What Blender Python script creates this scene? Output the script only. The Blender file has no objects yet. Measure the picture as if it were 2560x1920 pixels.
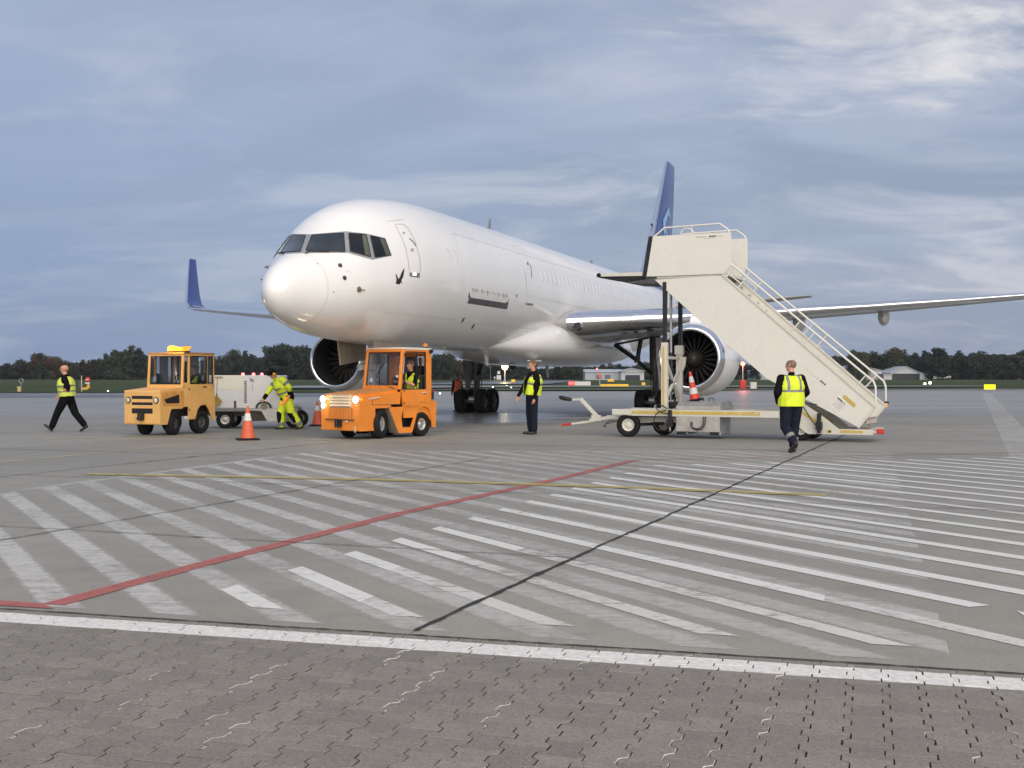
import bpy, bmesh, math, random
from mathutils import Vector, Matrix
from mathutils.bvhtree import BVHTree

S = bpy.context.scene
COL = S.collection
R = math.radians
random.seed(7)

# ------------------------------------------------------------------ camera
F_PX, HZ, CAM_H = 3044.0, 939.5, 1.484      # focal length and horizon row in photo pixels, eye height in metres
cd = bpy.data.cameras.new('camera')
cam = bpy.data.objects.new('camera', cd)
COL.objects.link(cam)
S.camera = cam
cd.sensor_width = 36.0
cd.lens = 36.0 * F_PX / 2560.0
cam.location = (0, 0, CAM_H)
cam.rotation_euler = (R(90) - math.atan((960 - HZ) / F_PX), 0, 0)
cd.clip_start = 0.1
cd.clip_end = 12000

# ------------------------------------------------------------------ light
S.view_settings.view_transform = 'Standard'
S.view_settings.look = 'None'
S.view_settings.exposure = 1.22
S.view_settings.gamma = 1.0
S.view_settings.use_curve_mapping = False
SUN_EL, SUN_AZ = R(27), R(168)               # azimuth clockwise from +Y: the glow behind the photographer, to the right

world = bpy.data.worlds.new('World')
S.world = world
world.use_nodes = True


class NT:
    """small helper to write node trees"""
    def __init__(s, tree):
        s.t = tree
        s.n = tree.nodes
        s.n.clear()

    def add(s, typ, **kw):
        n = s.n.new(typ)
        for k, v in kw.items():
            if k.startswith('i_'):
                n.inputs[k[2:]].default_value = v
            else:
                setattr(n, k, v)
        return n

    def link(s, a, b):
        s.t.links.new(a, b)

    def val(s, x, sock):
        if hasattr(x, 'is_linked'):
            s.link(x, sock)
        else:
            sock.default_value = x

    def math(s, op, a, b=0.0, c=None, clamp=False):
        n = s.n.new('ShaderNodeMath')
        n.operation = op
        n.use_clamp = clamp
        s.val(a, n.inputs[0])
        s.val(b, n.inputs[1])
        if c is not None:
            s.val(c, n.inputs[2])
        return n.outputs[0]

    def ramp(s, x, lo, hi, a=0.0, b=1.0):
        n = s.n.new('ShaderNodeMapRange')
        n.interpolation_type = 'SMOOTHSTEP'
        s.val(x, n.inputs['Value'])
        n.inputs['From Min'].default_value = lo
        n.inputs['From Max'].default_value = hi
        n.inputs['To Min'].default_value = a
        n.inputs['To Max'].default_value = b
        return n.outputs[0]

    def mix(s, f, a, b, blend='MIX'):
        n = s.n.new('ShaderNodeMix')
        n.data_type = 'RGBA'
        n.blend_type = blend
        s.val(f, n.inputs[0])
        for x, i in ((a, 6), (b, 7)):
            if hasattr(x, 'is_linked'):
                s.link(x, n.inputs[i])
            else:
                n.inputs[i].default_value = tuple(x) + (1,) if len(x) == 3 else x
        return n.outputs[2]

    def noise(s, vec, scale, detail=4.0, rough=0.55, dist=0.0, w=None):
        n = s.n.new('ShaderNodeTexNoise')
        if w is not None:
            n.noise_dimensions = '4D'
            n.inputs['W'].default_value = w
        n.inputs['Scale'].default_value = scale
        n.inputs['Detail'].default_value = detail
        n.inputs['Roughness'].default_value = rough
        n.inputs['Distortion'].default_value = dist
        if vec is not None:
            s.link(vec, n.inputs['Vector'])
        return n.outputs['Fac']

    def mapping(s, vec, scale=(1, 1, 1), rot=(0, 0, 0), loc=(0, 0, 0)):
        n = s.n.new('ShaderNodeMapping')
        n.inputs['Scale'].default_value = scale
        n.inputs['Rotation'].default_value = rot
        n.inputs['Location'].default_value = loc
        s.link(vec, n.inputs['Vector'])
        return n.outputs[0]


def srgb(*c):
    return tuple((x / 255 / 12.92) if x <= 10 else ((x / 255 + 0.055) / 1.055) ** 2.4 for x in c)


def build_sky():
    w = NT(world.node_tree)
    out = w.add('ShaderNodeOutputWorld')
    sky = w.add('ShaderNodeTexSky', sky_type='NISHITA', sun_disc=False)
    sky.sun_elevation = SUN_EL
    sky.sun_rotation = SUN_AZ
    sky.air_density = 1.4
    sky.dust_density = 1.5
    bg_clear = w.add('ShaderNodeBackground', i_Strength=0.07)
    w.link(sky.outputs[0], bg_clear.inputs[0])
    tc = w.add('ShaderNodeTexCoord')
    sep = w.add('ShaderNodeSeparateXYZ')
    w.link(tc.outputs['Generated'], sep.inputs[0])
    X, Y, Z = sep.outputs
    zc = w.math('MAXIMUM', Z, 0.0)
    den = w.math('ADD', zc, 0.26)
    comb = w.add('ShaderNodeCombineXYZ')
    w.link(w.math('DIVIDE', X, den), comb.inputs[0])
    w.link(w.math('DIVIDE', Y, den), comb.inputs[1])
    deck = comb.outputs[0]                                   # the cloud deck seen in perspective
    # the layer's own blue-grey, a little darker and bluer to the west (left), paler towards the east and the zenith
    side = w.ramp(X, -0.42, 0.40)
    low = w.mix(side, srgb(122, 145, 183), srgb(154, 166, 189))
    high = w.mix(side, srgb(160, 172, 199), srgb(168, 176, 198))
    base = w.mix(w.ramp(Z, 0.03, 0.30), low, high)
    rot = w.mapping(deck, scale=(0.8, 1.35, 1), rot=(0, 0, R(20)), loc=(3.1, 1.7, 0))
    n1 = w.noise(rot, 1.25, 7, 0.52, 0.7)
    n2 = w.noise(w.mapping(deck, scale=(0.75, 1.35, 1), rot=(0, 0, R(24)), loc=(9.3, 4.2, 0)), 2.2, 9, 0.60, 0.5)
    n3 = w.noise(w.mapping(deck, scale=(0.5, 1.5, 1), rot=(0, 0, R(18)), loc=(1.3, 7.7, 0)), 5.0, 8, 0.62, 0.4)
    strong = w.math('ADD', 0.30, w.math('MULTIPLY', side, 0.55))
    dark = w.mix(w.math('MULTIPLY', w.ramp(n1, 0.44, 0.62), w.math('MULTIPLY', strong, 0.75)), base, srgb(124, 139, 167))
    pale = w.mix(w.math('MULTIPLY', w.ramp(n2, 0.47, 0.66), w.math('MULTIPLY', strong, 1.0)), dark, srgb(194, 197, 210))
    wisp = w.mix(w.math('MULTIPLY', w.ramp(n3, 0.50, 0.76), w.math('MULTIPLY', strong, 0.28)), pale, srgb(204, 202, 214))
    # the thin place in the deck high on the right, where evening light comes through
    vd = w.add('ShaderNodeVectorMath', operation='DISTANCE')
    w.link(w.mapping(deck, scale=(1, 1, 1)), vd.inputs[0])
    vd.inputs[1].default_value = (0.56, 1.74, 0)
    gap = w.ramp(vd.outputs['Value'], 0.0, 0.62, 1.0, 0.0)
    n4 = w.noise(w.mapping(deck, scale=(0.9, 1.5, 1), rot=(0, 0, R(28)), loc=(5.3, 2.2, 0)), 3.6, 10, 0.62, 0.6)
    gapn = w.ramp(w.math('ADD', n4, w.math('MULTIPLY', gap, 0.30)), 0.58, 0.92)
    col = w.mix(w.math('MULTIPLY', gapn, w.ramp(gap, 0.0, 0.5)), wisp, srgb(224, 221, 222))
    n5 = w.noise(w.mapping(deck, scale=(0.9, 1.5, 1), rot=(0, 0, R(30)), loc=(2.3, 8.2, 0)), 2.6, 8, 0.58, 0.6)
    col = w.mix(w.math('MULTIPLY', w.ramp(n5, 0.46, 0.62), w.math('MULTIPLY', strong, 0.62)), col, srgb(138, 150, 178))
    bg_cloud = w.add("ShaderNodeBackground", i_Strength=0.462)
    w.link(col, bg_cloud.inputs[0])
    mx = w.add('ShaderNodeMixShader', i_Fac=0.93)
    w.link(bg_clear.outputs[0], mx.inputs[1])
    w.link(bg_cloud.outputs[0], mx.inputs[2])
    w.link(mx.outputs[0], out.inputs[0])


build_sky()

sl = bpy.data.lights.new('sun', 'SUN')
sl.energy = 1.5
sl.angle = R(85)
sl.color = (1.0, 0.89, 0.74)
sun = bpy.data.objects.new('sun', sl)
COL.objects.link(sun)
sun.rotation_euler = (R(90) - SUN_EL, 0, R(180) - SUN_AZ)


# ------------------------------------------------------------------ mesh helpers
def gpt(px, py):
    """ground point seen at a photo pixel"""
    d = F_PX * CAM_H / (py - HZ)
    return Vector(((px - 1280) / F_PX * d, d, 0))


class MB:
    """collects geometry and builds ONE mesh object"""
    def __init__(s):
        s.v, s.f, s.m, s.sm = [], [], [], []

    def add(s, verts, faces, mat=0, smooth=False):
        o = len(s.v)
        s.v += [tuple(p) for p in verts]
        for f in faces:
            s.f.append(tuple(i + o for i in f))
            s.m.append(mat)
            s.sm.append(smooth)
        return s

    def box(s, c, d, mat=0, rot=None, pivot=None):
        x, y, z = d[0] / 2, d[1] / 2, d[2] / 2
        vs = [Vector((a * x, b * y, e * z)) for a in (-1, 1) for b in (-1, 1) for e in (-1, 1)]
        if rot is not None:
            vs = [rot @ p for p in vs]
        vs = [p + Vector(c) for p in vs]
        s.add(vs, [(0, 1, 3, 2), (4, 6, 7, 5), (0, 4, 5, 1), (2, 3, 7, 6), (0, 2, 6, 4), (1, 5, 7, 3)], mat)
        return s

    def prism(s, poly, a, b, mat=0, axis='x', capmat=None):
        """poly: 2D points; extruded from a to b along axis. axis x: poly=(y,z); y: (x,z); z: (x,y)"""
        def P(p, t):
            return (t, p[0], p[1]) if axis == 'x' else ((p[0], t, p[1]) if axis == 'y' else (p[0], p[1], t))
        n = len(poly)
        area = sum(poly[i][0] * poly[(i + 1) % n][1] - poly[(i + 1) % n][0] * poly[i][1] for i in range(n))
        if area < 0:
            poly = poly[::-1]
        if a > b:
            a, b = b, a
        vs = [P(p, a) for p in poly] + [P(p, b) for p in poly]
        fs = [tuple(range(n - 1, -1, -1)), tuple(range(n, 2 * n))]
        sd = [(i, (i + 1) % n, n + (i + 1) % n, n + i) for i in range(n)]
        if axis == 'y':
            fs = [f[::-1] for f in fs]
            sd = [f[::-1] for f in sd]
        s.add(vs, fs, mat if capmat is None else capmat)
        s.add(vs, sd, mat)
        return s

    def ring(s, rings, mat=0, smooth=True, cap0=False, cap1=False, closed=True):
        """loft between rings of equal length"""
        n = len(rings[0])
        vs = [p for r in rings for p in r]
        fs = []
        for i in range(len(rings) - 1):
            for j in range(n if closed else n - 1):
                a, b = i * n + j, i * n + (j + 1) % n
                fs.append((a, b, b + n, a + n))
        s.add(vs, fs, mat, smooth)
        if cap0:
            s.add(rings[0], [tuple(range(n - 1, -1, -1))], mat)
        if cap1:
            s.add(rings[-1], [tuple(range(n))], mat)
        return s

    def tube(s, pts, r, mat=0, n=8, cap=True, smooth=True):
        pts = [Vector(p) for p in pts]
        rs = r if isinstance(r, (list, tuple)) else [r] * len(pts)
        rings = []
        up = Vector((0, 0, 1))
        d0 = (pts[1] - pts[0]).normalized()
        u = d0.cross(up)
        if u.length < 1e-3:
            u = d0.cross(Vector((1, 0, 0)))
        u.normalize()
        for i, p in enumerate(pts):
            a = (pts[i] - pts[i - 1]).normalized() if i else d0
            b = (pts[i + 1] - pts[i]).normalized() if i < len(pts) - 1 else a
            t = (a + b)
            t = t.normalized() if t.length > 1e-6 else a
            u = (u - t * u.dot(t))
            u.normalize()
            w = t.cross(u)
            k = 1.0 / max(0.5, math.sqrt(max(0.0, (1 + a.dot(b)) / 2)))
            rings.append([p + (u * math.cos(2 * math.pi * j / n) + w * math.sin(2 * math.pi * j / n)) * rs[i] * (k if 0 < i < len(pts) - 1 else 1) for j in range(n)])
        s.ring(rings, mat, smooth, cap, cap)
        return s

    def bar(s, a, b, w, h, mat=0):
        """rectangular bar from a to b; w horizontal, h the other cross direction"""
        a, b = Vector(a), Vector(b)
        t = (b - a).normalized()
        u = t.cross(Vector((0, 0, 1)))
        if u.length < 1e-3:
            u = Vector((1, 0, 0))
        u.normalize()
        v = u.cross(t)
        r = [[p + u * (i * w / 2) + v * (j * h / 2) for i, j in ((-1, -1), (1, -1), (1, 1), (-1, 1))] for p in (a, b)]
        s.ring(r, mat, False, True, True)
        return s

    def lathe(s, prof, c=(0, 0, 0), axis='y', mat=0, n=32, smooth=True, cap0=False, cap1=False, mats=None):
        """prof: (t, r) along axis"""
        c = Vector(c)
        rings = []
        for t, r in prof:
            rg = []
            for j in range(n):
                a = 2 * math.pi * j / n
                ca, sa = math.cos(a) * r, math.sin(a) * r
                if axis == 'y':
                    p = Vector((ca, t, -sa))
                elif axis == 'x':
                    p = Vector((t, ca, sa))
                else:
                    p = Vector((ca, sa, t))
                rg.append(c + p)
            rings.append(rg)
        if mats is None:
            s.ring(rings, mat, smooth, cap0, cap1)
        else:
            for i in range(len(rings) - 1):
                s.ring(rings[i:i + 2], mats[i], smooth)
        return s

    def xform(s, M):
        s.v = [tuple(M @ Vector(p)) for p in s.v]
        return s

    def mesh(s, name, mats):
        me = bpy.data.meshes.new(name)
        me.from_pydata(s.v, [], s.f)
        for m in (mats if isinstance(mats, (list, tuple)) else [mats]):
            me.materials.append(m)
        me.polygons.foreach_set('material_index', s.m)
        me.polygons.foreach_set('use_smooth', s.sm)
        me.update()
        return me

    def build(s, name, mats, parent=None, bevel=0.0, loc=None, weld=False, fixn=False, seg=2):
        me = s.mesh(name, mats)
        if weld or fixn:
            bm = bmesh.new()
            bm.from_mesh(me)
            if weld:
                bmesh.ops.remove_doubles(bm, verts=bm.verts, dist=1e-4)
            if fixn:
                bmesh.ops.recalc_face_normals(bm, faces=bm.faces)
            bm.to_mesh(me)
            bm.free()
        o = bpy.data.objects.new(name, me)
        COL.objects.link(o)
        if parent is not None:
            o.parent = parent
        if loc is not None:
            o.location = loc
        if bevel:
            b = o.modifiers.new('bevel', 'BEVEL')
            b.width = bevel
            b.segments = seg
            b.limit_method = 'ANGLE'
            b.angle_limit = R(40)
            b.harden_normals = False
        return o


def tag(o, label=None, cat=None, group=None, kind=None):
    if label:
        o['label'] = label
    if cat:
        o['category'] = cat
    if group:
        o['group'] = group
    if kind:
        o['kind'] = kind
    return o


def thing(name, label, cat, loc=(0, 0, 0), rz=0.0, group=None):
    o = bpy.data.objects.new(name, None)
    o.empty_display_size = 0.3
    COL.objects.link(o)
    o.location = loc
    o.rotation_euler = (0, 0, rz)
    return tag(o, label, cat, group)


def dup(o, parent=None):
    c = o.copy()
    COL.objects.link(c)
    c.parent = parent
    for ch in list(o.children):
        dup(ch, c)
    return c


def inst(name, me, parent, loc=(0, 0, 0), rot=(0, 0, 0), sc=None):
    o = bpy.data.objects.new(name, me)
    COL.objects.link(o)
    o.parent = parent
    o.location = loc
    o.rotation_euler = rot
    if sc:
        o.scale = sc
    return o


# ------------------------------------------------------------------ materials
MATS = {}


def pmat(name, color, rough=0.5, metal=0.0, var=0.12, scale=3.0, dirt=0.0, dirt_col=(0.05, 0.045, 0.04), bump=0.0, bump_scale=60.0, coat=0.0, emit=None, estr=0.0, spec=0.5, rvar=0.12):
    if name in MATS:
        return MATS[name]
    m = bpy.data.materials.new(name)
    m.use_nodes = True
    t = NT(m.node_tree)
    out = t.add('ShaderNodeOutputMaterial')
    b = t.add('ShaderNodeBsdfPrincipled')
    t.link(b.outputs[0], out.inputs[0])
    tc = t.add('ShaderNodeTexCoord')
    vec = tc.outputs['Object']
    n = t.noise(vec, scale, 5, 0.6)
    c = tuple(color)
    col = t.mix(t.ramp(n, 0.3, 0.7), tuple(x * (1 - var) for x in c), tuple(min(1, x * (1 + var * 0.6)) for x in c))
    if dirt:
        n2 = t.noise(vec, scale * 2.7, 7, 0.7, w=3.3)
        col = t.mix(t.math('MULTIPLY', t.ramp(n2, 0.52, 0.74), dirt), col, dirt_col)
    t.link(col, b.inputs['Base Color'])
    b.inputs['Metallic'].default_value = metal
    b.inputs['Specular IOR Level'].default_value = spec
    b.inputs['Coat Weight'].default_value = coat
    b.inputs['Coat Roughness'].default_value = 0.03
    t.link(t.ramp(t.noise(vec, scale * 4, 4, 0.6, w=1.2), 0.25, 0.75, max(0.02, rough - rvar), min(1, rough + rvar)), b.inputs['Roughness'])
    if emit:
        b.inputs['Emission Color'].default_value = tuple(emit) + (1,)
        b.inputs['Emission Strength'].default_value = estr
    if bump:
        bn = t.add('ShaderNodeBump', i_Strength=bump, i_Distance=0.01)
        t.link(t.noise(vec, bump_scale, 4, 0.6), bn.inputs['Height'])
        t.link(bn.outputs[0], b.inputs['Normal'])
    MATS[name] = m
    return m


WHITE = pmat('aircraft_white_paint', (0.80, 0.797, 0.785), 0.22, var=0.03, scale=0.7, dirt=0.10, dirt_col=(0.55, 0.53, 0.49), rvar=0.05, coat=0.5)
BLUE = pmat('aircraft_blue_paint', (0.030, 0.062, 0.25), 0.28, var=0.03, scale=0.8, rvar=0.02)
LBLUE = pmat('aircraft_light_blue_paint', (0.22, 0.47, 0.74), 0.3, var=0.05)
CHROME = pmat('polished_aluminium', (0.80, 0.81, 0.83), 0.14, 1.0, var=0.05, rvar=0.06)
WGREY = pmat('wing_grey_paint', (0.34, 0.345, 0.35), 0.35, var=0.08, scale=1.0, dirt=0.2, dirt_col=(0.2, 0.2, 0.2))
DGREY = pmat('dark_grey_metal', (0.085, 0.085, 0.09), 0.45, 0.3, var=0.25, dirt=0.3)
BLACK = pmat('black_paint', (0.012, 0.012, 0.013), 0.4, var=0.3)
RUBBER = pmat('tyre_rubber', (0.012, 0.012, 0.0125), 0.85, var=0.35, scale=8, dirt=0.25, dirt_col=(0.045, 0.042, 0.038), spec=0.25)
STEEL = pmat('bare_steel', (0.42, 0.42, 0.42), 0.35, 0.9, var=0.2, dirt=0.3)
GALV = pmat('galvanised_steel', (0.52, 0.52, 0.50), 0.42, 0.6, var=0.18, scale=6, dirt=0.2)
CREAM = pmat('stair_cream_paint', (0.66, 0.648, 0.595), 0.34, var=0.03, scale=1.2, dirt=0.06, dirt_col=(0.44, 0.40, 0.33))
CREAMF = pmat('stair_frame_paint', (0.58, 0.57, 0.51), 0.4, var=0.07, scale=3, dirt=0.25, dirt_col=(0.35, 0.32, 0.26))
YTAPE = pmat('yellow_marking', (0.52, 0.385, 0.085), 0.5, var=0.1, dirt=0.2, dirt_col=(0.35, 0.27, 0.1))
ORANGE = pmat('tug_orange_paint', (0.76, 0.245, 0.030), 0.42, var=0.09, scale=2.2, dirt=0.42, dirt_col=(0.40, 0.12, 0.025), coat=0.15)
AMBERP = pmat('tug_pale_orange_paint', (0.72, 0.415, 0.135), 0.5, var=0.09, scale=2.5, dirt=0.42, dirt_col=(0.40, 0.19, 0.06))
RUST = pmat('rusty_edge', (0.16, 0.075, 0.03), 0.8, var=0.3, scale=9)
HIVIS = pmat('hi_vis_yellow', (0.66, 0.80, 0.03), 0.75, var=0.12, scale=7, bump=0.6, bump_scale=10, emit=(0.55, 0.85, 0.0), estr=0.0)
REFL = pmat('reflective_tape', (0.20, 0.21, 0.20), 0.5, var=0.1, scale=12)
HIVISO = pmat('hi_vis_orange', (0.85, 0.16, 0.07), 0.75, var=0.08, scale=9)
NAVY = pmat('navy_cloth', (0.011, 0.014, 0.028), 0.9, var=0.3, scale=12, spec=0.15, bump=0.5, bump_scale=9)
BCLOTH = pmat('black_cloth', (0.006, 0.006, 0.0075), 0.9, var=0.3, scale=12, spec=0.12, bump=0.5, bump_scale=9)
SKIN = pmat('skin', (0.50, 0.255, 0.17), 0.55, var=0.12, scale=14)
HAIRB = pmat('brown_hair', (0.13, 0.08, 0.05), 0.75, var=0.35, scale=30)
STUBBLE = pmat('cropped_hair', (0.20, 0.125, 0.085), 0.7, var=0.25, scale=40)
SHOE = pmat('black_leather', (0.016, 0.014, 0.013), 0.45, var=0.3, scale=20)
CONEO = pmat('cone_orange', (0.62, 0.115, 0.045), 0.5, var=0.1, scale=6, dirt=0.25, dirt_col=(0.35, 0.06, 0.03))
CONER = pmat('cone_red', (0.62, 0.05, 0.03), 0.5, var=0.1, scale=6, dirt=0.2, dirt_col=(0.3, 0.04, 0.03))
CONEW = pmat('cone_white', (0.62, 0.62, 0.61), 0.5, var=0.08, scale=8, dirt=0.3, dirt_col=(0.4, 0.38, 0.35))
WPLAST = pmat('white_panel_paint', (0.66, 0.67, 0.68), 0.4, var=0.05, scale=2, dirt=0.22, dirt_col=(0.40, 0.39, 0.36))
CPANEL = pmat('ivory_panel_paint', (0.72, 0.70, 0.62), 0.4, var=0.05, scale=2, dirt=0.22, dirt_col=(0.45, 0.43, 0.36))
REDP = pmat('red_paint', (0.55, 0.03, 0.025), 0.45, var=0.12, scale=5)
YSIGN = pmat('sign_yellow', (0.75, 0.46, 0.03), 0.5, var=0.08, scale=1, emit=(1.0, 0.62, 0.05), estr=0.06)


def glass_mat(name, tint=(0.9, 0.95, 0.95), trans=0.6, rough=0.03):
    m = bpy.data.materials.new(name)
    m.use_nodes = True
    t = NT(m.node_tree)
    out = t.add('ShaderNodeOutputMaterial')
    tr = t.add('ShaderNodeBsdfTransparent')
    tr.inputs[0].default_value = tuple(x * trans for x in tint) + (1,)
    gl = t.add('ShaderNodeBsdfGlossy')
    gl.inputs['Roughness'].default_value = rough
    gl.inputs[0].default_value = (1, 1, 1, 1)
    fr = t.add('ShaderNodeFresnel', i_IOR=1.5)
    mx = t.add('ShaderNodeMixShader')
    t.link(fr.outputs[0], mx.inputs[0])
    t.link(tr.outputs[0], mx.inputs[1])
    t.link(gl.outputs[0], mx.inputs[2])
    t.link(mx.outputs[0], out.inputs[0])
    return m


GLASS = glass_mat('cab_glass', (0.93, 0.97, 0.98), 0.72)
CGLASS = pmat('cockpit_glass', (0.020, 0.026, 0.032), 0.06, var=0.5, scale=2.5, rvar=0.03, spec=0.8)


def emat(name, col, strength):
    m = bpy.data.materials.new(name)
    m.use_nodes = True
    t = NT(m.node_tree)
    out = t.add('ShaderNodeOutputMaterial')
    e = t.add('ShaderNodeEmission', i_Strength=strength)
    e.inputs[0].default_value = tuple(col) + (1,)
    t.link(e.outputs[0], out.inputs[0])
    return m


LAMP_W = emat('lit_headlamp', (1.0, 0.84, 0.58), 5)
LAMP_A = emat('lit_amber_beacon', (1.0, 0.31, 0.02), 1.1)
_t = LAMP_A.node_tree
_g = _t.nodes.new('ShaderNodeTexCoord')
_s = _t.nodes.new('ShaderNodeSeparateXYZ')
_m = _t.nodes.new('ShaderNodeMapRange')                      # the rotating bulb stands at the left end of the bar
_m.inputs['From Min'].default_value = 0.12
_m.inputs['From Max'].default_value = 0.55
_m.inputs['To Min'].default_value = 3.4
_m.inputs['To Max'].default_value = 0.85
_t.links.new(_g.outputs['Object'], _s.inputs[0])
_t.links.new(_s.outputs[0], _m.inputs['Value'])
_t.links.new(_m.outputs[0], next(n for n in _t.nodes if n.type == 'EMISSION').inputs['Strength'])
LAMP_R = emat('lit_red_lamp', (1.0, 0.13, 0.13), 2.6)
LAMP_Y = emat('lit_flood_lamp', (1.0, 0.75, 0.30), 14)
LAMP_YS = emat('lit_yellow_sign', (0.95, 0.85, 0.02), 0.9)


def point(name, loc, energy, color, radius=0.1, parent=None):
    l = bpy.data.lights.new(name, 'POINT')
    l.energy = energy
    l.color = color
    l.shadow_soft_size = radius
    o = bpy.data.objects.new(name, l)
    COL.objects.link(o)
    o.location = loc
    if parent:
        o.parent = parent
    return o


# the lit floodlights on the terminal behind the photographer (they glint on the nose and flank)
for fx in (-15, -9, -3.5, 3, 9.5, 16, 23):
    point('terminal_floodlight', (fx, -8, 13.5), 420, (1.0, 0.86, 0.66), 0.16)
# ------------------------------------------------------------------ ground
PA = R(-16.3)                                # direction of the pavement edge
CA, SA = math.cos(PA), math.sin(PA)
V_EDGE = 6.52                                # the pavement edge lies this far out


def W(u, v, z=0.0):
    return Vector((u * CA - v * SA, u * SA + v * CA, z))


JA = R(69.2)                                 # direction of the long slab joints
JQ = Vector((math.cos(JA), math.sin(JA)))
JP = Vector((math.sin(JA), -math.cos(JA)))
P0 = W(-2.23, 10.38).xy.dot(JP)              # the black sealed joint
Q0 = W(-5.8, 9.9).xy.dot(JQ)                 # a cross joint
SLP, SLQ = 5.15, 5.0


def PQ(p, q):
    t = JP * p + JQ * q
    return (t.x, t.y)


def clip(poly, n, d):
    """keep the side with p.n >= d"""
    out = []
    for i in range(len(poly)):
        a, b = poly[i], poly[(i + 1) % len(poly)]
        fa, fb = a[0] * n[0] + a[1] * n[1] - d, b[0] * n[0] + b[1] * n[1] - d
        if fa >= 0:
            out.append(a)
        if (fa >= 0) != (fb >= 0):
            t = fa / (fa - fb)
            out.append((a[0] + (b[0] - a[0]) * t, a[1] + (b[1] - a[1]) * t))
    return out


EN = (-SA, CA)                               # normal of the pavement edge


def concrete_mat(name, joint=False):
    m = bpy.data.materials.new(name)
    m.use_nodes = True
    t = NT(m.node_tree)
    out = t.add('ShaderNodeOutputMaterial')
    b = t.add('ShaderNodeBsdfPrincipled')
    t.link(b.outputs[0], out.inputs[0])
    geo = t.add('ShaderNodeNewGeometry')
    pos = geo.outputs['Position']
    oi = t.add('ShaderNodeObjectInfo')
    sep = t.add('ShaderNodeSeparateXYZ')
    t.link(pos, sep.inputs[0])
    X, Y = sep.outputs[0], sep.outputs[1]
    fine = t.noise(pos, 38, 6, 0.8)
    mid = t.noise(pos, 2.4, 7, 0.62, 0.3)
    big = t.noise(pos, 0.22, 5, 0.55)
    strk = t.noise(t.mapping(pos, scale=(0.55, 7.0, 1), rot=(0, 0, R(24))), 1.0, 6, 0.65)
    c = t.mix(t.ramp(big, 0.35, 0.65), (0.250, 0.239, 0.203), (0.316, 0.303, 0.259))
    c = t.mix(t.math('MULTIPLY', t.ramp(mid, 0.44, 0.70), 0.5), c, (0.200, 0.189, 0.168))
    c = t.mix(t.math('MULTIPLY', t.ramp(strk, 0.56, 0.75), 0.34), c, (0.335, 0.318, 0.288))
    c = t.mix(t.math('MULTIPLY', t.ramp(fine, 0.40, 0.64), 0.55), c, (0.165, 0.156, 0.138))
    sl = t.math('MULTIPLY', oi.outputs['Random'], 0.16)
    c = t.mix(sl, c, (0.165, 0.156, 0.139))
    # oil and tyre stains
    oil = t.noise(pos, 0.75, 6, 0.6, 0.6, w=5.0)
    c = t.mix(t.math('MULTIPLY', t.ramp(oil, 0.60, 0.74), 0.5), c, (0.122, 0.115, 0.104))
    # scattered small dark chips and specks
    vor = t.add('ShaderNodeTexVoronoi', i_Scale=1.7)
    t.link(t.mapping(pos, scale=(1, 2.2, 1), rot=(0, 0, R(20))), vor.inputs['Vector'])
    chip = t.ramp(vor.outputs['Distance'], 0.035, 0.06, 1, 0)
    chip = t.math('MULTIPLY', chip, t.ramp(t.noise(pos, 9, 3, 0.6, w=2.0), 0.50, 0.58))
    c = t.mix(t.math('MULTIPLY', chip, 0.75), c, (0.05, 0.048, 0.045))
    # damp stretch under and beyond the aircraft, puddles in its hollows
    wx = t.math('DIVIDE', t.math('ADD', X, 0.8), 5.2)
    wy = t.math('DIVIDE', t.math('SUBTRACT', Y, 43.5), 8.0)
    el = t.math('SQRT', t.math('ADD', t.math('MULTIPLY', wx, wx), t.math('MULTIPLY', wy, wy)))
    wn = t.noise(t.mapping(pos, scale=(0.16, 0.5, 1)), 1.3, 6, 0.6, 0.4, w=8.0)
    wet = t.ramp(t.math('ADD', el, t.math('MULTIPLY', wn, -1.5)), -0.28, 0.30, 1, 0)
    far = t.math('MULTIPLY', t.ramp(Y, 34, 58), t.ramp(t.noise(t.mapping(pos, scale=(0.05, 0.22, 1)), 1.0, 6, 0.6, w=4.0), 0.40, 0.62))
    damp = t.math('MAXIMUM', wet, t.math('MULTIPLY', far, 0.55))
    c = t.mix(t.math('MULTIPLY', damp, 0.5), c, (0.095, 0.093, 0.090))
    t.link(c, b.inputs['Base Color'])
    rg = t.ramp(mid, 0.3, 0.7, 0.62, 0.80)
    rr = t.mix(damp, (0.66, 0.66, 0.66), (0.24, 0.24, 0.24))
    rmix = t.math('MINIMUM', rg, rr)
    rmix = t.math('MINIMUM', rmix, t.ramp(Y, 26, 52, 0.8, 0.40))
    t.link(rmix, b.inputs['Roughness'])
    b.inputs['Specular IOR Level'].default_value = 0.5
    bn = t.add('ShaderNodeBump', i_Strength=0.28, i_Distance=0.006)
    t.link(t.math('MULTIPLY', fine, t.math('SUBTRACT', 1.0, damp)), bn.inputs['Height'])
    t.link(bn.outputs[0], b.inputs['Normal'])
    return m


CONC = concrete_mat('apron_concrete')
JOINT = pmat('joint_filler', (0.018, 0.017, 0.016), 0.75, var=0.4, scale=20, bump=0.5)
FAINTJ = pmat('old_joint_filler', (0.085, 0.08, 0.075), 0.85, var=0.4, scale=14)
BED = pmat('sand_bed', (0.035, 0.031, 0.026), 0.95, var=0.4, scale=20)

# slab field: the apron sheet has a sunk bed here and the slabs lie in it
NP0, NP1, NQ0, NQ1 = -7, 9, -2, 11
pa, pb = P0 + NP0 * SLP, P0 + NP1 * SLP
qa, qb = Q0 + NQ0 * SLQ, Q0 + NQ1 * SLQ
ap = MB()


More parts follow.
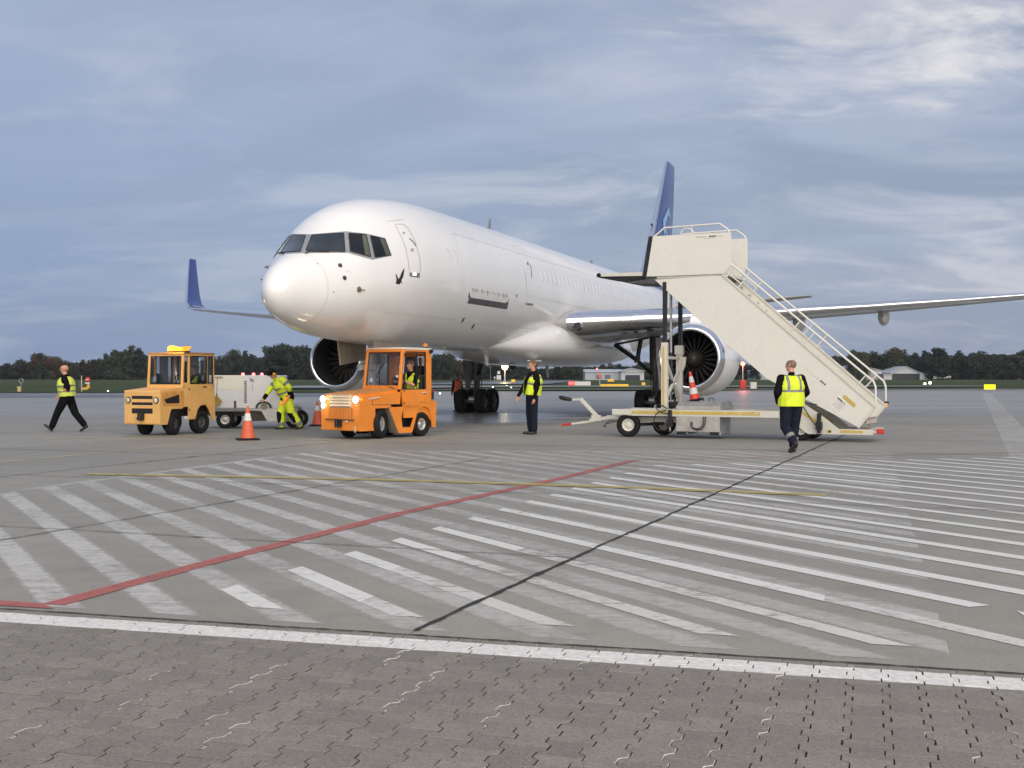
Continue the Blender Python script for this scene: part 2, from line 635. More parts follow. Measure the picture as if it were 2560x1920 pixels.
def sheet(mb, poly, z, mat=0):
    if len(poly) >= 3:
        mb.add([(p[0], p[1], z) for p in poly], [tuple(range(len(poly)))], mat)


BIG = 900
for rect in ((-BIG, pa, -60, 3200), (pb, BIG, -60, 3200), (pa, pb, qb, 3200)):
    poly = [PQ(rect[0], rect[2]), PQ(rect[1], rect[2]), PQ(rect[1], rect[3]), PQ(rect[0], rect[3])]
    poly = clip(poly, EN, V_EDGE)
    sheet(ap, poly, 0.0)
poly = clip([PQ(pa, qa), PQ(pb, qa), PQ(pb, qb), PQ(pa, qb)], EN, V_EDGE)
sheet(ap, poly, -0.03, 1)
apron = ap.build('apron', [CONC, BED])
tag(apron, kind='structure')

GAP = 0.006
slab_mesh = None
for i in range(NP0, NP1):
    for j in range(NQ0, NQ1):
        p, q = P0 + i * SLP, Q0 + j * SLQ
        poly = [PQ(p + GAP, q + GAP), PQ(p + SLP - GAP, q + GAP), PQ(p + SLP - GAP, q + SLQ - GAP), PQ(p + GAP, q + SLQ - GAP)]
        if min(a[0] * EN[0] + a[1] * EN[1] for a in poly) > V_EDGE + 0.02:
            if slab_mesh is None:
                b = MB()
                pp = [(a[0] - poly[0][0], a[1] - poly[0][1]) for a in poly]
                b.prism(pp, -0.029, 0.0, 0, 'z')
                slab_mesh = b.mesh('slab', CONC)
            inst('slab', slab_mesh, apron, (poly[0][0], poly[0][1], 0))
        else:
            pc = clip(poly, EN, V_EDGE + 0.012)
            if len(pc) >= 3:
                cx, cy = pc[0]
                MB().prism([(a[0] - cx, a[1] - cy) for a in pc], -0.029, 0.0, 0, 'z').build('slab', CONC, apron, loc=(cx, cy, 0))


def wobble_strip(p0, p1, w, z, mat, name, amp=0.012, step=0.12, wj=0.35, seed=0):
    """a sealed joint: a thin strip with uneven edges, just proud of the slabs"""
    rnd = random.Random(seed)
    a, b = Vector(p0), Vector(p1)
    n = max(3, int((b - a).length / step))
    t = (b - a).normalized()
    s = Vector((-t.y, t.x))
    L, Rr = [], []
    off = 0.0
    for i in range(n + 1):
        c = a + (b - a) * (i / n)
        off = off * 0.8 + rnd.uniform(-amp, amp) * 0.5
        ww = w * (1 + rnd.uniform(-wj, wj)) / 2
        if rnd.random() < 0.05:
            ww *= 1.8
        L.append((c + s * (off + ww)))
        Rr.append((c + s * (off - ww)))
    m = MB()
    vs = [(x.x, x.y, z) for x in L] + [(x.x, x.y, z) for x in Rr]
    m.add(vs, [(i + n + 1, i + n + 2, i + 1, i) for i in range(n)])
    return m.build(name, mat, apron)


def joint(i, q0, q1, w, mat, seed):
    wobble_strip(PQ(P0 + i * SLP, q0), PQ(P0 + i * SLP, q1), w, 0.0102, mat, 'joint_seal', seed=seed)


qe = (W(-2.5, V_EDGE + 0.10).xy).dot(JQ)
joint(0, qe, qe + 26, 0.027, JOINT, 1)
joint(-1, qe - 0.9, qe + 14, 0.022, FAINTJ, 2)
joint(-2, qe + 3, qe + 24, 0.025, FAINTJ, 3)
joint(1, qe + 3.0, qe + 40, 0.026, FAINTJ, 4)
joint(2, qe + 6, qe + 50, 0.03, FAINTJ, 5)
for k, (j, i0, i1, w) in enumerate([(0, -2.0, 0.0, .018), (1, -2.2, 1.2, .02), (2, -3, 1.5, .022), (3, -3.5, 2.5, .03), (4, -4, 5, .035), (5, -4, 6, .04), (6, -4, 6, .05)]):
    wobble_strip(PQ(P0 + i0 * SLP, Q0 + j * SLQ), PQ(P0 + i1 * SLP, Q0 + j * SLQ), w, 0.0098, FAINTJ, 'joint_seal', seed=20 + k)
# dirt-filled gap along the pavement edge
wobble_strip(W(-9, V_EDGE + 0.004).xy, W(5, V_EDGE + 0.004).xy, 0.016, 0.003, JOINT, 'edge_joint', amp=0.006, step=0.05, wj=0.6, seed=9)


# ------------------------------------------------------------------ painted markings
def paint_mat(name, col, lo, hi, strength=1.0, streak=0.5, rough=0.6, ang=-61.3, fade=None, soft=None):
    m = bpy.data.materials.new(name)
    m.use_nodes = True
    t = NT(m.node_tree)
    out = t.add('ShaderNodeOutputMaterial')
    b = t.add('ShaderNodeBsdfPrincipled', i_Roughness=rough)
    geo = t.add('ShaderNodeNewGeometry')
    pos = geo.outputs['Position']
    n1 = t.noise(pos, 7.0, 8, 0.72, 0.2)
    n2 = t.noise(t.mapping(pos, scale=(1.2, 16.0, 1), rot=(0, 0, R(-ang - 22))), 1.5, 6, 0.7)
    n3 = t.noise(pos, 0.8, 4, 0.6, w=2.2)
    f = t.math('ADD', t.math('MULTIPLY', n1, 1 - streak), t.math('MULTIPLY', n2, streak))
    f = t.math('ADD', f, t.math('MULTIPLY', t.math('SUBTRACT', n3, 0.5), 0.45))
    a = t.ramp(f, lo, hi)
    a = t.math('MULTIPLY', a, strength)
    if fade is not None:
        sep = t.add('ShaderNodeSeparateXYZ')
        t.link(pos, sep.inputs[0])
        # worn away more along the wheel path further east
        a = t.math('MULTIPLY', a, t.ramp(sep.outputs[0], fade[0], fade[1], 1.0, fade[2]))
    if soft is not None:                         # ragged edges: the cross coordinate of a stripe is its V
        uv = t.add('ShaderNodeUVMap', uv_map='stripe')
        us = t.add('ShaderNodeSeparateXYZ')
        t.link(uv.outputs[0], us.inputs[0])
        e = t.math('MINIMUM', us.outputs[1], t.math('SUBTRACT', 1.0, us.outputs[1]))
        e = t.math('ADD', e, t.math('MULTIPLY', t.math('SUBTRACT', t.noise(pos, 12, 5, 0.7, w=9.0), 0.5), soft * 1.6))
        a = t.math('MULTIPLY', a, t.ramp(e, 0.0, soft))
    c = t.mix(t.ramp(t.noise(pos, 30, 4, 0.7), 0.3, 0.7), tuple(x * 0.88 for x in col), col)
    vor = t.add('ShaderNodeTexVoronoi', i_Scale=2.6)
    t.link(t.mapping(pos, scale=(1, 2.4, 1), rot=(0, 0, R(16))), vor.inputs['Vector'])
    chip = t.math('MULTIPLY', t.ramp(vor.outputs['Distance'], 0.05, 0.09, 1, 0), t.ramp(t.noise(pos, 11, 3, 0.6, w=7.0), 0.52, 0.6))
    c = t.mix(t.math('MULTIPLY', chip, 0.8), c, (0.05, 0.05, 0.048))
    t.link(c, b.inputs['Base Color'])
    tr = t.add('ShaderNodeBsdfTransparent')
    mx = t.add('ShaderNodeMixShader')
    t.link(a, mx.inputs[0])
    t.link(tr.outputs[0], mx.inputs[1])
    t.link(b.outputs[0], mx.inputs[2])
    t.link(mx.outputs[0], out.inputs[0])
    return m


P_NEW = paint_mat('fresh_white_paint', (0.68, 0.675, 0.645), 0.25, 0.46, 0.95, 0.45, soft=0.05)
P_MID = paint_mat('worn_white_paint', (0.64, 0.63, 0.60), 0.31, 0.54, 0.88, 0.5, soft=0.10)
P_OLD = paint_mat('faded_white_paint', (0.58, 0.57, 0.545), 0.24, 0.60, 0.84, 0.45, fade=(-3.2, 1.0, 0.78), soft=0.22)
P_RED = paint_mat('red_line_paint', (0.42, 0.115, 0.095), 0.26, 0.52, 0.88, 0.3)
P_REDF = paint_mat('faded_red_paint', (0.36, 0.12, 0.10), 0.36, 0.66, 0.5, 0.3)
P_YEL = paint_mat('yellow_line_paint', (0.64, 0.52, 0.14), 0.2, 0.46, 0.95, 0.3)
P_YELF = paint_mat('pale_yellow_line_paint', (0.50, 0.43, 0.27), 0.3, 0.56, 0.8, 0.3)
P_FAR = paint_mat('pale_band_paint', (0.66, 0.65, 0.62), 0.28, 0.62, 0.55, 0.5, rough=0.5)


def strip_poly(name, pts, z, mat):
    m = MB()
    m.add([(p.x, p.y, z) for p in pts], [tuple(range(len(pts)))])
    o = m.build(name, mat, apron)
    me = o.data
    uvl = me.uv_layers.new(name='stripe')
    for li, v in zip(me.polygons[0].loop_indices, ((0, 0), (1, 0), (1, 1), (0, 1))):
        uvl.data[li].uv = v
    if me.polygons[0].normal.z < 0:
        me.flip_normals()
    return o


def u_start(c):
    """the new hatching starts along a line that turns east at its far corner"""
    u = (c - 7.5 + 61.5 * 0.0) * 0 - 4.3
    for _ in range(30):
        v = c - u
        u = -4.30 + (v - 7.5) * 0.07
    if c - u > 20.0:
        u = (c - 20.0 - 3.4 * 0.65) / 1.65
    return u


rs = random.Random(11)
for k in range(0, 42):
    c0 = 3.21 + 0.95 * k
    c1 = c0 + 0.245
    ua, ub = u_start(c0), u_start(c1)
    vend = 7.0
    ue0, ue1 = c0 - vend, c1 - vend
    umax = 14.0
    segs = []
    if k == 6:
        segs = [((ua, ub), (0.62, 0.76)), ((0.95, 0.90), (c0 - vend, c1 - vend))]
    else:
        segs = [((ua, ub), (ue0, ue1))]
    for (a0, a1), (e0, e1) in segs:
        e0, e1 = min(e0, umax), min(e1, umax)
        # worn further along: each stripe is a fresh head and a worn tail, cut where the repaint ends
        cut = a0 + (e0 - a0) * (0.30 if k in (2, 3, 4) else (0.75 if k in (1, 5) else 2))
        m = P_NEW
        if cut < e0:
            strip_poly('hatch_stripe', [W(a0, c0 - a0), W(cut, c0 - cut), W(cut, c1 - cut), W(a1, c1 - a1)], 0.0042, P_NEW)
            strip_poly('hatch_stripe', [W(cut, c0 - cut), W(e0, c0 - e0), W(e1, c1 - e1), W(cut, c1 - cut)], 0.0042, P_MID)
        else:
            strip_poly('hatch_stripe', [W(a0, c0 - a0), W(e0, c0 - e0), W(e1, c1 - e1), W(a1, c1 - a1)], 0.0042, P_NEW if k != 13 else P_MID)
for k in range(-2, 34):
    c0 = 2.33 + 0.82 * k
    c1 = c0 + 0.42
    ua = -10.45
    if c0 - ua > 21.5:
        ua = (c0 - 21.5 - 10.45 * 0.3) / 1.3
    ends = [min(c - 6.66, 0.42) for c in (c0, c1)]
    if ends[0] - ua < 0.5:
        continue
    strip_poly('old_hatch_stripe', [W(ua, c0 - ua), W(ends[0], c0 - ends[0]), W(ends[1], c1 - ends[1]), W(ua, c1 - ua)], 0.0020, P_OLD)
strip_poly('old_border_line', [W(-10.62, 12.4), W(-10.46, 12.4), W(-10.3, 21.7), W(-10.46, 21.9)], 0.0021, P_OLD)
strip_poly('old_border_line', [W(-10.46, 21.9), W(-10.3, 21.7), W(1.0, 25.1), W(1.0, 25.35)], 0.0021, P_OLD)

redl = [(-5.9, 6.62), (-5.06, 6.72), (-5.02, 8.5), (-4.83, 12.2), (-4.26, 17.0), (-3.93, 21.1)]
m = MB()
for i in range(1, len(redl) - 1):
    (u0, v0), (u1, v1) = redl[i], redl[i + 1]
    m.add([W(u0 - .085, v0, .0062), W(u0 + .085, v0, .0062), W(u1 + .085, v1, .0062), W(u1 - .085, v1, .0062)], [(0, 1, 2, 3)])
m.add([W(-8.6, 6.56, .0062), W(-4.96, 6.60, .0062), W(-5.16, 6.74, .0062), W(-8.6, 6.75, .0062)], [(0, 1, 2, 3)])
m.build('red_line', P_RED, apron)
strip_poly('faded_red_line', [W(-3.83, 21.1), W(7, 27.6), W(7, 27.9), W(-4.0, 21.3)], 0.0056, P_REDF)
m = MB()
yl = [(-11.3, 15.77), (-8.7, 15.98), (-6.35, 16.07), (-3.4, 15.92), (-0.5, 15.55)]
for o in (-0.075, 0.075):
    for i in range(len(yl) - 1):
        (u0, v0), (u1, v1) = yl[i], yl[i + 1]
        m.add([W(u0, v0 + o - .04, .0090), W(u1, v1 + o - .04, .0090), W(u1, v1 + o + .04, .0090), W(u0, v0 + o + .04, .0090)], [(0, 1, 2, 3)])
m.build('yellow_line', P_YEL, apron)
m = MB()
for i in range(len(yl) - 1):
    (u0, v0), (u1, v1) = yl[i], yl[i + 1]
    m.add([W(u0, v0 - .125, .0078), W(u1, v1 - .125, .0078), W(u1, v1 + .125, .0078), W(u0, v0 + .125, .0078)], [(0, 1, 2, 3)])
m.build('yellow_line_border', FAINTJ, apron)
strip_poly('pale_yellow_line', [W(-14.3, 15.0), W(-14.15, 15.0), W(-14.05, 26.4), W(-14.2, 26.4)], 0.0052, P_YELF)
strip_poly('pale_yellow_line', [gpt(110, 1100), gpt(110, 1098), gpt(480, 1086), gpt(480, 1088)], 0.0052, P_YELF)
strip_poly('pale_band', [Vector((9.0, 22.0, 0)), Vector((9.75, 22.0, 0)), Vector((40.9, 104, 0)), Vector((40.15, 104, 0))], 0.0050, P_FAR)


# ------------------------------------------------------------------ block pavement
def paver_mat(name, residue=False):
    m = bpy.data.materials.new(name)
    m.use_nodes = True
    t = NT(m.node_tree)
    out = t.add('ShaderNodeOutputMaterial')
    b = t.add('ShaderNodeBsdfPrincipled', i_Roughness=0.85)
    t.link(b.outputs[0], out.inputs[0])
    geo = t.add('ShaderNodeNewGeometry')
    pos = geo.outputs['Position']
    oi = t.add('ShaderNodeObjectInfo')
    fine = t.noise(pos, 75, 5, 0.8)
    mid = t.noise(pos, 9, 6, 0.6)
    grit = t.add('ShaderNodeTexVoronoi', i_Scale=85.0)
    t.link(pos, grit.inputs['Vector'])
    big = t.noise(pos, 0.9, 4, 0.6)
    c = t.mix(oi.outputs['Random'], (0.175, 0.163, 0.144), (0.250, 0.234, 0.208))
    c = t.mix(t.math('MULTIPLY', t.ramp(mid, 0.4, 0.7), 0.4), c, (0.150, 0.138, 0.120))
    c = t.mix(t.math('MULTIPLY', t.ramp(big, 0.4, 0.65), 0.3), c, (0.238, 0.222, 0.196))
    c = t.mix(t.math('MULTIPLY', t.ramp(fine, 0.42, 0.62), 0.62), c, (0.118, 0.108, 0.095))
    sepc = t.add('ShaderNodeSeparateColor')
    t.link(grit.outputs['Color'], sepc.inputs[0])
    c = t.mix(t.math('MULTIPLY', t.ramp(sepc.outputs[0], 0.80, 0.95), 0.28), c, (0.31, 0.29, 0.26))
    c = t.mix(t.math('MULTIPLY', t.ramp(sepc.outputs[1], 0.85, 0.97), 0.35), c, (0.075, 0.068, 0.06))
    # a straight painted line runs over the blocks along the edge
    vm = t.add('ShaderNodeVectorMath', operation='DOT_PRODUCT')
    t.link(pos, vm.inputs[0])
    vm.inputs[1].default_value = (EN[0], EN[1], 0)
    v = t.math('ADD', vm.outputs['Value'], t.math('MULTIPLY', t.math('SUBTRACT', t.noise(pos, 14, 4, 0.6, w=1.0), 0.5), 0.028))
    line = t.math('MULTIPLY', t.ramp(v, 6.172, 6.184), t.ramp(v, 6.418, 6.430, 1, 0))
    wear = t.ramp(t.noise(pos, 16, 7, 0.7, w=3.0), 0.26, 0.40)
    wcol = t.mix(t.ramp(t.noise(pos, 26, 4, 0.6, w=4.0), 0.35, 0.65), (0.52, 0.515, 0.50), (0.66, 0.655, 0.64))
    if residue:
        rn = t.ramp(t.noise(pos, 22, 4, 0.7, w=6.0), 0.34, 0.46)
        c = t.mix(t.math('MULTIPLY', rn, 0.92), c, (0.62, 0.61, 0.59))
    c = t.mix(t.math('MULTIPLY', line, wear), c, wcol)
    t.link(c, b.inputs['Base Color'])
    bn = t.add('ShaderNodeBump', i_Strength=0.35, i_Distance=0.003)
    t.link(fine, bn.inputs['Height'])
    t.link(bn.outputs[0], b.inputs['Normal'])
    return m


GROUT = pmat('joint_sand', (.075, .068, .058), .95, var=.4, scale=30)
PAVE = paver_mat('paving_block')
PAVER = paver_mat('paving_block_with_paint_residue', True)
pv = MB()
sheet(pv, [W(-60, -60).xy, W(60, -60).xy, W(60, 2.6).xy, W(-60, 2.6).xy], -0.004)
sheet(pv, [W(-60, 2.6).xy, W(60, 2.6).xy, W(60, V_EDGE).xy, W(-60, V_EDGE).xy], -0.014, 1)
pavement = pv.build('pavement', [PAVE, BED])
tag(pavement, kind='structure')

PW, PL, PAMP = 0.165, 0.20, 0.0165


def paver_outline(ins, inse, vcut=None):
    """I-shaped interlocking block; ins shrinks the toothed sides, inse the straight ends"""
    w, a, L, s = PW / 2, PAMP, PL / 2, 0.014
    prof = [(-L + inse, 1), (-L / 2 - s, 1), (-L / 2 + s, -1), (L / 2 - s, -1), (L / 2 + s, 1), (L - inse, 1)]
    right = [(w + a * k - ins, y) for y, k in prof]
    left = [(-x, y) for x, y in right[::-1]]
    p = right + left
    if vcut is not None:
        p = clip(p, (0, -1), -(vcut - inse))
    return p


def paver_mesh(res, vcut=None):
    top = paver_outline(0.0046, 0.0028, vcut)
    mid = paver_outline(0.0030, 0.0014, vcut)
    n = len(top)
    if len(mid) != n:
        return None
    b = MB()
    T = [(x, y, 0.0) for x, y in top]
    M = [(x, y, -0.0022) for x, y in mid]
    B = [(x, y, -0.032) for x, y in mid]
    b.add(T, [tuple(range(n))], 0)
    for i in range(n):
        j = (i + 1) % n
        side = 0 < (T[i][0] + T[j][0]) and abs(T[i][1] - T[j][1]) > 1e-4
        end = abs(T[i][1] - T[j][1]) < 1e-4 and T[i][1] > 0
        mt = 1 if (res & 1 and T[i][0] > 0 and T[j][0] > 0 and i < 5) or (res & 2 and T[i][0] < 0 and T[j][0] < 0 and 6 <= i < 11) or (res & 4 and end) else 0
        b.add([T[i], M[i], M[j], T[j]], [(0, 1, 2, 3)], mt)
        b.add([M[i], B[i], B[j], M[j]], [(0, 1, 2, 3)], mt or 2)
    return b


pm = [paver_mesh(r).mesh('paver', [PAVE, PAVER, GROUT]) for r in range(8)]
rp = random.Random(5)
cells = []
for j in range(-68, 30):
    uc = j * PW
    run = 0
    for k in range(13, 34):
        vc = k * PL + (j % 2) * PL / 2
        if vc - PL / 2 > V_EDGE - 0.02:
            continue
        vcut = None
        if vc + PL / 2 > V_EDGE - 0.01:
            vcut = V_EDGE - 0.012 - vc
        p = W(uc, vc)
        if p.y < 2.2:
            continue
        sx = abs(p.x / p.y) * F_PX / 1280
        sy = (HZ + F_PX * CAM_H / p.y - 960) / 960
        if sx > 1.35 or sy > 1.35:
            continue
        if run > 0:
            run -= 1
        elif rp.random() < 0.09:
            run = rp.choice((1, 2, 2, 3, 4))
            rk = rp.choice((1, 1, 1, 2, 5))
        res = rk if run > 0 else (0 if rp.random() > 0.03 else rp.choice((4, 1, 2)))
        cells.append((max(sx, sy), uc, vc, vcut, res))
cells.sort(key=lambda c: (c[0] > 1.03, c[2] + 0.0 * c[1]))
rest = MB()
count = 0
for vis, uc, vc, vcut, res in cells:
    dz = rp.uniform(-0.0015, 0.0008)
    tilt = (rp.gauss(0, 0.004), rp.gauss(0, 0.004), PA + rp.gauss(0, 0.006))
    p = W(uc + rp.uniform(-.0012, .0012), vc + rp.uniform(-.0012, .0012), dz)
    if vcut is None and count < 300 and vis <= 1.03:
        inst('paver', pm[res], pavement, p, tilt)
        count += 1
    else:
        b = paver_mesh(res, vcut)
        if b is None:
            continue
        from mathutils import Euler
        M = Matrix.Translation(p) @ Euler(tilt).to_matrix().to_4x4()
        b.xform(M)
        rest.add(b.v, b.f)
        rest.m[-len(b.m):] = b.m
o = rest.build('pavers', [PAVE, PAVER, GROUT], pavement)
tag(o, kind='stuff')
# ------------------------------------------------------------------ aircraft (local axes: x port, y aft, z up)
TH = R(18.66)
plane = thing('cargo_airplane', 'large white twin-engine cargo jet with blue tail fin parked on the apron', 'airplane', (-5.29, 26.56, -0.045), -TH)
PM = Matrix.Translation(plane.location) @ Matrix.Rotation(-TH, 4, 'Z')
PMI = PM.inverted()

ST = [0.0, .12, .35, .7, 1.15, 1.7, 2.3, 3.0, 4, 5, 6, 7.5, 12, 20, 29, 32, 35, 38, 41, 44, 46.2, 46.7]
TOP = [3.4, 3.70, 3.93, 4.14, 4.35, 4.65, 5.10, 5.56, 5.90, 6.07, 6.17, 6.22, 6.24, 6.25, 6.25, 6.24, 6.21, 6.15, 6.07, 5.97, 5.86, 5.6]
BOT = [3.4, 3.10, 2.92, 2.79, 2.67, 2.56, 2.47, 2.42, 2.36, 2.32, 2.30, 2.29, 2.28, 2.28, 2.30, 2.48, 2.85, 3.35, 3.95, 4.60, 5.05, 5.3]
HWD = [.02, .25, .42, .60, .86, 1.12, 1.35, 1.53, 1.72, 1.81, 1.86, 1.88, 1.88, 1.88, 1.88, 1.84, 1.70, 1.45, 1.08, .66, .32, .15]
ZCT = [3.4, 3.42, 3.44, 3.46, 3.5, 3.57, 3.66, 3.78, 3.95, 4.08, 4.18, 4.26, 4.26, 4.26, 4.26, 4.32, 4.48, 4.70, 4.98, 5.27, 5.45, 5.45]


def pchip(xs, ys, x):
    """monotone cubic interpolation"""
    n = len(xs)
    for i in range(n - 1):
        if x <= xs[i + 1] or i == n - 2:
            break
    h = [xs[k + 1] - xs[k] for k in range(n - 1)]
    d = [(ys[k + 1] - ys[k]) / h[k] for k in range(n - 1)]

    def slope(k):
        if k == 0:
            return d[0]
        if k == n - 1:
            return d[-1]
        if d[k - 1] * d[k] <= 0:
            return 0
        w1, w2 = 2 * h[k] + h[k - 1], h[k] + 2 * h[k - 1]
        return (w1 + w2) / (w1 / d[k - 1] + w2 / d[k])
    t = (x - xs[i]) / h[i]
    m0, m1 = slope(i) * h[i], slope(i + 1) * h[i]
    return (2 * t**3 - 3 * t**2 + 1) * ys[i] + (t**3 - 2 * t**2 + t) * m0 + (-2 * t**3 + 3 * t**2) * ys[i + 1] + (t**3 - t**2) * m1


def fus_ring(y, n=72):
    T, B, Wd, Z = (pchip(ST, a, max(y, .35)) for a in (TOP, BOT, HWD, ZCT))
    if y < .35:                                  # the radome ends in a round tip
        k, z0 = math.sqrt(max(y, .00002) / .35), 3.40 + (Z - 3.40) * y / .35
        T, B, Wd, Z = z0 + (T - Z) * k, z0 - (Z - B) * k, Wd * k, z0
    r = []
    for j in range(n):
        a = 2 * math.pi * j / n
        s_, c_ = math.sin(a), math.cos(a)
        r.append(Vector((Wd * c_, y, Z + ((T - Z) if s_ > 0 else (Z - B)) * s_)))
    return r


stations = [0.0, .003, .01, .022, .04, .065, .1, .14, .19, .25, .30, .35, .41, .48, .62, .8, 1.0, 1.25, 1.5, 1.75, 2.0, 2.25, 2.5, 2.75, 3.0, 3.35, 3.7, 4.1, 4.6, 5.2, 6, 6.8, 7.6, 9, 12, 15, 18, 21, 24, 27, 29, 30.5, 32, 33.5, 35, 36.5, 38, 39.5, 41, 42.5, 44, 45, 46.2, 46.55, 46.7]
fb = MB()
fb.ring([fus_ring(y) for y in stations], 0, True, True, True)
fus = fb.build('fuselage', WHITE, plane, fixn=True)
tmpv = [Vector(p) for p in fb.v]
FBVH = BVHTree.FromPolygons(tmpv, fb.f)
CAMP = PMI @ Vector((0, 0, CAM_H))


def fhit(px, py, off=0.0):
    """point of the fuselage skin seen at a photo pixel, lifted off along the normal"""
    d = PMI.to_3x3() @ Vector(((px - 1280) / F_PX, 1.0, (HZ - py) / F_PX)).normalized()
    h, n, i, dist = FBVH.ray_cast(CAMP, d)
    if h is None:
        return None
    if n.dot(d) > 0:
        n = -n
    h2, n2, i2, d2 = FBVH.find_nearest(h)
    return h + n * off


def lerp2(a, b, t):
    return (a[0] + (b[0] - a[0]) * t, a[1] + (b[1] - a[1]) * t)


def fpatch(mb, q, off, mat=0, n=10, m=8, mirror=False, edge=True):
    """quad (BL, BR, TR, TL in photo pixels) laid on the fuselage skin as a thin raised plate"""
    g = []
    for j in range(m + 1):
        for i in range(n + 1):
            a = lerp2(q[0], q[1], i / n)
            b = lerp2(q[3], q[2], i / n)
            p = lerp2(a, b, j / m)
            h = fhit(p[0], p[1], off)
            if h is None:
                return
            g.append(Vector((-h.x, h.y, h.z)) if mirror else h)
    fs = []
    for j in range(m):
        for i in range(n):
            f = (j * (n + 1) + i, j * (n + 1) + i + 1, (j + 1) * (n + 1) + i + 1, (j + 1) * (n + 1) + i)
            fs.append(f[::-1] if mirror else f)
    mb.add(g, fs, mat, True)


def fline(mb, pts, wpx, off, mat=0, mirror=False, step=4.0):
    """a line of given pixel width drawn along the skin"""
    P = []
    for i in range(len(pts) - 1):
        L = math.dist(pts[i], pts[i + 1])
        k = max(1, int(L / step))
        P += [lerp2(pts[i], pts[i + 1], t / k) for t in range(k)]
    P.append(pts[-1])
    L, Q = [], []
    for i, p in enumerate(P):
        a, b = P[max(0, i - 1)], P[min(len(P) - 1, i + 1)]
        dx, dy = b[0] - a[0], b[1] - a[1]
        l = math.hypot(dx, dy) or 1
        h0 = fhit(p[0] - dy / l * wpx / 2, p[1] + dx / l * wpx / 2, off)
        h1 = fhit(p[0] + dy / l * wpx / 2, p[1] - dx / l * wpx / 2, off)
        if h0 is None or h1 is None:
            continue
        L.append(h0)
        Q.append(h1)
    if len(L) < 2:
        return
    n = len(L)
    if mirror:
        L = [Vector((-p.x, p.y, p.z)) for p in L]
        Q = [Vector((-p.x, p.y, p.z)) for p in Q]
    mb.add(L + Q, [(i, i + 1, n + i + 1, n + i) for i in range(n - 1)], mat, True)


def c2(x, y):
    return (660 + .18987 * x, 560 + .18987 * y)


WFRAME = pmat('window_frame_metal', (0.36, 0.36, 0.37), 0.4, 0.4, var=0.1, scale=6)
SEAMM = pmat('panel_seam', (0.46, 0.45, 0.44), 0.5, var=0.15)
FAINTS = pmat('faint_panel_seam', (0.66, 0.655, 0.64), 0.4, var=0.1)
SHADEB = pmat('sun_shade', (0.42, 0.36, 0.26), 0.8, var=0.15)
CKPIT = pmat('cockpit_interior', (0.014, 0.018, 0.022), 0.8, var=0.6, scale=3)
frames = [
    [c2(513, 384), c2(1103, 382), c2(1083, 98), c2(590, 140)],
    [c2(1103, 382), c2(1428, 472), c2(1372, 132), c2(1083, 98)],
    [c2(1428, 472), c2(1682, 418), c2(1598, 188), c2(1372, 132)]]
panes = [
    [c2(552, 352), c2(1068, 368), c2(1050, 124), c2(635, 152)],
    [c2(1135, 362), c2(1405, 434), c2(1345, 142), c2(1115, 127)],
    [c2(1462, 442), c2(1668, 412), c2(1588, 200), c2(1398, 157)]]
shades = [None, [c2(1330, 410), c2(1404, 434), c2(1345, 142), c2(1290, 138)], [c2(1610, 420), c2(1668, 412), c2(1588, 200), c2(1520, 184)]]
WINGLASS = glass_mat('cockpit_window_glass', (0.80, 0.90, 0.92), 0.7, 0.02)
SB_FRAME = [c2(196, 398), c2(515, 384), c2(592, 138), c2(352, 134)]
SB_PANE = [c2(228, 378), c2(482, 363), c2(553, 152), c2(382, 150)]
for mir in (False, True):
    for wi, (fr, pn, sh) in enumerate(zip(frames, panes, shades)):
        if mir and wi == 0:
            fr, pn = SB_FRAME, SB_PANE
        b = MB()
        m_ = mir and wi > 0
        fpatch(b, fr, 0.004, 0, 12, 8, m_)
        w = b.build('cockpit_window', WFRAME, plane)
        b = MB()
        fpatch(b, pn, 0.007, 0, 10, 8, m_)
        b.build('cockpit_lining', CKPIT, w)
        if sh:
            b = MB()
            fpatch(b, sh, 0.010, 0, 4, 6, m_)
            b.build('sun_shade', SHADEB, w)
        b = MB()
        fpatch(b, pn, 0.016, 0, 10, 8, m_)
        b.build('pane', CGLASS if sh is None else WINGLASS, w)
    # sealant border, wipers
    b = MB()
    for wi, q in enumerate(panes):
        if mir and wi == 0:
            fline(b, SB_PANE + [SB_PANE[0]], 1.6, 0.018, 0, False)
        else:
            fline(b, q + [q[0]], 1.6, 0.018, 0, mir)
    b.build('window_seal', BLACK, plane)
    b = MB()
    for a, c in (((545, 400), (600, 372)), ((600, 372), (860, 372))):
        p, q = fhit(*c2(*a), 0.03), fhit(*c2(*c), 0.03)
        if mir:
            p.x, q.x = -p.x, -q.x
        b.tube([p, q], 0.014, n=6)
    b.build('wiper', BLACK, plane)
# radome seam
b = MB()
ry = 1.12
T, B_, Wd, Z = (pchip(ST, a, ry) for a in (TOP, BOT, HWD, ZCT))
ra, rb_ = [], []
for j in range(97):
    a = 2 * math.pi * j / 96
    for yy, lst in ((ry - .008, ra), (ry + .008, rb_)):
        t_, b_, w_, z_ = (pchip(ST, A, yy) for A in (TOP, BOT, HWD, ZCT))
        s_ = math.sin(a)
        lst.append(Vector(((w_ + .004) * math.cos(a), yy, z_ + ((t_ - z_ + .004) if s_ > 0 else (z_ - b_ + .004)) * s_)))
b.ring([ra, rb_], 0, True, closed=False)
b.build('radome_seam', FAINTS, plane)
